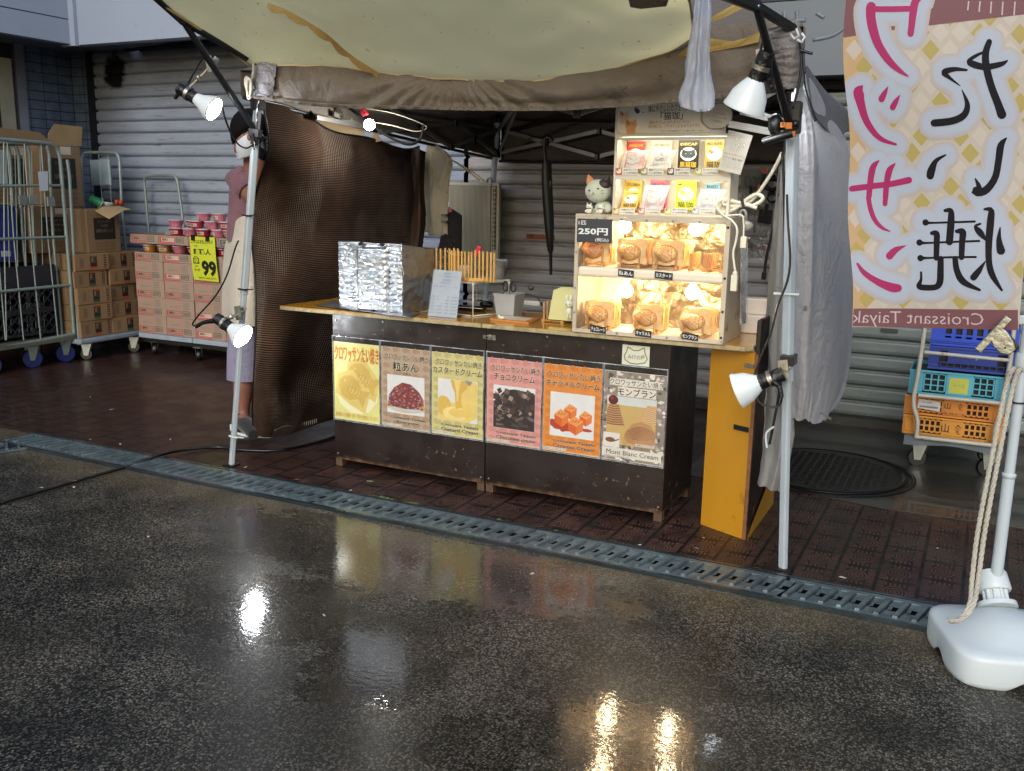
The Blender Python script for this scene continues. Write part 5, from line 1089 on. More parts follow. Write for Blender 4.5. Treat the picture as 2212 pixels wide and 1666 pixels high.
# tilted hanging leaflet
Q = [AY(u, v, -.09) for u, v in ((1551, 366), (1599, 378), (1626, 293), (1574, 281))]
fq = lambda x, y, k=0: lerp(lerp(Q[0], Q[1], x), lerp(Q[3], Q[2], x), y)+V((0, -.0005*k, 0))
b = B(P('bdb8aa')).poly(Q, (0, .002, 0)); r_ = random.Random(5)
for i in range(34):
    t = r_.uniform(0, 6.3); rr_ = r_.uniform(0, 1)**.5; x, y = .5+.33*rr_*math.cos(t), .72+.19*rr_*math.sin(t); b.m(P('6c7260' if i != 4 else 'a04a3c')); b.poly([fq(x+.045*math.cos(c), y+.026*math.sin(c), 1+i*.01) for c in range(6)]); b.m(P('d9d3c4')); b.poly([fq(x+.032*math.cos(c), y+.018*math.sin(c), 1.6+i*.01) for c in range(6)])
b.m(P('b0584c')); b.text('殺処分ゼロを実現するために', lambda x, y: fq(x, y, 1), w=.86, h=.05, x=.5, y=.44); b.m(INK); b.text('どうぶつ基金×猫珈', lambda x, y: fq(x, y, 1), w=.8, h=.06, x=.5, y=.34)
for i in range(5): b.m(P('8a8678')); b.text('売上の一部はどうぶつ基金へ寄付', lambda x, y: fq(x, y, 1), w=.8-.06*(i % 3), h=.022, x=.5, y=.27-.04*i)
tag(b.done('hanging_leaflet'), 'tilted white leaflet hanging off the right corner of the coffee shelf', 'leaflet')

# figurines
CER = mat('ceramic_white', 'd8dccb', .45, var=.04); DCAL = mat('calico_dark', '3b332f', .6); OCAL = mat('calico_orange', 'c9855c', .6)
o = thing('cat_plush', AY(1298, 466, .02), 'white calico cat plush leaning against the coffee shelf', 'plush toy')
h = AY(1292, 413, .0); pl_ = mat('plush_white', 'c2c9b4', .9, var=.06, sheen=.3, bump=.3, bs=150)
b = B(pl_).ball(h, .056, (1.06, .85, .92), 24).ball(h+V((.02, .02, -.098)), .052, (.85, .8, 1.15), 20).ball(h+V((-.02, -.01, -.112)), .02, (.8, .8, 1.8), 12).ball(h+V((.056, -.02, -.075)), .022, n=12).ball(h+V((.038, -.02, -.125)), .026, (1, 1, .9), 12)
b.done('body', o)
for s_, m_, lb in ((-1, OCAL, 'orange ear'), (1, DCAL, 'dark ear')): tag(B(m_).lathe([(.0235, 0), (.016, .02), (.001, .042)], h+V((s_*.034, 0, .034)), (s_*.42, 0, 1), 12, sx=1, sy=.6).done('ear', o, smooth=60), lb)
B(DCAL).ball(h+V((.030, -.012, .026)), .029, (1, .92, .85), 12).done('dark_patch', o); B(mat('patch_brown', '7a4630', .8)).ball(h+V((.055, -.028, -.112)), .017, (1, .7, 1), 10).done('paw_patch', o)
b = B(BLACKP).ball(h+V((-.024, -.047, .002)), .0042, n=8).ball(h+V((.018, -.047, .010)), .0046, n=8)
for a, c in (((-.043, -.045, -.015), (-.032, -.048, -.012)), ((-.04, -.045, -.024), (-.031, -.047, -.019)), ((.03, -.046, .0), (.043, -.042, .004)), ((.03, -.046, -.008), (.044, -.041, -.010))): b.tube([h+V(a), h+V(c)], .0009, 5)
b.m(mat('mouth_red', '8a3a30')); b.tube([h+V(t) for t in ((-.012, -.049, -.018), (-.006, -.0495, -.014), (-.003, -.0495, -.004), (.0, -.0495, -.014), (.006, -.049, -.014))], .001, 5); b.done('face', o)
for k, (u, lb) in enumerate(((1272, 'tiny white beckoning cat figurine, left one on the display case'), (1296, 'tiny white beckoning cat figurine, right one below the plush'))):
    p = AY(u, 463, -.05); p.z = Z1+.0045; o = thing('lucky_cat', p, lb, 'figurine', 'tiny beckoning cat figurines')
    b = B(CER).ball(p+V((0, 0, .013)), .014, (1, .8, .95), 14).ball(p+V((0, -.002, .031)), .0125, (1.05, .9, .9), 14).ball(p+V((.014, -.002, .026)), .0045, (1, 1, 2), 8).ball(p+V((-.012, -.006, .010)), .006, n=8)
    for s_ in (-1, 1): b.lathe([(.005, 0), (.0008, .010)], p+V((s_*.008, 0, .038)), (s_*.3, 0, 1), 8)
    b.done('body', o); B(mat('collar_red', 'a8382c')).lathe([(.0108, 0), (.0112, .002), (.0108, .004)], p+V((0, -.001, .021)), n=14).done('collar', o); B(BLACKP).ball(p+V((-.004, -.0130, .033)), .0012, n=6).ball(p+V((.004, -.0130, .033)), .0012, n=6).done('eye', o)

# ================================================================== THINGS ON THE COUNTER
TZ = .8603
fx0, fx1, fy, fh_ = .045, .436, .0, .347
o = thing('foil_box', (.24, .18, TZ), 'large box wrapped in crinkled aluminium foil on the left of the counter', 'foil box')
def fw1(s_, t_): p = V((lerp(fx0, fx1, s_), fy, TZ+.004+t_*fh_*(1-.0*s_))); return p+V((.004*nz(p, 12, 4), -.004*nz(p, 9)-.0035*abs(nz(p, 30, 2))-.0018*math.sin(p.z*210+2*nz(p, 8))*(nz(p, 6, 3) > -.15), .004*nz((p.x, 0, t_), 9)))
B(FOIL).grid(fw1, 110, 90).done('front_face', o, solid=.001)
def fw2(s_, t_): p = V((lerp(fx1, fx1+.03, s_), lerp(fy, .37, s_), TZ+.004+t_*(fh_-.045*s_))); return p+V((.008*nz(p, 9, 5)+.005*nz(p, 26, 1), -.0, .004*nz(p, 14)))
B(FOIL).grid(fw2, 90, 80).done('side_face', o, solid=.001)
def fw3(s_, t_): p = V((lerp(fx0, fx1+.03*t_, s_), lerp(fy, .37, t_), TZ+.004+fh_-.045*t_)); return p+V((0, 0, .006*nz(p, 10, 5)))
B(FOIL).grid(fw3, 60, 50).done('top_face', o, solid=.001)
B(FOIL).grid(lambda s_, t_: V((fx0+.0015, lerp(fy+.002, .37, s_), TZ+.004+t_*(fh_-.045*s_)))+V((.004*nz((0, s_*3, t_*3), 2), 0, 0)), 30, 30).done('side_face', o)
a, d = AY(768, 530, -.012), AY(838, 678, -.012)
def fw4(s_, t_):
    p = V((lerp(a.x, d.x, s_), -.016, lerp(d.z, a.z, t_))); k = min(1, min(s_, 1-s_)*14)*min(1, min(t_, 1-t_)*22); return p+V((0, .014*(1-k)-.0022*nz(p, 16, 7)-.0012*math.sin(p.z*210), 0))
B(FOIL).grid(fw4, 50, 80).done('tray_panel', o)
b = B(BLACKP)
for u, v in ((779, 526), (825, 528), (806, 672)): p = AY(u, v, -.018); b.box(p.x-.008, p.x+.008, -.026, -.010, p.z-.010, p.z+.006)
b.done('binder_clip', o)
f7 = surf([[AY(u, v, Y) for u, v, Y in r] for r in ([(925, 540, .34), (960, 543, .3), (1013, 548, .34)], [(930, 575, .34), (965, 570, .3), (1000, 560, .36)], [(935, 610, .34), (965, 606, .33), (985, 590, .36)])])
B(foil('foil_dim', hx('8d8880'), .2, 20)).grid(lambda s_, t_: f7(s_, t_)+V((0, -.03*math.sin(s_*8)*.6-.012*nz((s_*5, t_*4, 0), 1, 3), .004*nz((s_*6, t_*5, 0), 1, 4))), 40, 24).done('loose_foil_end', o, solid=.001)
Q = [GZ(680, 660, TZ+.002), GZ(760, 672, TZ+.002), GZ(884, 688, TZ+.002), GZ(898, 679, TZ+.002), GZ(880, 668, TZ+.002), V((.1, .1, TZ+.002)), GZ(722, 650, TZ+.002)]
def fm(s_, t_): p = lerp(lerp(Q[0], Q[2], s_), lerp(Q[6], Q[3]+V((.0, .05, 0)), s_), t_); return p+V((0, 0, .0035+.003*nz(p, 18, 2)))
tag(B(FOIL).grid(fm, 60, 14).done('foil_mat', solid=.0008), 'flat sheet of foil lying under the foil box', 'foil sheet')
# price list stand
Q = [GZ(925, 683, TZ), GZ(986, 688, TZ), None, None]; Q[2] = AY(997, 588, .085); Q[3] = AY(939, 583, .085)
fq = lambda x, y, k=0: lerp(lerp(Q[0], Q[1], x), lerp(Q[3], Q[2], x), y)+V((0, -.0006*k, .002))
o = thing('price_list_stand', (Q[0]+Q[1])/2, 'clear acrylic stand holding the printed price list in front of the dowel rack', 'price stand')
b = B(P('a4acb4')).poly([fq(0, 0), fq(1, 0), fq(1, 1), fq(0, 1)], (0, .0015, 0)); PG = P('6d747c'); b.m(PG)
for t, x, y, w_, h_ in (('温め方', .5, .93, .25, .045), ('トースターで1分程度温めて下さい。', .5, .87, .8, .045), ('賞味期限', .5, .79, .3, .045), ('冷蔵で3日ほど', .5, .73, .46, .045), ('原材料に、乳、卵、小麦粉が含まれています。', .5, .65, .9, .04), ('価格表', .5, .54, .22, .045)): b.text(t, lambda X_, Y_: fq(X_, Y_, 1), w=w_, h=h_, x=x, y=y, off=.008)
for i in range(6):
    for t, x, w_ in (('%d匹' % (i+1), .10, .12), ('%d円' % (250*(i+1)), .34, .22), ('%d匹' % (i+7), .60, .14), ('%d円' % (250*(i+7)), .84, .25)): b.text(t, lambda X_, Y_: fq(X_, Y_, 1), w=w_, h=.042, x=x, y=.43-i*.07, off=.008)
b.done('price_list', o)
B(clear('acrylic', gl=.08, rough=.04, haze=.05)).poly([fq(-.03, -.01, 5), fq(1.03, -.01, 5), fq(1.03, 1.01, 5), fq(-.03, 1.01, 5)], (0, .001, 0)).poly([fq(-.03, 0), fq(1.03, 0), fq(1.03, 0)+V((0, .06, 0)), fq(-.03, 0)+V((0, .06, 0))], (0, 0, .0015)).done('acrylic_holder', o)
# white wire-legged stand carrying the long dowel rack, tub and tongs
SWP = mat('stand_white', 'c9c7bd', .4)
p0, p1, p2 = AY(952, 607, .18), GZ(1019, 606, AY(952, 607, .18).z), None; zsv = AY(1022, 608, .13).z
Q = [AY(950, 592, .17), AY(1022, 606, .13), AY(1103, 597, .36), AY(1030, 585, .40)]
for q in Q: q.z = zsv
o = thing('wire_stand', (.8, .25, TZ), 'low white stand with wire legs behind the price list', 'stand')
B(SWP).poly(Q, (0, 0, -.014)).done('stand_top', o, bevel=.003)
for q in Q: 
    q2 = lerp(q, (Q[0]+Q[2])/2, .04); B(SWP).cyl((q2.x, q2.y, TZ), (q2.x, q2.y, zsv-.014), .0035, n=8).ball((q2.x, q2.y, zsv-.02), .008, n=8).done('leg', o)
B(SWP).tube([(Q[1].x-.01, Q[1].y, TZ+.004), (Q[0].x+.02, Q[0].y, TZ+.004)], .003, 6).tube([(Q[2].x, Q[2].y, TZ+.004), (Q[1].x, Q[1].y, TZ+.004)], .003, 6).done('base_wire', o)
o = thing('dowel_rack', (Q[0]+Q[2])/2, 'long two-row dowel rack on the white stand behind the price list', 'rack', 'dowel racks')
e0, e1, e2, e3 = AY(944, 590, .22), AY(1020, 600, .12), AY(1068, 598, .19), AY(992, 585, .34)
DW = mat('dowel_pale', 'c79a50', .5, var=.15, vs=40)
B(DW).bar(V((e1.x-.02, e1.y, zsv+.008)), V((e2.x+.0, e2.y, zsv+.008)), .018, .016).done('base_rail', o)
B(DW).bar(V((e0.x, e0.y+.02, zsv+.008)), V((e1.x-.03, e1.y+.01, zsv+.008)), .018, .016).done('base_rail', o)
for row in ([(u, 536+(i % 2), .28) for i, u in enumerate((943, 952, 962, 971, 981, 989))], [(u, 541+i*.6, .20) for i, u in enumerate((976, 983, 991, 998, 1005, 1013, 1019))], [(u, 541+i*1.0, .15) for i, u in enumerate((1027, 1036, 1044, 1053, 1061, 1068))]):
    for u, v, Y in row: p = AY(u, v, Y); B(DW).cyl((p.x, p.y, zsv), p, .0055, n=8).done('dowel', o, smooth=50)
o = thing('tub', AY(1080, 590, .33), 'clear tub of beige crumbs behind the dowels', 'tub'); c = AY(1075, 566, .33); c.z = zsv+.0005
B(clear('tub_plastic', gl=.06, haze=.25)).lathe([(.044, 0), (.052, .095), (.054, .097), (.05, .097), (.043, .004)], c, n=20).done('container', o); B(mat('crumbs', 'b99a68', .8, bump=.6)).lathe([(.043, .003), (.047, .06), (.02, .068), (0, .07)], c, n=18).done('crumbs', o)
o = thing('tongs', AY(1030, 560, .25), 'pair of red-handled tongs standing among the dowels', 'tongs'); B(mat('red_handle', 'c41f3c', .35)).bar(AY(1027, 555, .24), AY(1037, 532, .24), .016, .026).done('handle', o, bevel=.006); B(STEEL).bar(AY(1027, 555, .24), AY(1021, 582, .24), .010, .006).done('blade', o)
o = thing('steel_pot', AY(1005, 570, .30), 'small white lidded pot behind the dowel rack', 'pot'); c = AY(1005, 575, .32); c.z = zsv; B(SWP).lathe([(.04, 0), (.045, .05), (.048, .055), (.02, .062), (0, .064)], c, n=20).done('pot', o); B(STEEL).tube([c+V(t) for t in ((-.006, 0, .06), (-.004, 0, .085), (.004, 0, .085), (.006, 0, .06))], .003, 6).done('handle', o)
# black tray, scissors tub, small things
c = GZ(1012, 672, TZ); o = thing('black_tray', c, 'shallow black dish under the white stand', 'tray'); B(mat('tray_black', '1a100c', .25)).poly([c+V(t) for t in ((-.06, -.03, .001), (.08, -.02, .001), (.07, .05, .001), (-.06, .04, .001))], (0, 0, .004)).done('base', o)
b = B(mat('tray_black', '1a100c', .25)); ring = [c+V(t) for t in ((-.075, -.04, .022), (.10, -.03, .022), (.09, .06, .022), (-.075, .05, .022))]; base = [c+V(t) for t in ((-.06, -.03, .004), (.08, -.02, .004), (.07, .05, .004), (-.06, .04, .004))]
for i in range(4): b.poly([base[i], base[(i+1) % 4], ring[(i+1) % 4], ring[i]])
b.done('sloped_rim', o, solid=.002); B(SWP).bar(ring[0], ring[1], .004, .003).done('pale_edge', o)
b = B(TAPE).ball(GZ(1040, 660, TZ+.012)+V((0, .06, 0)), .04, (1.1, .6, .5), 12); tag(b.done('black_brush', smooth=60), 'dark bristly brush lying behind the black dish', 'brush')
tag(B(clear('bag_film', gl=.2, rough=.3, haze=.35)).grid(lambda s_, t_: GZ(lerp(970, 1045, s_), 660, TZ)+V((0, .05+.09*t_, .018+.012*nz((s_*4, t_*4, 0), 1.5, 2))), 20, 12).done('plastic_bag'), 'crumpled clear plastic film behind the black dish', 'plastic bag')
c = GZ(1091, 684, TZ)+V((0, .045, 0)); o = thing('utensil_tub', c, 'square translucent tub holding scissors on the counter', 'tub')
w0, w1, hh = .048, .060, .112; CT = mat('translucent_tub', 'c2c6c6', .3, tl=.4)
b = B(CT)
for i in range(4):
    a, d = [(-1, -1), (1, -1), (1, 1), (-1, 1)][i], [(1, -1), (1, 1), (-1, 1), (-1, -1)][i]
    b.poly([c+V((a[0]*w0, a[1]*w0, .001)), c+V((d[0]*w0, d[1]*w0, .001)), c+V((d[0]*w1, d[1]*w1, hh)), c+V((a[0]*w1, a[1]*w1, hh))]); b.bar(c+V((a[0]*w1, a[1]*w1, hh)), c+V((d[0]*w1, d[1]*w1, hh)), .006, .006)
b.poly([c+V((x*w0, y*w0, .002)) for x, y in ((-1, -1), (1, -1), (1, 1), (-1, 1))]); b.done('container', o, solid=.0015)
o = thing('scissors', c+V((0, 0, .02)), 'black-handled scissors standing in the translucent tub', 'scissors'); B(STEEL).bar(c+V((0, -.01, .01)), c+V((.004, -.01, .155)), .012, .005).done('blades', o)
b = B(BLACKP)
for s_ in (-1, 1): b.tube([c+V((s_*.022+.004+.014*math.cos(t), -.01, .148+.025*math.sin(t))) for t in [x*2*math.pi/16 for x in range(16)]], .0035, 6, closed=True)
b.done('handles', o)
o = thing('power_tap', GZ(1130, 660, TZ)+V((0, .12, 0)), 'white power strip with cables behind the translucent tub', 'power strip'); p = GZ(1130, 664, TZ)+V((0, .10, 0)); B(SWP).bar(p+V((-.06, 0, .015)), p+V((.06, 0, .015)), .04, .026).done('body', o, bevel=.003)
B(CABLE).tube(spl([p+V(t) for t in ((-.05, 0, .03), (-.03, -.01, .06), (.03, 0, .05), (.06, 0, .02), (.075, -.02, .01))], 20), .004, 6).done('cord', o)
q = [GZ(u, v, TZ) for u, v in ((1058, 692), (1142, 701), (1165, 692), (1078, 684))]; o = thing('wooden_tray', (q[0]+q[2])/2, 'small flat wooden slip tray near the counter edge', 'tray'); B(mat('slip_wood', 'b5763a', .5, var=.15)).poly(q, (0, 0, .010)).done('base', o, bevel=.001)
B(P('d8ccb4')).poly([lerp(q[i], (q[0]+q[2])/2, .25)+V((0, 0, .0105)) for i in range(4)]).done('paper_slip', o)
tag(B(CER).ball(GZ(1083, 690, TZ+.0105)+V((0, 0, .008)), .010, (1.6, 1, .8), 10).ball(GZ(1078, 690, TZ+.0105)+V((0, 0, .015)), .007, n=8).done('tiny_cat_ornament'), 'tiny white cat ornament lying on the wooden slip tray', 'figurine')
# paper bags in a little rack with rabbit figure
PB_ = mat('paper_cream', 'c8c88e', .6, var=.04)
o = rack(1.20, .20, TZ, 'short dowel rack holding cream paper bags beside the display case', nd=3, W=.10, L=.10, hd=.10, rot=0)
for i in range(4):
    a = [AY(u, v, .14+i*.02) for u, v in ((1184+i*3, 690), (1240+i*3, 697), (1240+i*5, 628-i*2), (1196+i*5, 626-i*2))]
    for q in a[:2]: q.z = TZ+.018
    tag(B(PB_).poly(a, (0, .002, 0)).done('paper_bag'), ['front', 'second', 'third', 'rearmost'][i]+' of the flat cream paper bags left of the display case', 'paper bag', 'cream paper bags')
p = AY(1231, 640, .10); p.z = TZ+.01; hz_ = AY(1230, 652, .10).z
o = thing('rabbit_figure', V((p.x, .10, TZ)), 'small white rabbit figurine half hidden by the left edge of the display case', 'figurine'); zc = AY(1230, 657, .10)
B(CER).ball(zc, .022, (1, .8, .85), 16).ball(zc+V((0, 0, -.036)), .015, (1, .8, 1.4), 12).ball(zc+V((-.006, -.002, -.060)), .006, (1, 1, 1.7), 8).ball(zc+V((.008, -.002, -.060)), .006, (1, 1, 1.7), 8).done('body', o)
for s_ in (-1, 1): B(CER).ball(zc+V((s_*.010-.004, 0, .028)), .007, (1, .6, 2.3), 10).done('ear', o)
B(BLACKP).ball(zc+V((-.009, -.016, .001)), .003, n=6).ball(zc+V((.008, -.017, .001)), .003, n=6).done('eye', o)
# styrofoam boxes at the right rear
FO = mat('styrofoam_white', 'ddd3c6', .7, var=.03)
p0, p1 = GZ(1596, 718, TZ), GZ(1662, 716, TZ); 
for k, (z0_, z1_, lb) in enumerate(((TZ, .945, 'white foam box on the counter right of the display case'), (.946, 1.02, 'upper white foam box standing behind the display case corner'))):
    tag(B(FO).box(2.02 if k == 0 else 2.0, 2.21, .34+.02*k, .445, z0_, z1_).done('foam_box', bevel=.006), lb, 'foam box', 'white foam boxes')
# umbrella hanging by its crook
o = thing('umbrella', AY(1185, 450, 1.5), 'closed black umbrella hanging by its curved handle from the tent frame', 'umbrella')
UB = mat('umbrella_black', '0a0a0b', .5); pp = lambda u, v: AY(u, v, 1.5)
B(UB).tube(spl([pp(*q) for q in ((1193, 306), (1190, 299), (1182, 297), (1177, 302), (1176, 315), (1177, 335), (1180, 358))], 24), .012, 8).done('crook_handle', o, smooth=60)
b = B(UB).tube([pp(*q) for q in ((1181, 352), (1181, 385), (1183, 430), (1186, 480), (1189, 540), (1189.5, 548), (1190, 594))], [.030, .034, .034, .032, .020, .011, .009], 12); b.done('folded_canopy', o, smooth=60)
b = B(UB).poly([pp(*q) for q in ((1172, 388), (1182, 392), (1195, 388), (1190, 420), (1179, 420))], (0, -.02, 0)); b.done('canopy_flap', o, bevel=.006)
# air-conditioner unit
o = thing('air_conditioner', (-.38, 2.3, .95), 'beige outdoor air conditioner unit with a ribbed front against the shutter', 'air conditioner')
ACM = mat('ac_beige', 'b5b09c', .5, var=.05); a, d = AY(969, 394, 2.18), AY(1074, 568, 2.18)
B(ACM).box(a.x, d.x, 2.19, 2.215, .9, a.z).box(a.x+.01, d.x-.12, 2.2152, 2.46, .9, a.z-.01).done('casing', o, bevel=.004)
b = B(mat('ac_gap', '4a483f', .7)).box(a.x+.012, d.x-.06, 2.186, 2.1885, .93, a.z-.02); b.done('grille_back', o)
b = B(ACM); n_ = 34
for i in range(n_): x = lerp(a.x+.014, d.x-.065, i/(n_-1)); b.box(x-.0028, x+.0028, 2.172, 2.1855, .93, a.z-.02)
b.box(a.x+.008, d.x-.055, 2.170, 2.1855, .915, .9295).box(a.x+.008, d.x-.055, 2.170, 2.1855, a.z-.0195, a.z-.006); b.done('grille', o)
b = B(mat('ac_gap', '4a483f', .7)).box(d.x-.045, d.x-.018, 2.183, 2.189, 1.06, a.z-.02); b.m(ACM)
for i in range(14): z = 1.07+i*.033; b.box(d.x-.044, d.x-.019, 2.175, 2.1825, z, z+.006)
b.box(d.x-.033, d.x-.030, 2.176, 2.1825, 1.06, a.z-.02); b.done('side_vent', o)
B(STEEL).tube([AY(u, v, 2.25) for u, v in ((1052, 394), (1054, 386), (1060, 385), (1064, 394))], .008, 6).done('bracket', o)
tag(B(mat('torn_paper', '9e9a90')).poly([AY(u, v, 2.46) for u, v in ((1076, 501), (1085, 500), (1092, 513), (1080, 517))], (0, .002, 0)).done('torn_sticker'), 'torn pale sticker on the shutter right of the air conditioner', 'sticker')
# ================================================================== RIGHT REAR: pocket organiser, cords
o = thing('pocket_organiser', (1.98, 1.0, 1.1), 'translucent wall pocket organiser with tools hanging behind the display case', 'organiser')
PO = mat('pocket_vinyl', '9a948a', .35, tl=.3); q = lambda u, v, Y=1.0: AY(u, v, Y)
B(PO).poly([q(1602, 369), (q(1672, 372)), q(1668, 560), q(1590, 556)], (0, .004, 0)).done('backing', o)
b = B(clear('vinyl_pocket', gl=.1, rough=.2, haze=.35, hz=(.8, .77, .72)))
for pts in ([(1598, 410), (1665, 412), (1664, 448), (1597, 446)], [(1596, 455), (1630, 456), (1628, 510), (1594, 508)], [(1633, 456), (1665, 458), (1664, 512), (1631, 510)]): b.poly([q(u, v, .985) for u, v in pts])
b.done('pocket', o, solid=.001)
o2 = thing('glue_stick', q(1645, 400, .97), 'black and orange glue stick in the pocket organiser', 'glue stick'); B(BLACKP).cyl(q(1650, 375, .97), q(1644, 400, .97), .016, n=12).done('barrel', o2, smooth=50); B(mat('orange_plastic', 'c9501c', .4)).cyl(q(1652, 364, .97), q(1650, 374, .97), .014, n=12).cyl(q(1644, 400, .97), q(1641, 412, .97), .016, n=12).done('cap', o2, smooth=50)
o2 = thing('scissors', q(1617, 405, .97), 'green-handled scissors in the pocket organiser', 'scissors'); b = B(mat('green_grip', '5f6f60', .5))
for c in ((1615, 392), (1629, 395)): b.tube([q(c[0]+6*math.cos(t), c[1]+12*math.sin(t), .97) for t in [x*2*math.pi/16 for x in range(16)]], .004, 6, closed=True)
b.done('handles', o2); B(BLACKP).bar(q(1622, 402, .97), q(1622, 418, .97), .04, .006).done('blades', o2)
b = B(CABLE)
for k in range(5): b.tube([q(1668+(13+k)*math.cos(t+k)*1.0, 393+(15-k)*math.sin(t+k)+k*2, .95-.006*k) for t in [x*2*math.pi/18 for x in range(18)]], .005, 6, closed=True)
for k in range(3): b.tube([q(1668+(10)*math.cos(t), 425+(11-k)*math.sin(t)+k*2, .95-.006*k) for t in [x*2*math.pi/18 for x in range(18)]], .005, 6, closed=True)
tag(b.done('coiled_cable', smooth=60), 'coil of thin black cable hanging on the pocket organiser', 'cable')
tag(B(BLACKP).bar(q(1658, 440, .95), q(1650, 470, .95), .03, .02).bar(q(1638, 466, .95), q(1668, 470, .95), .02, .07).done('black_holder', bevel=.004), 'flat black plastic holder below the coiled cable', 'holder')
o = thing('red_rag', q(1655, 540, .98), 'bundle of red cloth and twine stuffed into a hanging clear bag', 'cloth bundle')
B(cloth('red_rag', '7d1c22', 0, '5a1418', 20, .8)).ball(q(1656, 536, .98), .035, (1.2, .5, .8), 14).done('cloth', o); b = B(mat('twine', '8a7a58', .8))
for k in range(7): b.tube(spl([q(rnd.uniform(1610, 1665), rnd.uniform(515, 560), .97) for _ in range(4)], 12), .004, 5)
b.done('twine', o); B(clear('bag_film2', gl=.15, rough=.25, haze=.2)).grid(lambda s_, t_: q(lerp(1606, 1668, s_), lerp(512, 565, t_), .94)+V((0, .02*nz((s_*5, t_*5, 0), 1), 0)), 16, 12).done('clear_bag', o)
# white extension cord loops and plugs by the case
WC = mat('cord_white', 'd2cdb8', .4)
b = B(WC); Y = -.02
b.tube(spl([AY(u, v, .1) for u, v in ((1690, 330), (1672, 365), (1650, 400), (1626, 432), (1608, 444))], 30), .008, 8)
for r in ([(1608, 444), (1580, 446), (1562, 440), (1572, 432), (1600, 440), (1625, 445)], [(1625, 445), (1640, 438), (1648, 428), (1635, 420), (1615, 430), (1600, 443), (1578, 456), (1556, 458), (1548, 444), (1560, 432), (1585, 436), (1612, 442), (1635, 450)]): b.tube(spl([AY(u, v, Y) for u, v in r], 50), .0085, 8)
tag(b.done('extension_cord', smooth=60), 'thick white cord tied in loops right of the coffee shelf', 'cord')
tag(B(BLACKP).bar(AY(1601, 425, Y-.02), AY(1607, 450, Y-.02), .008, .01).done('cord_tie'), 'black tie round the looped white cord', 'cord tie')
b = B(WC).tube(spl([AY(u, v, -.10) for u, v in ((1549, 450), (1562, 465), (1582, 478), (1592, 495), (1590, 520), (1584, 545), (1586, 572), (1589, 590))], 50), .005, 8)
b.tube(spl([AY(u, v, -.06) for u, v in ((1560, 468), (1600, 465), (1606, 480), (1606, 515))], 30), .004, 8)
p = AY(1587, 605, -.10); b.box(p.x-.013, p.x+.013, -.115, -.09, p.z-.045, p.z+.02).box(p.x-.008, p.x+.01, -.11, -.095, p.z+.02, p.z+.035); p = AY(1607, 524, -.06); b.box(p.x-.012, p.x+.012, -.075, -.05, p.z-.022, p.z+.024)
tag(b.done('lamp_cord', bevel=.002), 'pair of thin cream cords with plugs hanging down the side of the display case', 'cord')
p = AY(1568, 455, .02); tag(B(FO).lathe([(.012, 0), (.026, .02), (.03, .045), (.02, .06), (0, .064)], p-V((0, 0, .03)), n=14).done('white_cup_lamp', smooth=60), 'white rounded socket cover at the top right of the display case', 'socket cover')
o = thing('tape_dispenser', AY(1610, 480, .05), 'white tape dispenser leaning behind the display case', 'tape dispenser'); p = AY(1607, 488, .2)
B(SWP).ball(p, .04, (1, .4, .6), 14).done('body', o); B(SWP).tube([p+V((-.008+.0*math.cos(t), .0+.012*math.cos(t)*0, .045))+V((.014*math.cos(t), 0, .022*math.sin(t))) for t in [x*2*math.pi/16 for x in range(16)]], .006, 8, closed=True).done('tape_roll', o)
tag(B(CABLE).tube(spl([AY(u, v, .5) for u, v in ((1684, 420), (1678, 460), (1664, 520), (1655, 560), (1652, 585), (1650, 600))], 30), .007, 8).bar(AY(1652, 588, .5), AY(1650, 604, .5), .03, .02).done('black_power_cord', smooth=60), 'black power cord with a plug hanging down beside the curtain', 'cord')
tag(B(clear('bag_film3', gl=.12, rough=.25, haze=.3)).grid(lambda s_, t_: AY(lerp(1592, 1612, s_)+6*t_, lerp(530, 700, t_), .16)+V((0, .03*math.sin(s_*8+t_*3), 0)), 14, 40).done('hanging_plastic_bag'), 'long thin clear bag hanging behind the right side of the display case', 'plastic bag')
# big rain-wet plastic bag under the awning
rows = [[(1502, -20), (1516, -20), (1535, -20)], [(1497, 30), (1515, 30), (1540, 25)], [(1487, 90), (1512, 90), (1535, 85)], [(1480, 130), (1510, 130), (1535, 130)], [(1477, 170), (1508, 170), (1538, 170)], [(1464, 205), (1505, 210), (1544, 200)], [(1468, 230), (1508, 240), (1544, 232)]]
fb = surf([[AY(u, v, -.62) for u, v in r] for r in rows])
def bagm():
    n = N('wet_poly_bag'); t = n.new('ShaderNodeBsdfTransparent'); g = n.new('ShaderNodeBsdfGlossy'); g.inputs[1].default_value = .12; d = n.new('ShaderNodeBsdfDiffuse'); n.put(d.inputs[0], hx('c6cfe2')); tr = n.new('ShaderNodeBsdfTranslucent'); n.put(tr.inputs[0], hx('c6cfe2'))
    n.put(g.inputs['Normal'], n.bump(n.noise(30, 5, .7, None, 1), .8, .02))
    m = n.new('ShaderNodeMixShader'); m.inputs[0].default_value = .5; n.t.links.new(d.outputs[0], m.inputs[1]); n.t.links.new(tr.outputs[0], m.inputs[2])
    m1 = n.new('ShaderNodeMixShader'); n.put(m1.inputs[0], n.ramp(n.noise(12, 5, .7, n.co(scale=(3, 1, .5))), .3, .75, (.45,)*3, (.85,)*3)); n.t.links.new(t.outputs[0], m1.inputs[1]); n.t.links.new(m.outputs[0], m1.inputs[2])
    m2 = n.new('ShaderNodeMixShader'); m2.inputs[0].default_value = .16; n.t.links.new(m1.outputs[0], m2.inputs[1]); n.t.links.new(g.outputs[0], m2.inputs[2]); n.t.links.new(m2.outputs[0], n.out.inputs[0]); return n.m
BG_ = bagm()
b = B(BG_); 
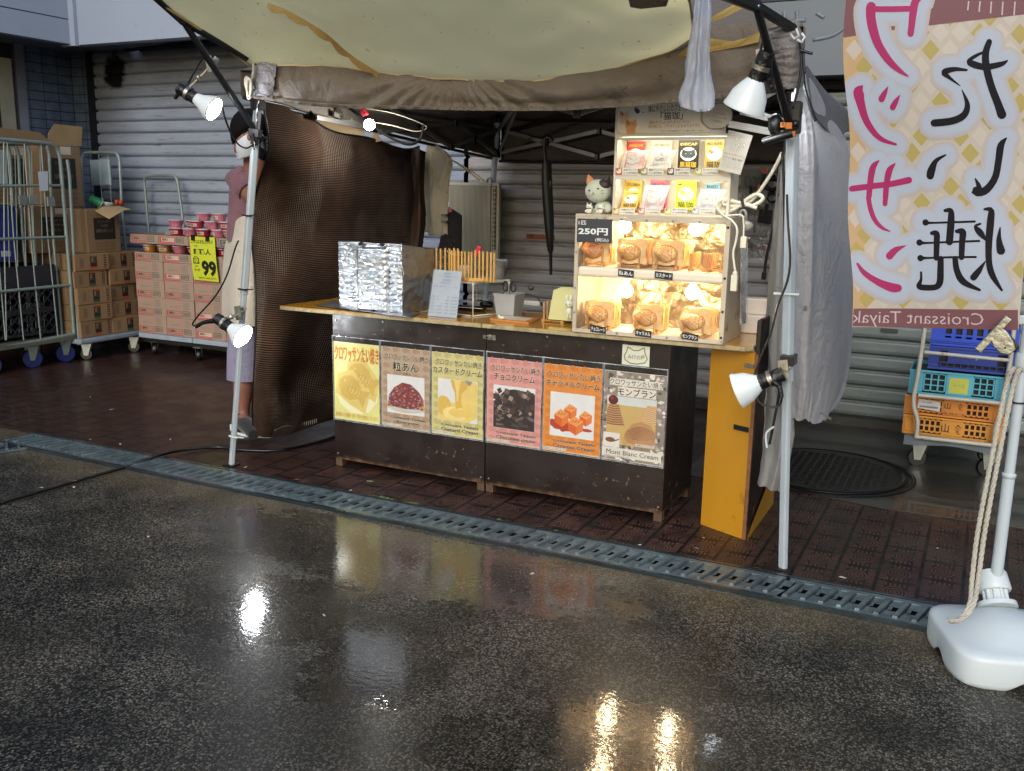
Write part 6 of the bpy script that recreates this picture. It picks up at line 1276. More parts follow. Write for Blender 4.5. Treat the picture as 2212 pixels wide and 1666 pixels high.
for sg_ in (-1, 1): b.grid(lambda s_, t_: fb(s_, t_)+V((0, sg_*(.02+.02*t_)*math.sin(math.pi*s_)+.010*math.sin(s_*17+t_*2)+.012*nz((s_*5, t_*7, 0), 1, 2), 0)), 30, 60)
o = thing('plastic_bag', fb(.5, 1), 'long cloudy plastic bag hanging from the awning in front of the header board', 'plastic bag'); b.done('bag', o)
B(mat('bag_residue', 'b9a595', .7, bump=.5)).ball(fb(.3, .92), .018, (1.4, .5, .7), 8).ball(fb(.6, .93), .014, (1.5, .5, .6), 8).done('contents', o)
tag(B(mat('peg_red', 'b0404c', .5)).bar(AY(1497, 40, -.6), AY(1501, 58, -.6), .012, .010).done('red_peg'), 'small red peg clipped to the awning edge beside the plastic bag', 'peg')

# ================================================================== BANNER
UL, UR, LR, LL = AY(1822, -40, -.85), AY(2262, -40, -.80), AY(2200, 712, -.80), AY(1841, 706, -.85)
def fbn(x, y, k=0.0):
    """x 0..1 left-right, y 0..1 bottom-top"""
    p = lerp(lerp(LL, LR, x), lerp(UL, UR, x), y)
    p = p+V((0, .010*math.sin(x*5+y*3.4)-.007*math.sin(y*9+1), 0)); p.y -= .0012*k
    if x < .25: p = p+V((.006*math.sin(y*14)*(1-x*4), 0, 0))
    return p
def bq(u, v):
    yy = 1-(v+40)/746.; yy = min(max(yy, 0), 1); xl = lerp(1841, 1822, yy); xr = lerp(2200, 2262, yy); return min(max((u-xl)/(xr-xl), 0), 1), yy
o = thing('banner', (2.95, -.82, 1.1), 'tall shop banner on a white pole, seen from behind, with magenta and black lettering', 'banner')
def banner_mat(name, c): return mat(name, c, .6, var=.03, vs=2, tl=.35)
BB, BY, BMv, BWh, BMg, BBk, BCr = [banner_mat('banner_'+k, v) for k, v in (('base', 'c6bcae'), ('mustard', 'b8a862'), ('mauve', '7f5158'), ('halo', 'b9c3d3'), ('magenta', 'b01a66'), ('black', '12101a'), ('cream', 'cdc5ba'))]
def bm_halo(name, c1, c2, t): a, c = hx(c1), hx(c2); return banner_mat(name, tuple(lerp(x, y, t) for x, y in zip(a, c)))
H1, H2 = bm_halo('banner_glow_outer', 'c2b2a6', 'b9c3d3', .35), bm_halo('banner_glow_mid', 'c2b2a6', 'b9c3d3', .7); PH = banner_mat('banner_peach', 'ccab80')
b = B(BB).grid(lambda s_, t_: fbn(s_, t_), 40, 90); 
def bpoly(pts, m_, k):
    b.m(m_); b.poly([fbn(*bq(u, v), k) for u, v in pts])
def bgridpoly(x0, x1, v0a, v0b, v1a, v1b, m_, k, n=24):
    b.m(m_)
    ns = max(1, int(abs(v1a-v0a)/10))
    if ns > 8:
        for j in range(ns): bgridpoly(x0, x1, lerp(v0a, v1a, j/ns), lerp(v0b, v1b, j/ns), lerp(v0a, v1a, (j+1)/ns), lerp(v0b, v1b, (j+1)/ns), m_, k, n)
        return
    for i in range(n):
        ua, ub = lerp(x0, x1, i/n), lerp(x0, x1, (i+1)/n); b.poly([fbn(*bq(ua, lerp(v1a, v1b, i/n)), k), fbn(*bq(ub, lerp(v1a, v1b, (i+1)/n)), k), fbn(*bq(ub, lerp(v0a, v0b, (i+1)/n)), k), fbn(*bq(ua, lerp(v0a, v0b, i/n)), k)])
bgridpoly(1820, 1869, -39, -39, 700, 700, PH, .4, 6)
for i in range(-2, 12):
    for j in range(-1, 20):
        cx, cy = 1850+i*42+(21 if j % 2 else 0), 30+j*36
        m_ = BY if (i*3+j*5) % 7 < 3 else BCr
        if 1835 < cx < 2245 and cy < 655:
            s_ = 20; bpoly([(cx-s_*.95, cy), (cx, cy-s_*1.1), (cx+s_*.95, cy), (cx, cy+s_*1.1)], m_, .8)
bgridpoly(1824, 2262, -39, -39, 76, 20, BMv, 1.2); bgridpoly(1842, 2199, 664, 660, 704, 711, BMv, 1.2)
# mirrored brush strokes given as tapered paths
def brush(pts, m_, k, grow=0.0, n=22):
    P3 = [V((u, v, r)) for u, v, r in pts]; pr = None; b.m(m_)
    L_ = [crs(P3, i/n) for i in range(n+1)]
    for i, p in enumerate(L_):
        a, c = L_[max(i-1, 0)], L_[min(i+1, n)]; d = V((c.x-a.x, c.y-a.y, 0))
        if d.length < 1e-6: continue
        d.normalize(); nrm = V((-d.y, d.x, 0)); r = max(p.z, .3)+grow; q = (p+nrm*r, p-nrm*r)
        if i == 0: b.poly([fbn(*bq(p.x+r*math.cos(t), p.y+r*math.sin(t)), k) for t in [x*math.pi/5 for x in range(10)]])
        if pr: b.poly([fbn(*bq(w_.x, w_.y), k) for w_ in (pr[0], q[0], q[1], pr[1])])
        pr = q
    p = L_[-1]; r = max(p.z, .3)+grow; b.poly([fbn(*bq(p.x+r*math.cos(t), p.y+r*math.sin(t)), k) for t in [x*math.pi/5 for x in range(10)]])
def z4(u, v): return (1659+u*.25, v*.25)
def z8(u, v): return (1659+u*.25, 416.5+v*.25)
def zz(f, pts): return [f(u, v)+(r*.30,) for u, v, r in pts]
MG = [zz(z4, [(905, 60, 40), (905, 130, 36), (930, 240, 34), (980, 370, 30), (1070, 500, 26), (1160, 580, 18), (1240, 630, 5)]), zz(z4, [(905, 72, 20), (1080, 74, 20), (1290, 70, 20)]), zz(z4, [(1345, -20, 16), (1300, 20, 28), (1282, 120, 27), (1270, 220, 24), (1262, 275, 24)]),
 zz(z4, [(830, 712, 8), (795, 760, 40), (805, 850, 34), (840, 980, 28), (900, 1080, 24), (990, 1160, 18), (1125, 1203, 9)]), zz(z4, [(1060, 718, 3), (1030, 770, 18), (1000, 820, 24)]), zz(z4, [(1165, 788, 3), (1130, 840, 18), (1100, 890, 22)]),
 zz(z4, [(965, 1345, 6), (915, 1400, 24), (895, 1500, 24), (885, 1660, 20)])+[], zz(z4, [(1115, 1370, 6), (1065, 1430, 24), (1040, 1540, 22), (1030, 1668, 20)]), zz(z4, [(728, 1592, 22), (900, 1568, 22), (1080, 1545, 22), (1240, 1510, 24)]),
 zz(z8, [(880, 0, 18), (900, 100, 18), (940, 200, 17), (1000, 265, 13), (1068, 296, 5)]), zz(z8, [(1030, 0, 18), (1026, 55, 18)]), zz(z8, [(1210, 420, 3), (1120, 460, 22), (1065, 515, 28)]), zz(z8, [(770, 590, 10), (830, 670, 20), (960, 750, 26), (1080, 795, 34), (1140, 800, 30)])]
BK = [zz(z4, [(1935, 335, 20), (1905, 430, 24), (1910, 540, 26), (1950, 700, 26), (2010, 860, 28), (2038, 940, 32)]), zz(z4, [(2085, 490, 6), (2030, 520, 18), (1900, 545, 22), (1790, 520, 24), (1765, 495, 14), (1820, 455, 12), (1880, 425, 8)]), zz(z4, [(1745, 573, 8), (1640, 568, 16), (1555, 595, 22), (1600, 640, 12), (1690, 705, 3)]), zz(z4, [(1705, 740, 3), (1750, 860, 18), (1720, 950, 24), (1620, 1000, 26), (1465, 1020, 26)]),
 zz(z4, [(1562, 1290, 6), (1480, 1340, 16), (1440, 1420, 28), (1428, 1470, 28)]), zz(z4, [(2075, 1140, 6), (2030, 1200, 24), (2010, 1330, 24), (1980, 1480, 24), (1900, 1590, 28), (1820, 1600, 34), (1845, 1560, 20), (1815, 1490, 5)]),
 zz(z8, [(1555, 105, 12), (1605, 110, 20), (1605, 220, 26), (1592, 380, 26)]), zz(z8, [(1385, 212, 24), (1420, 215, 9), (1600, 207, 8), (1808, 196, 8)]), zz(z8, [(1440, 305, 14), (1480, 310, 22), (1482, 390, 22), (1478, 525, 20)]), zz(z8, [(1655, 285, 14), (1705, 290, 24), (1700, 390, 22), (1695, 515, 20)]),
 zz(z8, [(1332, 390, 24), (1380, 393, 9), (1600, 380, 8), (1845, 366, 8)]), zz(z8, [(1340, 528, 24), (1390, 526, 9), (1600, 515, 8), (1815, 508, 8)]), zz(z8, [(1516, 530, 22), (1514, 650, 24), (1508, 740, 24), (1470, 785, 22), (1360, 790, 22), (1325, 775, 20), (1345, 720, 10), (1345, 655, 8)]), zz(z8, [(1640, 525, 20), (1655, 630, 22), (1710, 730, 24), (1845, 800, 10)]),
 zz(z8, [(1890, 88, 8), (1945, 95, 20), (1940, 200, 26), (1925, 380, 24), (1925, 540, 22), (1950, 660, 22), (2030, 800, 8)]), zz(z8, [(1855, 215, 8), (1815, 240, 12), (1850, 290, 24), (1905, 360, 8)]), zz(z8, [(2020, 245, 4), (2010, 350, 18), (2025, 450, 30)]), zz(z8, [(1895, 545, 4), (1840, 630, 20), (1795, 690, 24)])]
for g_, m_, k in ((29, H1, 1.6), (23, H2, 2.1), (18, BWh, 2.6)):
    for s_ in MG+BK: brush(s_, m_, k, g_, 16)
for s_ in MG: brush(s_, BMg, 3.4)
BBk = mat('banner_ink_black', '0b0910', .7, spec=.2)
for s_ in BK: brush(s_, BBk, 3.4)
b.m(banner_mat('banner_text', 'd0c4c6')); b.text('Croissant Taiyak', lambda x, y: fbn(*bq(2128-x*288, 687-y*36+x*0), 2.2), w=1, h=1, x=.5, y=0, off=-.005)
for u0 in (2098, 2122, 2146, 2170, 2195): b.m(banner_mat('banner_text', 'd0c4c6')); b.poly([fbn(*bq(u, v), 2.2) for u, v in ((u0, 0), (u0+3, 0), (u0+1, 28-(u0 % 5)*3), (u0-2, 28-(u0 % 5)*3))])
b.done('printed_cloth', o)
pole_b, pole_t = AY(2150, 1262, -.62), AY(2212, 770, -.62)
dpl = (pole_t-pole_b).normalized()
POLW = mat('pole_white', 'b4bfc6', .35, var=.04)
B(POLW).cyl(pole_b-dpl*.05, pole_b+dpl*.37, .019, n=18).cyl(pole_b+dpl*.37, pole_b+dpl*1.6, .016, n=18).done('pole', o, smooth=50)
b = B(POLW); c = pole_b+dpl*.372; b.lathe([(.0195, 0), (.0215, .002), (.0215, .012), (.0195, .014)], c, dpl, 18).done('pole_collar', o, smooth=50); b = B(POLW); c = AY(2208, 800, -.62); b.lathe([(.022, 0), (.024, .004), (.024, .05), (.021, .056)], c, dpl, 18); b.done('pole_collar', o, smooth=50)
B(BLACKP).lathe([(.0205, 0), (.0205, .005)], pole_b+dpl*.62, dpl, 18).done('black_band', o)
B(POLW).hexa([AY(2150, 705, -.79), AY(2230, 700, -.79), AY(2230, 700, -.77), AY(2150, 705, -.77), AY(2160, 683, -.79), AY(2230, 680, -.79), AY(2230, 680, -.77), AY(2160, 683, -.77)]).done('lower_arm', o, bevel=.004)
# bulldog clip
BAN = o; o = thing('bulldog_clip', AY(2150, 730, -.86), 'big old metal bulldog clip on the lower corner of the banner', 'clip')
BZ = mat('clip_brass', '98988c', .35, .85, var=.3, vs=30, bump=.3, bs=60, dirt=('5a5440', 30, .62))
B(BZ).bar(AY(2112, 758, -.87), AY(2180, 686, -.87), .020, .022).done('jaw', o, bevel=.003); 
B(BZ).poly([AY(u, v, -.88) for u, v in ((2140, 735), (2165, 708), (2178, 720), (2190, 740), (2194, 757), (2180, 768), (2160, 764), (2146, 750))], (0, .006, 0)).done('plate', o, bevel=.004); B(BLACKM).poly([AY(u, v, -.85) for u, v in ((2178, 722), (2192, 735), (2203, 750), (2192, 764), (2182, 752))], (0, .02, 0)).done('spring', o, bevel=.004)
B(BLACKP).lathe([(.003, 0), (.003, .001)], AY(2171, 752, -.881), (0, -1, 0), 10).done('rivet_hole', o)
# rope from the pole down to the base
o = thing('rope', AY(2060, 1345, -.75), 'twisted cream rope looped from the banner pole down to its white base', 'rope')
RP = mat('rope_cream', 'b5b0a2', .8, bump=.5, bs=220)
def twisted(pts, r=.0075, pitch=.022, nm='strand'):
    c = spl(pts, 260); L = 0
    for k in range(3):
        out = []; L = 0
        for i, p in enumerate(c):
            if i: L += (p-c[i-1]).length
            a = c[max(i-1, 0)]; e_ = c[min(i+1, len(c)-1)]; d = (e_-a).normalized(); u_ = d.cross(V((0, 1, 0))).normalized(); w_ = d.cross(u_); t = L/pitch*2*math.pi/3*1.0+k*2.094
            out.append(p+(u_*math.cos(t)+w_*math.sin(t))*r*.5)
        B(RP).tube(out, r*.62, 6).done(nm, o, smooth=60)
for off in (0, 15): twisted([AY(u+off*f_, v, Y) for (u, v, f_, Y) in ((2196, 800, .6, -.64), (2186, 800, 1, -.66), (2172, 840, 1, -.66), (2140, 1000, 1, -.70), (2112, 1150, 1, -.74), (2100, 1250, .9, -.78), (2096, 1300, .6, -.84), (2080, 1332, .4, -.88), (2060, 1342, .2, -.92), (2048, 1340, 0, -.94))])
# banner base: rounded blow-moulded water tank
o = BAN; BW = mat('base_plastic', 'c4cdd0', .38, var=.05, vs=3, dirt=('97a3a6', 9, .72))
cx, cy = 3.205, -.70; NN = 96
def outline(t):
    # squarish outline with rounded corners, turned toward the road; mm-scale real tank about 0.44 m
    c_, s_ = math.cos(t), math.sin(t); k = (abs(c_)**5+abs(s_)**5)**(-1/5); return .205*k*c_, .205*k*s_
pc_ = pole_b-dpl*.05
cxy = V((pc_.x, pc_.y, 0)); prof = [(.965, .0), (.99, .006), (1.0, .02), (1.0, .088), (.992, .098), (.965, .106), (.86, .112), (.72, .124), (.55, .145), (.36, .162), (.24, .170), (.0, .172)]
rings = []; b = B(BW); ang = R(20)
for k_, (s_, z_) in enumerate(prof):
    rg = []
    for i in range(NN):
        t = 2*math.pi*i/NN; x, y = outline(t); m_ = min(1, (1-s_)*2.2); rx_, ry_ = x*s_, y*s_
        rr0 = math.hypot(x, y); rx_ = lerp(rx_, .205*s_*math.cos(t), m_*.8); ry_ = lerp(ry_, .205*s_*math.sin(t), m_*.8)
        zz_ = z_
        if k_ < 3: 
            for ta in (0, math.pi/2, math.pi, -math.pi/2):
                dt = abs((t-ta+math.pi) % (2*math.pi)-math.pi)
                if dt < .34: zz_ += .038*(math.cos(dt/.34*math.pi)*.5+.5)*(1-k_*.25)
        if .5 < s_ < .9: 
            for q_ in range(8):
                dt = abs((t-q_*math.pi/4+math.pi) % (2*math.pi)-math.pi); zz_ -= .006*max(0, 1-(dt/.12)**2)*(abs(s_-.70) < .02)
        X_, Y_ = rx_*math.cos(ang)-ry_*math.sin(ang), rx_*math.sin(ang)+ry_*math.cos(ang); rg.append(b.v((cxy.x+X_+.045, cxy.y+Y_-.10, zz_)))
    rings.append(rg)
for a, c in zip(rings, rings[1:]):
    for i in range(NN): b.f([a[i], a[(i+1) % NN], c[(i+1) % NN], c[i]], True)
b.done('tank', o, smooth=40)
pb = pole_b-dpl*.02
base_top = V((pc_.x+.012, pc_.y-.03, .165)); ax = (pb-base_top).normalized()
b = B(BW).lathe([(.062, -.01), (.060, .006), (.036, .008), (.036, .05)], base_top, ax, 28); 
for i in range(10):
    t = i*math.pi/5; u_ = ax.orthogonal().normalized(); w_ = ax.cross(u_); b.cyl(base_top+(u_*math.cos(t)+w_*math.sin(t))*.034, base_top+(u_*math.cos(t)+w_*math.sin(t))*.034+ax*.05, .007, n=8)
b.done('neck', o, smooth=50)
B(BW).lathe([(.030, .045), (.048, .045), (.052, .052), (.046, .105), (.042, .112), (.030, .112), (.028, .10)], base_top, ax, 32).done('locking_cap', o, smooth=40)
# ================================================================== CRATES AND DOLLY, RIGHT REAR
YC = 1.6
def crate(u0, u1, vt, vb, col, lab, style, grp='stacked plastic crates', text=None, xfix=None):
    a, d = AY(u0, vt, YC), AY(u1, vb, YC); x0, x1 = a.x, d.x; z1, z0 = AY((u0+u1)/2, vt, YC).z, AY((u0+u1)/2, vb, YC).z
    M_ = mat('crate_'+col, col, .42, var=.10, dirt=('3c3a36', 16, .70)); o = thing('plastic_crate', ((x0+x1)/2, YC+.2, z0), lab, 'crate', grp)
    B(M_).box(x0, x0+.006, YC+.004, YC+.36, z0, z1).box(x1-.006, x1, YC+.004, YC+.36, z0, z1).box(x0+.007, x1-.007, YC+.354, YC+.36, z0, z1).done('side_wall', o)
    B(DARK).box(x0+.02, x1-.02, YC+.03, YC+.34, z0+.004, z1-.02).done('interior_shade', o)  # near-black block stands for the shade inside the crate
    b = B(M_); H = z1-z0; W = x1-x0
    def hb(za, zb, xa=x0, xb=x1, y=YC): b.box(xa, xb, y, y+.008, za, zb)
    hb(z1-.010, z1, y=YC-.012); hb(z0, z0+.012, y=YC-.004)
    def win(xa, xb, za, zb, nx, nz_, g=.35):
        cw, ch = (xb-xa)/nx, (zb-za)/nz_
        for i in range(nx+1): xx = xa+i*cw; b.box(xx-cw*g/2, xx+cw*g/2, YC, YC+.008, za, zb)
        for j in range(nz_+1):
            zc = za+j*ch; 
            for i in range(nx): b.box(xa+i*cw+cw*g/2+.0002, xa+(i+1)*cw-cw*g/2-.0002, YC+.0005, YC+.0075, zc-ch*g/2.4, zc+ch*g/2.4)
    c1, c2, c3, c4 = x0+W*.16, x0+W*.40, x0+W*.62, x0+W*.86
    za, zb = z0+.014, z1-.012
    if style == 'orange':
        b.box(x0, c1, YC, YC+.008, za, zb); b.box(c2, c3, YC-.006, YC+.008, za, zb); b.box(c4, x1, YC, YC+.008, za, zb)
        win(c1+.004, c2-.004, za+.008, zb-.008, 4, 2); win(c3+.004, c4-.004, za+.008, zb-.008, 4, 2)
        for xx in (x0+.012, x0+.05, x1-.05, x1-.014): b.box(xx, xx+.004, YC-.012, YC-.0005, z0, z1-.010)
    elif style == 'light':
        b.box(x0, c1-.01, YC, YC+.008, za, zb); b.box(c2-.01, c3+.01, YC-.006, YC+.008, za, zb); b.box(c4, x1, YC, YC+.008, za, zb)
        win(c1-.004, c2-.016, za+.010, zb-.006, 3, 3, .22); win(c3+.014, c4-.006, za+.010, zb-.006, 3, 3, .22)
        for xx in (x0+.012, x0+.045, x1-.05, x1-.014): b.box(xx, xx+.004, YC-.012, YC-.0005, z0, z1-.010)
    elif style == 'blue':
        b.box(x0, x0+W*.12, YC, YC+.008, za, zb); b.box(x1-W*.12, x1, YC, YC+.008, za, zb); b.box(x0+W*.22, x1-W*.22, YC-.004, YC+.008, z0+H*.34, z0+H*.82)
        b.box(x0+W*.121, x1-W*.121, YC, YC+.007, zb-.012, zb); win(x0+W*.14, x1-W*.14, za+.002, z0+H*.28, 9, 1, .14)
        hb(z0+H*.30, z0+H*.335, y=YC-.008)
    else:
        b.box(x0, x0+W*.12, YC, YC+.008, za, zb); b.box(x1-W*.12, x1, YC, YC+.008, za, zb); b.box(x0+W*.121, x1-W*.121, YC+.0005, YC+.0075, za, z0+H*.42); win(x0+W*.14, x1-W*.14, z0+H*.42, zb, 6, 1, .4); hb(z0+H*.2, z0+H*.24, y=YC-.01)
    b.done('front_wall', o)
    if text:
        b = B(text[0][5] if len(text[0]) > 5 else INK)
        for t, xx, zz_, w_, h_, m_ in text: b.m(m_); b.text(t, lambda X_, Y_: V((X_, YC-.0068, Y_)), w=w_*W, h=h_, x=x0+W*xx, y=z0+H*zz_, off=.012)
        b.done('printing', o)
    return o, x0, x1, z0, z1
INKB = mat('crate_ink', '1a1712', .6)
crate(1951, 2162, 905, 947, 'c08434', 'lower of the two orange bread crates at the bottom of the stack', 'orange', text=[('山', .44, .5, .075, .05, INKB), ('食', .57, .5, .08, .055, INKB)])
co_ = crate(1955, 2168, 862, 904, 'bd7730', 'upper orange crate with a phone number and a paper label', 'orange', text=[('山', .44, .62, .06, .036, INKB), ('食', .57, .62, .065, .038, INKB), ('TEL 0746-32-1135', .51, .22, .21, .014, INKB)])
a = AY(1983, 861, YC-.012); a2 = AY(2030, 890, YC-.012); b = B(P('b9b7bb')).hexa([V((a.x, YC-.0135, a2.z+.01)), V((a2.x, YC-.0135, a2.z)), V((a2.x, YC-.0125, a2.z)), V((a.x, YC-.0125, a2.z+.01)), V((a.x+.006, YC-.0135, a.z)), V((a2.x, YC-.0135, a.z-.008)), V((a2.x, YC-.0125, a.z-.008)), V((a.x+.006, YC-.0125, a.z))])
b.m(P('6f6f73')); b.box(lerp(a.x, a2.x, .1), lerp(a.x, a2.x, .9), YC-.0142, YC-.0136, lerp(a2.z, a.z, .25), lerp(a2.z, a.z, .42)); b.m(INKB); b.text('NO. 出荷', lambda x, y: V((x, YC-.0142, y)), w=.05, x=lerp(a.x, a2.x, .4), y=lerp(a2.z, a.z, .75))
b.done('paper_label', co_[0])
cl_ = crate(1966, 2178, 806, 860, '4a9db4', 'light blue crate with a faded yellow sticker in the middle of the stack', 'light', text=[('シール', .51, .5, .12, .02, mat('faded_ink', '6a8a6a'))])
a, a2 = AY(2052, 816, YC-.007), AY(2090, 853, YC-.007); B(P('a9ad45')).box(a.x, a2.x, YC-.0066, YC-.0062, a2.z, a.z).done('yellow_sticker', cl_[0])
crate(2008, 2196, 753, 804, '1d3a92', 'dark blue milk crate with white lettering', 'blue', text=[('MEIJI', .49, .62, .19, .026, P('b9c3d3'))])
crate(2014, 2200, 700, 752, '1f46b8', 'bright blue crate at the top of the stack, partly behind the banner', 'top')
o = thing('crate_dolly', AY(2060, 950, 1.75), 'grey plastic dolly with a rusty white front frame under the crate stack', 'dolly')
PL = mat('dolly_grey', '59656e', .5, var=.25, vs=8)
za = AY(2060, 953, 1.55).z; L_ = AY(1953, 945, 1.55).x; R_ = AY(2168, 970, 1.55).x
b = B(PL); n = 26
for i in range(n):
    xa, xb = lerp(L_, R_, i/n), lerp(L_, R_, (i+1)/n); f_ = lambda t: .048-.018*math.sin(math.pi*min(1, max(0, (t-.15)/.7)))
    b.hexa([V((xa, 1.54, za-f_(i/n))), V((xb, 1.54, za-f_((i+1)/n))), V((xb, 2.02, za-f_((i+1)/n))), V((xa, 2.02, za-f_(i/n))), V((xa, 1.54, za)), V((xb, 1.54, za)), V((xb, 2.02, za)), V((xa, 2.02, za))])
b.done('platform', o)
def caster(par, x, y, h, r=.05, m_=BLACKP, ang=0.3, col=None):
    c = V((x, y, r+.004)); d = V((math.cos(ang), math.sin(ang), 0)); n_ = V((-d.y, d.x, 0))
    w_ = B(m_).lathe([(r*.5, -.016), (r*.94, -.016), (r, -.010), (r, .010), (r*.94, .016), (r*.5, .016)], c, n_, 24)
    if col: w_.m(col).lathe([(.004, -.0165), (r*.66, -.0155), (r*.66, .0155), (.004, .0165)], c, n_, 20)
    w_.done('caster_wheel', par, smooth=40)
    b = B(STEEL)
    for s_ in (-1, 1): q = n_*(.022*s_); b.poly([c+q-d*.018-V((0, 0, .012)), c+q+d*.016-V((0, 0, .012)), c+q+d*.05+V((0, 0, h-r-.012)), c+q-d*.035+V((0, 0, h-r-.012))], n_*.003*s_)
    b.box(x-.045+d.x*.01, x+.045+d.x*.01, y-.035, y+.035, h-.010, h-.001); b.done('caster_fork', par)
for x, y in ((L_+.07, 1.64), (R_-.07, 1.62), (L_+.07, 1.92), (R_-.07, 1.92)): caster(o, x, y, za-.035, .05)
FR = mat('rusty_white_tube', 'a9a79e', .5, var=.1, vs=12, dirt=('5e4f44', 22, .60))
q = lambda u, v: AY(u, v, 1.525)
b = B(FR); b.tube(spl([q(1999, 660), q(1997, 711), q(1983, 809), q(1975, 851), q(1974, 879), q(1982, 910), q(1979, 946)], 30), .012, 8).tube(spl([q(2196, 670), q(2190, 714), q(2182, 783), q(2173, 830), q(2167, 868), q(2163, 895), q(2152, 919), q(2146, 965)], 30), .012, 8)
for (a, c, r) in (((1997, 761), (2182, 779), .010), ((1984, 854), (2165, 872), .010), ((1980, 944), (2148, 963), .012)): b.tube([q(*a), q(*c)], r, 8)
b.done('front_frame', o, smooth=50)

# ================================================================== LEFT: ROLL CAGES, CARTONS
CG = mat('cage_grey', '7f8d89', .4, .3, var=.12, vs=9, dirt=('5c6360', 26, .64))
XA = -3.75
o = thing('roll_cage', (XA-.3, .8, 0), 'grey steel roll cage at the left edge with black lattice crates inside', 'roll cage')
def rod(b, pts, r, X=XA): b.tube([AX(u, v, X) for u, v in pts], r, 6)
b = B(CG)
b.tube(spl([AX(u, v, XA) for u, v in ((-140, 288), (0, 301), (95, 309), (112, 313), (124, 324), (130, 345))], 24)+[AX(148, 560, XA), AX(160, 722, XA)], .016, 8)
b.tube([AX(145, 345, XA+.01), AX(150, 380, XA+.01), AX(170, 745, XA+.01)], .014, 8)
for v0, v1, r in ((402, 401, .012), (517, 512, .012), (630, 616, .014), (752, 722, .018)): b.tube([AX(-140, v0+(v0-v1)*1.0, XA), AX(130+(v0-400)*.085, v1, XA)], r, 8)
b.done('side_frame', o, smooth=50)
b = B(CG)
for ut, ub in ((8, 10), (-30, -25), (88, 122), (52, 84), (15, 47), (-20, 8)):
    b.tube([AX(ut, 305, XA), AX(lerp(ut, ub, .45), 512, XA), AX(ub+4, 735, XA)], .0055, 6)
b.done('bars', o, smooth=50)
b = B(CG)
for X, us in ((-3.95, ((-40, 62, 75),)), (-4.02, ((-60, 38, 56),)), (-4.1, ((-90, 20, 34),)), (-3.88, ((-20, 104, 120),))):
    for ul, ur, ub in us:
        b.tube(spl([AX(ul, 308, X), AX(ur-12, 312, X), AX(ur-3, 318, X), AX(ur+2, 335, X)], 12)+[AX(ur+10, 500, X), AX(ub+14, 725, X)], .013, 8)
for i in range(5): b.tube([AX(14+i*18, 320+(i % 2)*6, -3.9), AX(24+i*18, 720, -3.9)], .004, 6)
b.tube([AX(-60, 440, -3.93), AX(112, 442, -3.93)], .006, 6).tube([AX(40, 605, -3.93), AX(130, 600, -3.93)], .006, 6); b.done('folded_frame', o, smooth=50)
b = B(STEEL)
for u, v in ((70, 430), (48, 431), (109, 434)): p = AX(u, v, XA+.015); B(STEEL).box(p.x-.006, p.x+.012, p.y-.035, p.y+.035, p.z-.045, p.z+.03).done('latch_plate', o, bevel=.004)
B(P('b7bcc6')).poly([AX(u, v, XA+.02) for u, v in ((82, 371), (103, 370), (104, 412), (86, 413))], (.002, 0, 0)).done('tied_note', o)
B(mat('white_panel', '9aa6a6', .5)).poly([AX(u, v, -3.84) for u, v in ((-40, 322), (10, 325), (17, 397), (-40, 398))], (.004, 0, 0)).done('white_board', o)
B(mat('cage_base', '5a5a50', .6, var=.3, vs=10)).hexa([V(p) for p in ((-4.35, .2, .195), (XA+.02, .2, .195), (XA+.02, 1.39, .195), (-4.35, 1.39, .195), (-4.35, .2, .225), (XA+.02, .2, .225), (XA+.02, 1.39, .225), (-4.35, 1.39, .225))]).done('base_deck', o)
BLUEW = mat('caster_blue', '141f55', .4)
for x, y in ((-3.80, 1.02), (-3.80, 1.33), (-3.80, .66), (-4.25, 1.3)): caster(o, x, y, .195, .075, BLUEW if x > -4 else BLACKP, 1.1)
# black lattice crates inside
BKC = mat('crate_black', '22242e', .45, var=.2)
def lattice(yA, yB, z0, z1, X, lab, solid=False):
    o = thing('lattice_crate', (X-.2, (yA+yB)/2, z0), lab, 'crate', 'black crates inside the roll cage'); b = B(BKC)
    b.box(X-.006, X+.006, yA, yB, z1-.02, z1).box(X-.006, X+.006, yA, yB, z0, z0+.02).box(X-.006, X+.006, yA, yA+.02, z0+.0201, z1-.0201).box(X-.006, X+.006, yB-.02, yB, z0+.0201, z1-.0201)
    if solid: b.box(X-.004, X+.004, yA+.0201, yB-.0201, z0+.0201, z1-.0201)
    else:
        H, W = z1-z0, yB-yA; n = max(3, int(round(W/.085))); st = W/n
        for i in range(-int(H/st)-1, n+1):
            for sg_ in (1, -1):
                ya = yA+i*st; pts = []
                y_a, z_a, y_b, z_b = ya, z0, ya+H, z1
                if sg_ < 0: y_a, y_b = yA+yB-y_a, yA+yB-y_b
                # clip to the wall
                t0, t1 = 0, 1
                lo_, hi_ = (yA, yB)
                if y_b != y_a:
                    ta, tb = (lo_-y_a)/(y_b-y_a), (hi_-y_a)/(y_b-y_a); t0 = max(0, min(ta, tb)); t1 = min(1, max(ta, tb))
                if t1-t0 > .05: b.bar(V((X+.002*sg_, lerp(y_a, y_b, t0), lerp(z_a, z_b, t0))), V((X+.002*sg_, lerp(y_a, y_b, t1), lerp(z_a, z_b, t1))), .010, .010)
    b.done('wall', o); B(BKC).box(X-.40, X-.39, yA, yB, z0, z1).box(X-.39, X-.007, yA, yA+.006, z0, z1).box(X-.39, X-.007, yB-.006, yB, z0, z1).box(X-.38, X-.01, yA+.01, yB-.01, z0, z0+.006).done('body', o)
zs_ = [AX(100, v, -3.86).z for v in (720, 668, 618, 598, 572)]
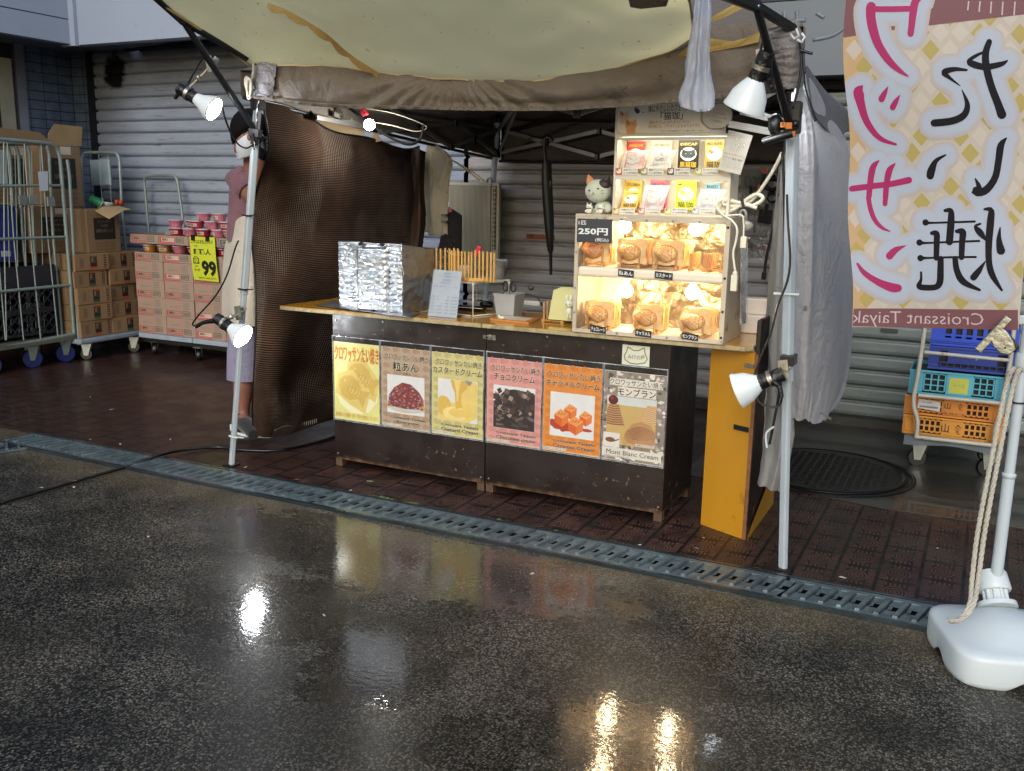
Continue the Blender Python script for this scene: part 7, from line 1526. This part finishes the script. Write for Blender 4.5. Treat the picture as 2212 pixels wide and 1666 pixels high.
lattice(.45, 1.33, zs_[0], zs_[1]-.002, -3.86, 'black lattice crate at the bottom of the roll cage'); lattice(.45, 1.33, zs_[1], zs_[2]-.002, -3.86, 'second black lattice crate up in the roll cage'); lattice(.45, 1.33, zs_[2], zs_[4], -3.86, 'topmost black crate in the roll cage with a solid wall', True)
for k, (v0, v1, lab) in enumerate(((566, 516, 'lower of two dark blue crates at the far left in the roll cage'), (514, 446, 'upper dark blue crate at the far left in the roll cage'))):
    a, c = AX(0, v0, -4.0), AX(34, v1, -4.0); o = thing('blue_crate', (-4.2, .6, a.z), lab, 'crate', 'dark blue crates at the left edge'); BC = mat('crate_navy', '1c2a6e', .45)
    B(BC).box(-4.4, -4.0, .3, c.y, a.z, c.z).done('body', o, bevel=.006); b = B(BC).box(-3.999, -3.990, .3, c.y+.01, c.z-.02, c.z).box(-3.999, -3.990, .3, c.y+.01, a.z, a.z+.02).done('rib', o)
    B(P('a8b0be')).box(-3.998, -3.994, c.y-.14, c.y-.06, a.z+.04, a.z+.085).done('label', o) if k == 0 else None

# cartons ----------------------------------------------------------
KR = mat('carton_brown', '84694a', .8, var=.06, vs=3, bump=.08, bs=200); KP = mat('carton_pinkish', '947f70', .8, var=.05, vs=3); KD = mat('carton_old', '7c6448', .8, var=.1, vs=3); SEAM = mat('carton_seam', '5c4a34', .8)
CI = mat('carton_ink', '1c1712', .7); CR_ = mat('carton_red', 'a8443c', .7); CRP = mat('carton_red_bright', 'b82c44', .6); CGn = mat('carton_green', '26502e', .7); CO = mat('carton_orange', 'a8481c', .7); CW = mat('carton_white', 'b9ad9c', .7); CPU = mat('carton_maroon', '5a2430', .7)
def brown(lab, k):
    """face toward +X: local y across .34, z up .14"""
    o = thing('noodle_carton', (0, 0, 0), lab, 'carton', 'brown cartons stacked on the flatbed'); B(KR).box(-.40, 0, 0, .335, 0, .138).done('box', o, bevel=.003)
    b = B(CI); fx = lambda x, y, d=0: V((.0006+d, x, y))
    def rc(x0, y0, x1, y1, d=0): b.poly([fx(x0, y0, d), fx(x1, y0, d), fx(x1, y1, d), fx(x0, y1, d)])
    b.m(mat('carton_grey_ink', '4e4234', .8)); rc(.05, .03, .082, .105); b.m(KR); rc(.053, .033, .079, .102, .0004); b.m(mat('carton_grey_ink', '4e4234', .8))
    for i in range(4): rc(.056, .04+i*.015, .076, .047+i*.015, .0008)
    b.m(CI); rc(.15, .025, .215, .12); b.m((CGn, CO, CPU)[k]); rc(.15, .010, .215, .030, .0005); b.m(CO if k != 1 else KR); b.poly([fx(.155, .115, .0005), fx(.17, .13, .0005), fx(.182, .118, .0005), fx(.195, .132, .0005), fx(.21, .115, .0005)])
    b.m(KR); b.text('麺', lambda x, y: fx(x, y, .001), w=.05, h=.05, x=.1825, y=.085, off=.02)
    b.m(CI); rc(.285, .015, .31, .125); b.m(KR)
    for i in range(5): rc(.289, .022+i*.021, .306, .034+i*.021, .0006)
    b.done('printing', o); b = B(SEAM); b.box(-.40, .0003, .164, .170, .1382, .1388); b.done('tape_line', o); return o
bp = [brown('', k) for k in range(3)]; used = set()
zc_ = .200
for c_, (y0_, xo) in enumerate(((1.412, -3.70), (1.758, -3.72))):
    for i in range(5):
        k = [1, 0, 0, 0, 1][i] if c_ == 0 else [0, 2, 1, 1, 2][i]
        lab = '%s brown noodle carton in the %s column on the flatbed' % (('lowest', 'second lowest', 'middle', 'second highest', 'topmost')[i], ('near', 'rear')[c_])
        if k not in used: used.add(k); q = bp[k]; q['label'] = lab
        else: q = dup(bp[k], label=lab)
        q.location = (xo+rnd.uniform(-.022, .016), y0_+rnd.uniform(-.006, .008), zc_+i*.1405); q.rotation_euler = (0, 0, R(rnd.uniform(-2.4, 2.4)))
for k, (x, y) in enumerate(((-4.12, 1.42), (-4.12, 1.77))):
    for i in range(5): q = dup(bp[1], loc=(x, y, zc_+i*.1405), label='brown carton hidden in the back row of the flatbed stack'); q['group'] = 'cartons hidden behind the front rows of the flatbed stack'
o = thing('flatbed_trolley', (-3.95, 1.7, 0), 'pale grey platform trolley carrying the brown cartons', 'trolley')
B(mat('platform_grey', '7f8c98', .5, var=.2)).box(-4.5, -3.655, 1.37, 2.12, .155, .197).done('platform', o, bevel=.012)
for x, y in ((-3.75, 1.50), (-3.72, 1.98), (-4.4, 1.5), (-4.4, 2.0)): caster(o, x, y, .155, .05, BLACKP, .6)
b = B(CG).tube(spl([AY(u, v, 2.16) for u, v in ((179, 340), (181, 334), (190, 330), (240, 330), (252, 333), (258, 345))], 20)+[AY(263, 445, 2.16), AY(272, 545, 2.16)], .014, 8).tube([AY(176, 340, 2.16), AY(186, 545, 2.16)], .012, 8)
for u in (213, 233): b.tube([AY(u, 332, 2.16), AY(u+8, 440, 2.16)], .004, 6)
b.done('back_frame', o, smooth=50)
b = B(mat('plastic_holder', '8f9ea3', .4)); b.poly([AY(u, v, 2.13) for u, v in ((193, 346), (235, 344), (239, 400), (198, 401))], (0, .02, 0)); b.done('document_holder', o, bevel=.004)
b = B(mat('plastic_holder2', 'a9b8bc', .4)); b.bar(AY(235, 346, 2.12), AY(239, 400, 2.12), .012, .012).bar(AY(214, 346, 2.125), AY(218, 400, 2.125), .02, .004); b.done('holder_rib', o)
B(CO).cyl(AY(252, 432, 2.14), AY(252, 444, 2.14), .018, n=10).cyl(AY(261, 432, 2.14), AY(261, 444, 2.14), .018, n=10).done('red_sleeve', o)
# large old cartons on top
def bigbox(X, uL, uR, vB, vT, lab, open_=0, lbl=True, dep=.38):
    a, c = AX(uL, vB, X), AX(uR, vB, X); zt_ = AX((uL+uR)/2, vT, X).z; z0 = a.z*.5+c.z*.5; y0_, y1_ = a.y, c.y
    o = thing('large_carton', (X-dep/2, (y0_+y1_)/2, z0), lab, 'carton', 'large brown cartons at the left')
    B(KD).box(X-dep, X, y0_, y1_, z0, zt_).done('box', o, bevel=.003)
    W, H = y1_-y0_, zt_-z0; fx = lambda x, y, d=0: V((X+.0008+d, y0_+x*W, z0+y*H)); b = B(mat('carton_label_dark', '15110f', .6))
    if lbl:
        b.poly([fx(.2, .30), fx(.85, .30), fx(.85, .80), fx(.2, .80)]); b.m(mat('carton_label_text', '7a6a54', .7))
        for t, y, w_, h_ in (('まとめて便利', .72, .4, .05), ('大容量', .62, .2, .05), ('超厚大判パック', .50, .5, .08)): b.text(t, lambda x, yy: fx(x, yy, .0006), w=w_, h=h_, x=.52, y=y)
        b.m(SEAM)
        for i in range(3): b.text('取扱注意 天地無用 内容明細', lambda x, yy: fx(x, yy, .0004), w=.6, h=.045, x=.53, y=.22-.075*i)
        b.m(CW); b.poly([fx(.47, .86, .0006), fx(.75, .86, .0006), fx(.75, .99, .0006), fx(.47, .99, .0006)])
    b.done('printing', o)
    return o, y0_, y1_, z0, zt_
# open carton right (on the brown stack)
ob, ya, yb, z0_, z1_ = bigbox(-3.76, 192, 262, 545, 452, 'open large carton on the brown stack with empty cups on top', 1)
fl = [AX(u, v, X) for u, v, X in ((205, 456, -3.75), (222, 447, -3.76), (256, 446, -3.76), (283, 453, -3.58), (270, 454, -3.6), (236, 474, -3.52))]
B(mat('carton_flap', '9c8460', .8)).poly(fl, (0, 0, .004)).done('flap', ob)
GC = mat('cup_green', '1d6a42', .35); CWt = mat('cup_white', 'aeb8b4', .4)
p = AX(208, 436, -3.85); o = thing('paper_cup', p, 'crushed green paper cup lying on top of the open carton', 'cup', 'empty green cups'); B(GC).lathe([(.028, 0), (.040, .085), (.043, .088)], p+V((-.01, -.05, .03)), (.3, .85, -.45), 18).done('cup', o, smooth=50)
B(CWt).lathe([(.045, .0), (.045, .006), (.0, .007)], p+V((-.01+.026, -.05+.074, -.009)), (.3, .85, -.45), 18).done('rim', o)
p = AX(231, 442, -3.82); o = thing('paper_cup', p, 'white and green cup lid upside down on the open carton', 'cup', 'empty green cups'); B(CWt).lathe([(.04, 0), (.052, .022), (.048, .03)], p-V((0, 0, .01)), (.1, .1, 1), 18).done('cup', o, smooth=50); B(GC).lathe([(.043, .008), (.05, .018)], p-V((0, 0, .0095)), (.1, .1, 1), 18).done('band', o)
bigbox(-4.02, 100, 181, 447, 316, 'tall old carton with a black label behind the roll cage, its flaps standing open', 0); bo2 = bigbox(-3.99, 70, 184, 545, 449, 'old carton with a white note beneath the tall one behind the roll cage', 0)
top_ = [AX(u, v, -4.05) for u, v in ((104, 314), (176, 316), (178, 274), (118, 268), (104, 290))]
o = [c for c in COL.objects if c.name.startswith('large_carton') and 'tall old' in c.get('label', '')][0]
B(mat('carton_flap_tan', '8c7754', .8)).poly(top_, (-.005, 0, 0)).done('flap', o); B(KD).poly([AX(u, v, -3.98) for u, v in ((-60, 300), (108, 306), (86, 286), (0, 276), (-60, 274))], (-.005, 0, 0)).done('flap', o)
bigbox(-4.25, -30, 95, 440, 318, 'dim large carton deep inside the roll cage at the left', 0)

# pink label cartons, trays and noodle bowls -----------------------
def pinkc(lab, tray=False, bright=False, blue=False):
    o = thing('cup_noodle_tray' if tray else 'cup_noodle_carton', (0, 0, 0), lab, 'tray' if tray else 'carton', 'shallow noodle trays' if tray else 'pinkish noodle cartons'); H = .075 if tray else .156
    if tray:
        b = B(KP); b.box(0, .333, 0, .004, 0, H).box(0, .333, .386, .39, 0, H).box(0, .004, .0041, .3859, 0, H).box(.329, .333, .0041, .3859, 0, H).box(.0041, .3289, .0041, .3859, 0, .004); b.done('box', o)
    else: B(KP).box(0, .333, 0, .39, 0, H).done('box', o, bevel=.002)
    fx = lambda x, y, d=0: V((x, -.0006-d, y)); b = B(CRP if bright else CR_)
    def rc(x0, y0, x1, y1, d=0): b.poly([fx(x0, y0, d), fx(x1, y0, d), fx(x1, y1, d), fx(x0, y1, d)])
    if blue: b.m(mat('carton_blue', '34406e', .7))
    rc(.006, .006, .19, .013); 
    rc(.012, .02, .185, .062); b.m(KP if not bright else CW); rc(.03, .025, .178, .057, .0004); b.m(CI); b.text('麺職人', lambda x, y: fx(x, y, .0008), w=.075, h=.022, x=.078, y=.042, off=.01); b.text('しょうゆ', lambda x, y: fx(x, y, .0008), w=.045, h=.010, x=.148, y=.042)
    b.m(CI); rc(.20, .018, .285, .064); b.m(mat('barcode_pale', '9c8f80', .7)); rc(.205, .022, .28, .060, .0004); b.m(CI)
    for i in range(15): rc(.210+i*.0045, .026, .2122+i*.0045, .056, .0008)
    if not tray:
        b.m(mat('carton_pink_ink', 'b46e66', .7)); b.poly([fx(.14, .135), fx(.175, .135), fx(.168, .12), fx(.158, .115), (fx(.147, .12))]); rc(.015, .118, .05, .135); b.m(KP); rc(.019, .122, .03, .131, .0004); rc(.035, .122, .046, .131, .0004)
        b.m(mat('carton_line', '6c5c50', .7)); rc(.215, .078, .275, .14); b.m(KP)
        for i in range(2):
            for j in range(4): rc(.218+i*.029, .081+j*.0148, .244+i*.029, .0925+j*.0148, .0004)
        b.m(mat('carton_line', '6c5c50', .7)); b.text('賞味期限 2020.10.13', lambda x, y: fx(x, y, .0003), w=.11, h=.009, x=.11, y=.095)
    else: b.m(mat('carton_line', '6c5c50', .7)); rc(.29, .0, .292, H)
    b.done('printing', o); return o
pa, pb, pt = pinkc(''), pinkc('', bright=True), pinkc('', tray=True); ptb = pinkc('', tray=True, bright=True); ptl = pinkc('', tray=True, blue=True); used = set()
def put(proto, loc, lab, rz=0):
    if id(proto) in used: q = dup(proto, label=lab)
    else: used.add(id(proto)); q = proto; q['label'] = lab
    q.location = loc; q.rotation_euler = (0, 0, R(rz)); return q
XS = [-3.612, -3.272, -2.932, -2.592]; lv = ['bottom', 'second', 'third', 'fourth']; cl = ['left', 'second', 'third', 'rightmost']
for c_ in range(4):
    for i in range(4): put(pb if (c_ == 2 and i != 2) or (c_ == 1 and i == 3) else pa, (XS[c_]+rnd.uniform(-.003, .003), 1.95+.01*c_*0+rnd.uniform(-.004, .004), .200+i*.1575), 'noodle carton in the %s column, %s layer from below' % (cl[c_], lv[i]), rnd.uniform(-.5, .5))
    put([pt, ptb, pt, ptb][c_] if c_ < 3 else ptl, (XS[c_]+.0, 1.952, .831), 'shallow noodle tray in the %s column under the orange and red bowls' % cl[c_])
for c_, x in enumerate((-3.645, -3.305, -2.965, -2.625)): put([pt, ptb, pt, ptl][c_], (x, 1.945, .983), 'upper noodle tray, %s column, carrying or beside the top bowls' % cl[c_])
BF = mat('bowl_film', 'b8687c', .2, var=.3, vs=40, coat=.6, bump=.5, bs=90); BR_ = mat('bowl_red', '9c1c3c', .3, coat=.4); BO = mat('bowl_orange', 'a86a20', .3, coat=.4); BL = mat('bowl_white', 'a9a6a8', .35)
def bowl(m_, lab):
    o = thing('noodle_bowl', (0, 0, 0), lab, 'noodle bowl', 'packs of bowl noodles stacked on the trays'); B(m_).lathe([(.046, 0), (.048, .004), (.064, .055), (.066, .058)], (0, 0, 0), n=24).done('bowl', o, smooth=50); B(BL).lathe([(.068, .058), (.0685, .061), (.066, .064), (.0, .066)], (0, 0, 0), n=24).done('lid', o, smooth=50)
    b = B(CW); k = 10
    def cy(x, y, d=0): t = -math.pi/2+x/.058; r = .048+(y-.004)*.314+.0012+d; return V((r*math.cos(t), r*math.sin(t), y))
    for i in range(k): xa, xb = -.035+.07*i/k, -.035+.07*(i+1)/k; b.poly([cy(xa, .016), cy(xb, .016), cy(xb, .042), cy(xa, .042)])
    b.m(CI); b.text('麺職人', lambda x, y: cy(x, y, .0006), w=.05, h=.016, x=0, y=.029, off=.01); b.done('paper_band', o); return o
bw = {'film': bowl(BF, ''), 'red': bowl(BR_, ''), 'or': bowl(BO, '')}; used2 = set()
def pb_(k, x, y, z, lab, rz=0):
    if k in used2: q = dup(bw[k], label=lab)
    else: used2.add(k); q = bw[k]; q['label'] = lab
    q.location = (x, y, z); q.rotation_euler = (0, 0, R(rz))
zb = .908
nmk = {'or': 'orange', 'red': 'red', 'film': 'film-wrapped pink'}
rowa = [('or', -3.50), ('or', -3.33), ('film', -3.15), ('red', -2.98), ('red', -2.81), ('red', -2.66), ('film', -2.50)]
for i, (k, x) in enumerate(rowa): pb_(k, x, 2.03, zb-.001, '%s noodle bowl, number %s from the left in the row between the two trays' % (nmk[k], ('one', 'two', 'three', 'four', 'five', 'six', 'seven')[i]), (0, 25, -70, 20, 5, 60, 0)[i])
z2 = 1.060
rowb = [('red', -3.17), ('film', -3.02), ('red', -2.86), ('film', -2.70), ('film', -2.56)]
wd = ('leftmost', 'second', 'third', 'fourth', 'fifth')
for i, (k, x) in enumerate(rowb): pb_(k, x, 2.02+.01*(i % 2), z2, '%s noodle bowl, %s in the lower row on the top tray' % (nmk[k], wd[i]), (20, -60, 10, -30, 0)[i])
rowc = [('film', -3.18), ('red', -3.07), ('red', -2.94), ('film', -2.77), ('red', -2.62)]
for i, (k, x) in enumerate(rowc): pb_(k, x, 2.03+(.09 if i == 1 else 0), z2+.067, '%s noodle bowl, %s in the middle row on the top tray' % (nmk[k], wd[i]), (-60, 10, 5, -50, 30)[i])
for i, (k, x) in enumerate((('film', -2.86), ('film', -2.69))): pb_(k, x, 2.03, z2+.134, 'film-wrapped noodle bowl, %s on the very top of the stack' % ('left one', 'right one')[i], (-40, 0)[i])
o = thing('hand_trolley', (-3.0, 2.1, 0), 'low white platform trolley carrying the noodle cartons, its U-shaped handle rising behind them', 'trolley')
b = B(mat('platform_white', '8c97a3', .5, var=.15)); b.box(-3.60, -2.97, 1.93, 2.38, .155, .198).box(-2.96, -2.2, 1.93, 2.38, .155, .198).done('platform', o, bevel=.006)
B(DARK).box(-3.58, -2.25, 1.96, 2.34, .12, .154).done('underframe', o)
for x, y in ((-3.48, 2.0), (-2.93, 1.97), (-3.48, 2.3), (-2.4, 2.0)): caster(o, x, y, .125, .047, BLACKP, -.9)
b = B(CG).tube([AY(322, 510, 2.38)]+spl([AY(u, v, 2.38) for u, v in ((312, 400), (312, 388), (320, 381), (345, 379), (372, 380), (382, 388), (385, 402))], 20)+[AY(392, 450, 2.38), AY(398, 505, 2.38)], .013, 8)
for v in (411, 452): b.tube([AY(314, v, 2.38), AY(388, v+1, 2.38)], .006, 6)
b.done('handle_frame', o, smooth=50)
# yellow price sign
Q = [AY(u, v, 1.925) for u, v in ((419, 604), (473, 610), (464, 513), (410, 511))]
fs_ = lambda x, y, k=0: lerp(lerp(Q[0], Q[1], x), lerp(Q[3], Q[2], x), y)+V((0, -.0008*k-.008*math.sin(y*3), 0))
b = B(P('b9c234')); 
for i in range(8): b.poly([fs_(0, i/8), fs_(1, i/8), fs_(1, (i+1)/8), fs_(0, (i+1)/8)])
b.m(P('15180c'))
def tx(t, x, y, w_, h_, off=.01, k=1): b.text(t, lambda X_, Y_: fs_(X_, Y_, k), w=w_, h=h_, x=x, y=y, off=off)
tx('これはお値打ち!!', .47, .89, .86, .10, .02); tx('日清', .22, .79, .16, .045, 0); tx('麺職人', .46, .66, .70, .135, .025); tx('87g', .20, .53, .17, .045, 0); tx('99', .68, .29, .58, .36, .05); tx('¥149', .20, .24, .22, .07, 0); tx('通常', .19, .32, .12, .035, 0); tx('107円', .78, .06, .26, .045, .01); tx('消費税込 税込価格', .42, .06, .42, .03, 0)
b.poly([fs_(.07, .38, .6), fs_(.31, .38, .6), fs_(.31, .51, .6), fs_(.07, .51, .6)]); b.m(P('b9c234')); tx('得', .19, .445, .2, .115, .02, 1.4)
o = b.done('price_sign', solid=.001); tag(o, 'bright yellow paper sign with a big 99 hung on the noodle cartons', 'price sign')
B(BLACKP).box(Q[3].x+.03, Q[3].x+.06, 1.905, 1.925, Q[3].z-.03, Q[3].z+.015).box(Q[3].x+.19, Q[3].x+.22, 1.905, 1.925, Q[3].z-.03, Q[3].z+.015).done('clip', o)

# ================================================================== PERSON
SKIN = mat('skin', '84584a', .5, var=.08, spec=.4); HAIR = mat('hair', '0b0706', .8, spec=.15, var=.4, vs=60, bump=.4, bs=120)
SHIRT = cloth('shirt_mauve', '75545c', 0, '5f434b', 10, .6, .8); APR = cloth('apron_cream', 'c9c0b2', .1, 'a89c8a', 8, .5, .8); SHORT = cloth('shorts_lavender', '84809a', 0, '757189', 9, .5, .8); MASK = mat('mask_white', 'c3c8d0', .7, var=.03); GLV = mat('glove_black', '0c0c0d', .35, bump=.3)
YP = .30
q = lambda u, v, Y=YP: AY(u, v, Y)
pe = thing('person', (-.86, YP, 0), 'person in mauve shirt, cream apron and mask behind the left tent leg, gloved hand raised', 'person')
def loft(b, secs, n=20, cap=True):
    rings = [[b.v(V(c)+V((rx*math.cos(t), ry*math.sin(t), 0))) for t in [2*math.pi*k/n for k in range(n)]] for c, rx, ry in secs]
    for a, d in zip(rings, rings[1:]):
        for k in range(n): b.f([a[k], a[(k+1) % n], d[(k+1) % n], d[k]], True)
    if cap: b.f(rings[0][::-1]); b.f(rings[-1])
hc = q(543, 298, YP-.02); tilt = Matrix.Rotation(R(-14), 3, 'Y')
sh_l = q(513, 392, YP); sh_r = q(572, 385, YP+.06); chest = q(548, 400, YP+.02); hip = q(540, 600, YP+.02)
b = B(SKIN)
b.ball(hc, .105, (.86, .98, 1.18), 24, tilt).ball(hc+V((.01, -.035, -.06)), .075, (.85, .9, .9), 18, tilt)            # skull and jaw
b.tube([hc+V((0, .01, -.07)), lerp(hc, chest, .75), chest+V((0, 0, .05))], [.055, .055, .075], 14)                    # neck
b.tube([chest+V((0, 0, .05)), chest-V((0, 0, .18)), lerp(chest, hip, .7), hip], [.09, .085, .08, .09], 18)
elb = q(552, 434, YP-.10); wr = q(568, 338, YP-.22); hd = q(577, 314, YP-.24)
b.tube([sh_l+V((.02, 0, 0)), lerp(sh_l, elb, .5), elb], [.062, .052, .044], 14).tube([elb, lerp(elb, wr, .35), wr], [.046, .046, .030], 14).ball(elb, .046, n=12)
b.tube([wr, hd], [.030, .034], 12)
rs = q(590, 395, YP+.16); re_ = q(610, 470, YP+.2); b.tube([sh_r, rs, re_, q(640, 420, YP+.1)], [.06, .05, .044, .03], 14)
kn = q(527, 800, YP-.02); an = q(524, 898, YP-.04); ft = GZ(548, 940, .05)
b.tube([hip+V((-.02, 0, 0)), lerp(hip, kn, .6), kn, lerp(kn, an, .35), lerp(kn, an, .8), an], [.085, .075, .062, .064, .042, .038], 16)
kn2 = q(556, 800, YP+.12); an2 = q(556, 890, YP+.16); b.tube([hip+V((.12, .04, 0)), kn2, lerp(kn2, an2, .35), an2], [.10, .062, .062, .038], 16); b.tube([an2, q(572, 912, YP+.08)], [.04, .04], 12); b.tube([an, lerp(an, ft, .5)-V((0, 0, .01)), ft], [.038, .036, .026], 12)
fd = tilt @ V((.62, -.78, 0)); fd.normalize(); sd = tilt @ V((.78, .62, 0))
b.ball(hc+fd*.105+V((0, 0, -.025)), .018, (.8, 1, 1.3), 10)                                                          # nose under the mask
b.ball(hc-sd*.088+fd*.0+V((0, 0, -.045)), .026, (.5, .8, 1.25), 12)                                                 # ear
b.m(SKIN); body = b.done('body', pe); md = body.modifiers.new('r', 'REMESH'); md.mode = 'VOXEL'; md.voxel_size = .009; md.use_smooth_shade = True; sm = body.modifiers.new('s', 'SMOOTH'); sm.factor = .7; sm.iterations = 4
# hair cap with a fringe
b = B(HAIR); b.ball(hc+V((-.018, .022, .030)), .124, (.92, 1.0, 1.10), 28, tilt); b.ball(hc+V((-.045, -.015, .012)), .075, (.9, .95, 1.25), 18, tilt)
for k in range(26):
    t = R(-100+k*9); rdir = (sd*math.cos(t)*-1+fd*(-math.sin(t)))
    top = hc+tilt @ V((0, 0, .118)); mid_ = hc+(-sd*math.cos(R(k*7))*.094+fd*math.sin(R(k*7))*.085)+V((0, 0, .072)); end = hc+(-sd*math.cos(R(k*7))*.102+fd*math.sin(R(k*7))*.098)+V((0, 0, .030-.05*abs(math.cos(R(k*7)))))
    b.tube(spl([top, mid_, end], 6), [.022, .024, .024, .022, .018, .012, .004], 6)
h_ = b.done('hair', pe, smooth=80)
# face: eyes, brows, mask
b = B(mat('eye_white', 'c8c4c0', .3))
for s_ in (-1, 1): b.ball(hc+fd*.088+sd*(.034*s_)+V((0, 0, .008)), .012, (1.2, .6, .6), 10)
b.m(BLACKP)
for s_ in (-1, 1): b.ball(hc+fd*.0955+sd*(.034*s_)+V((0, 0, .008)), .0058, n=8); b.tube([hc+fd*.094+sd*(.018*s_)+V((0, 0, .028)), hc+fd*.092+sd*(.036*s_)+V((0, 0, .034)), hc+fd*.082+sd*(.052*s_)+V((0, 0, .027))], .0028, 5); b.tube([hc+fd*.098+sd*(.022*s_)+V((0, 0, .014)), hc+fd*.099+sd*(.034*s_)+V((0, 0, .0175)), hc+fd*.090+sd*(.048*s_)+V((0, 0, .012))], .0018, 5)
b.done('eyes', pe)
def mk(s_, t_):
    a = lerp(-1.15, 1.15, s_); z = lerp(-.12, -.018, t_); r = .100+.020*math.cos(a)*math.sin(math.pi*t_)
    return hc+(fd*math.cos(a)+sd*math.sin(a)*.93)*r*(1-.20*(1-t_)*(1-.4*math.cos(a)))+V((0, 0, z+.020*math.cos(a)*t_))
B(MASK).grid(mk, 24, 12).done('mask', pe, solid=.002)
B(MASK).tube(spl([mk(0, .95), hc-sd*.093+fd*.02+V((0, 0, -.02)), hc-sd*.10-fd*.012+V((0, 0, -.035)), mk(0, .05)], 16), .0018, 5).done('ear_loop', pe)
# shirt: torso and sleeve
b = B(SHIRT); secs = []
for t, rx, ry in ((0, .06, .06), (.03, .10, .10), (.12, .118, .125), (.45, .118, .125), (1, .118, .125)):
    c = lerp(chest+V((-.01, 0, .075)), q(535, 520, YP+.02), t); secs.append((c, rx, ry))
loft(b, secs); b.done('shirt', pe, smooth=80)
b = B(SHIRT).tube([q(528, 368, YP), q(518, 382, YP-.03), q(513, 405, YP-.05), q(513, 455, YP-.02), q(518, 500, YP)], [.04, .045, .045, .040, .03], 18); b.done('sleeve', pe, smooth=80)
b = B(SHIRT).tube([sh_l+V((.0, -.03, .03)), lerp(sh_l, elb, .35)+V((0, -.01, 0)), lerp(sh_l, elb, .62)], [.056, .060, .062], 16, cap=False); b.done('sleeve', pe, smooth=80, solid=.004)
b = B(SHORT); loft(b, [(q(531, 818, YP), .115, .11), (q(533, 760, YP), .112, .12), (q(538, 690, YP), .100, .115), (q(546, 600, YP), .095, .11)]); b.done('shorts', pe, smooth=80)
f8 = surf([[q(u, v, YP+dy) for u, v, dy in r] for r in ([(492, 505, .04), (518, 472, -.13), (548, 465, -.15), (575, 470, -.02)], [(484, 560, .05), (500, 560, -.12), (545, 560, -.17), (575, 560, -.03)], [(483, 630, .05), (498, 630, -.12), (545, 630, -.17), (575, 630, -.02)], [(484, 705, .05), (500, 708, -.12), (545, 706, -.15), (572, 700, 0)])])
B(APR).grid(lambda s_, t_: f8(s_, t_)+V((0, -.014*math.sin(s_*13+t_*2)*t_-.008*nz((s_*4, t_*6, 0), 1, 1), 0)), 40, 50).done('apron', pe, solid=.004)
# glove closed on the tent pole
b = B(GLV); b.ball(hd, .042, (1.0, .75, 1.05), 18).tube([wr+V((0, 0, -.004)), lerp(wr, hd, .6), hd], [.036, .038, .042], 12)
dn = V((1, 0, .15)).normalized()
for k in range(4):
    z = .030-.021*k; a = hd+V((.004, -.012, z)); b.tube(spl([a, a+V((.030, -.022, .004)), a+V((.046, -.004, .003)), a+V((.040, .022, 0)), a+V((.020, .026, -.002))], 12), [.0125]*9+[.011, .0105, .0095, .007], 10)
b.tube(spl([hd+V((-.018, -.012, .012)), hd+V((-.024, -.040, .03)), hd+V((-.004, -.052, .040)), hd+V((.014, -.046, .040))], 10), [.014]*8+[.012, .010, .008], 10)
gl = b.done('glove', pe); md = gl.modifiers.new('r', 'REMESH'); md.mode = 'VOXEL'; md.voxel_size = .005; md.use_smooth_shade = True
B(mat('tag_red', 'a83038', .5)).bar(q(549, 298, .0), q(552, 308, .0), .014, .012).done('red_clip', pe)
b = B(BLACKP); b.ball(q(551, 292, -.30), .03, (1, .8, 1.1), 12).bar(q(541, 285, -.31), q(562, 289, -.31), .03, .035).bar(q(545, 300, -.31), q(556, 303, -.31), .02, .05).tube(spl([q(u, v, -.33) for u, v in ((545, 288), (547, 305), (550, 325))], 8), .005, 6)
b.done('pole_bracket', tent, smooth=50)
B(CABLE).tube(spl([q(u, v, -.31) for u, v in ((480, 230), (486, 255), (496, 282), (508, 304), (520, 316), (534, 320), (546, 312), (552, 295), (555, 270), (556, 240), (560, 218))], 50), .0045, 6).done('hanging_cord', tent, smooth=60)
# sock and shoe
SOCK = mat('sock_black', '0e0d10', .8, sheen=.3)
B(SOCK).tube(spl([lerp(kn, an, .93), an, an-V((0, 0, .035)), lerp(an, ft, .5)-V((0, 0, .01)), ft], 12), [.043]*5+[.050]*4+[.044, .04, .036, .032], 14).done('sock', pe, smooth=70)
def shoe(h, t):
    d = (t-h).normalized(); n_ = V((-d.y, d.x, 0)); b = B(mat('shoe_dark', '0b0a0d', .6, bump=.4)); L = (t-h).length
    def f(s_, t_):
        a = 2*math.pi*s_; w_ = .046*(.85+.3*math.sin(math.pi*min(1, t_*1.1)))*(1-max(0, t_-.8)*3.2); hh = lerp(.085, .045, min(1, t_*1.6))*(1-max(0, t_-.85)*3)
        return h+d*(L*t_)+n_*(w_*math.cos(a))+V((0, 0, .014+hh*.5+hh*.5*math.sin(a)))
    b.grid(f, 18, 18); b.done('shoe', pe)
    b = B(WHITE); ring = [h+d*(L*(.5-.54*math.cos(a)))+n_*(.050*math.sin(a)) for a in [2*math.pi*i/28 for i in range(28)]]
    for p in ring: p.z = .004
    b.poly(ring, (0, 0, .016)); 
    for i in range(4): c = h+d*L*(.5+.1*i)+V((0, 0, .076-.013*i)); b.bar(c-n_*.03, c+n_*.03, .006, .004)
    b.box(h.x-.02, h.x+.01, h.y-.048, h.y-.042, .03, .07); b.done('sole', pe)
h1 = V((an.x-.03, an.y-.01, 0)); shoe(h1, GZ(588, 946, 0)); h2 = GZ(548, 915, 0); shoe(h2+V((0, .15, 0)), h2+V((.2, .05, 0)))
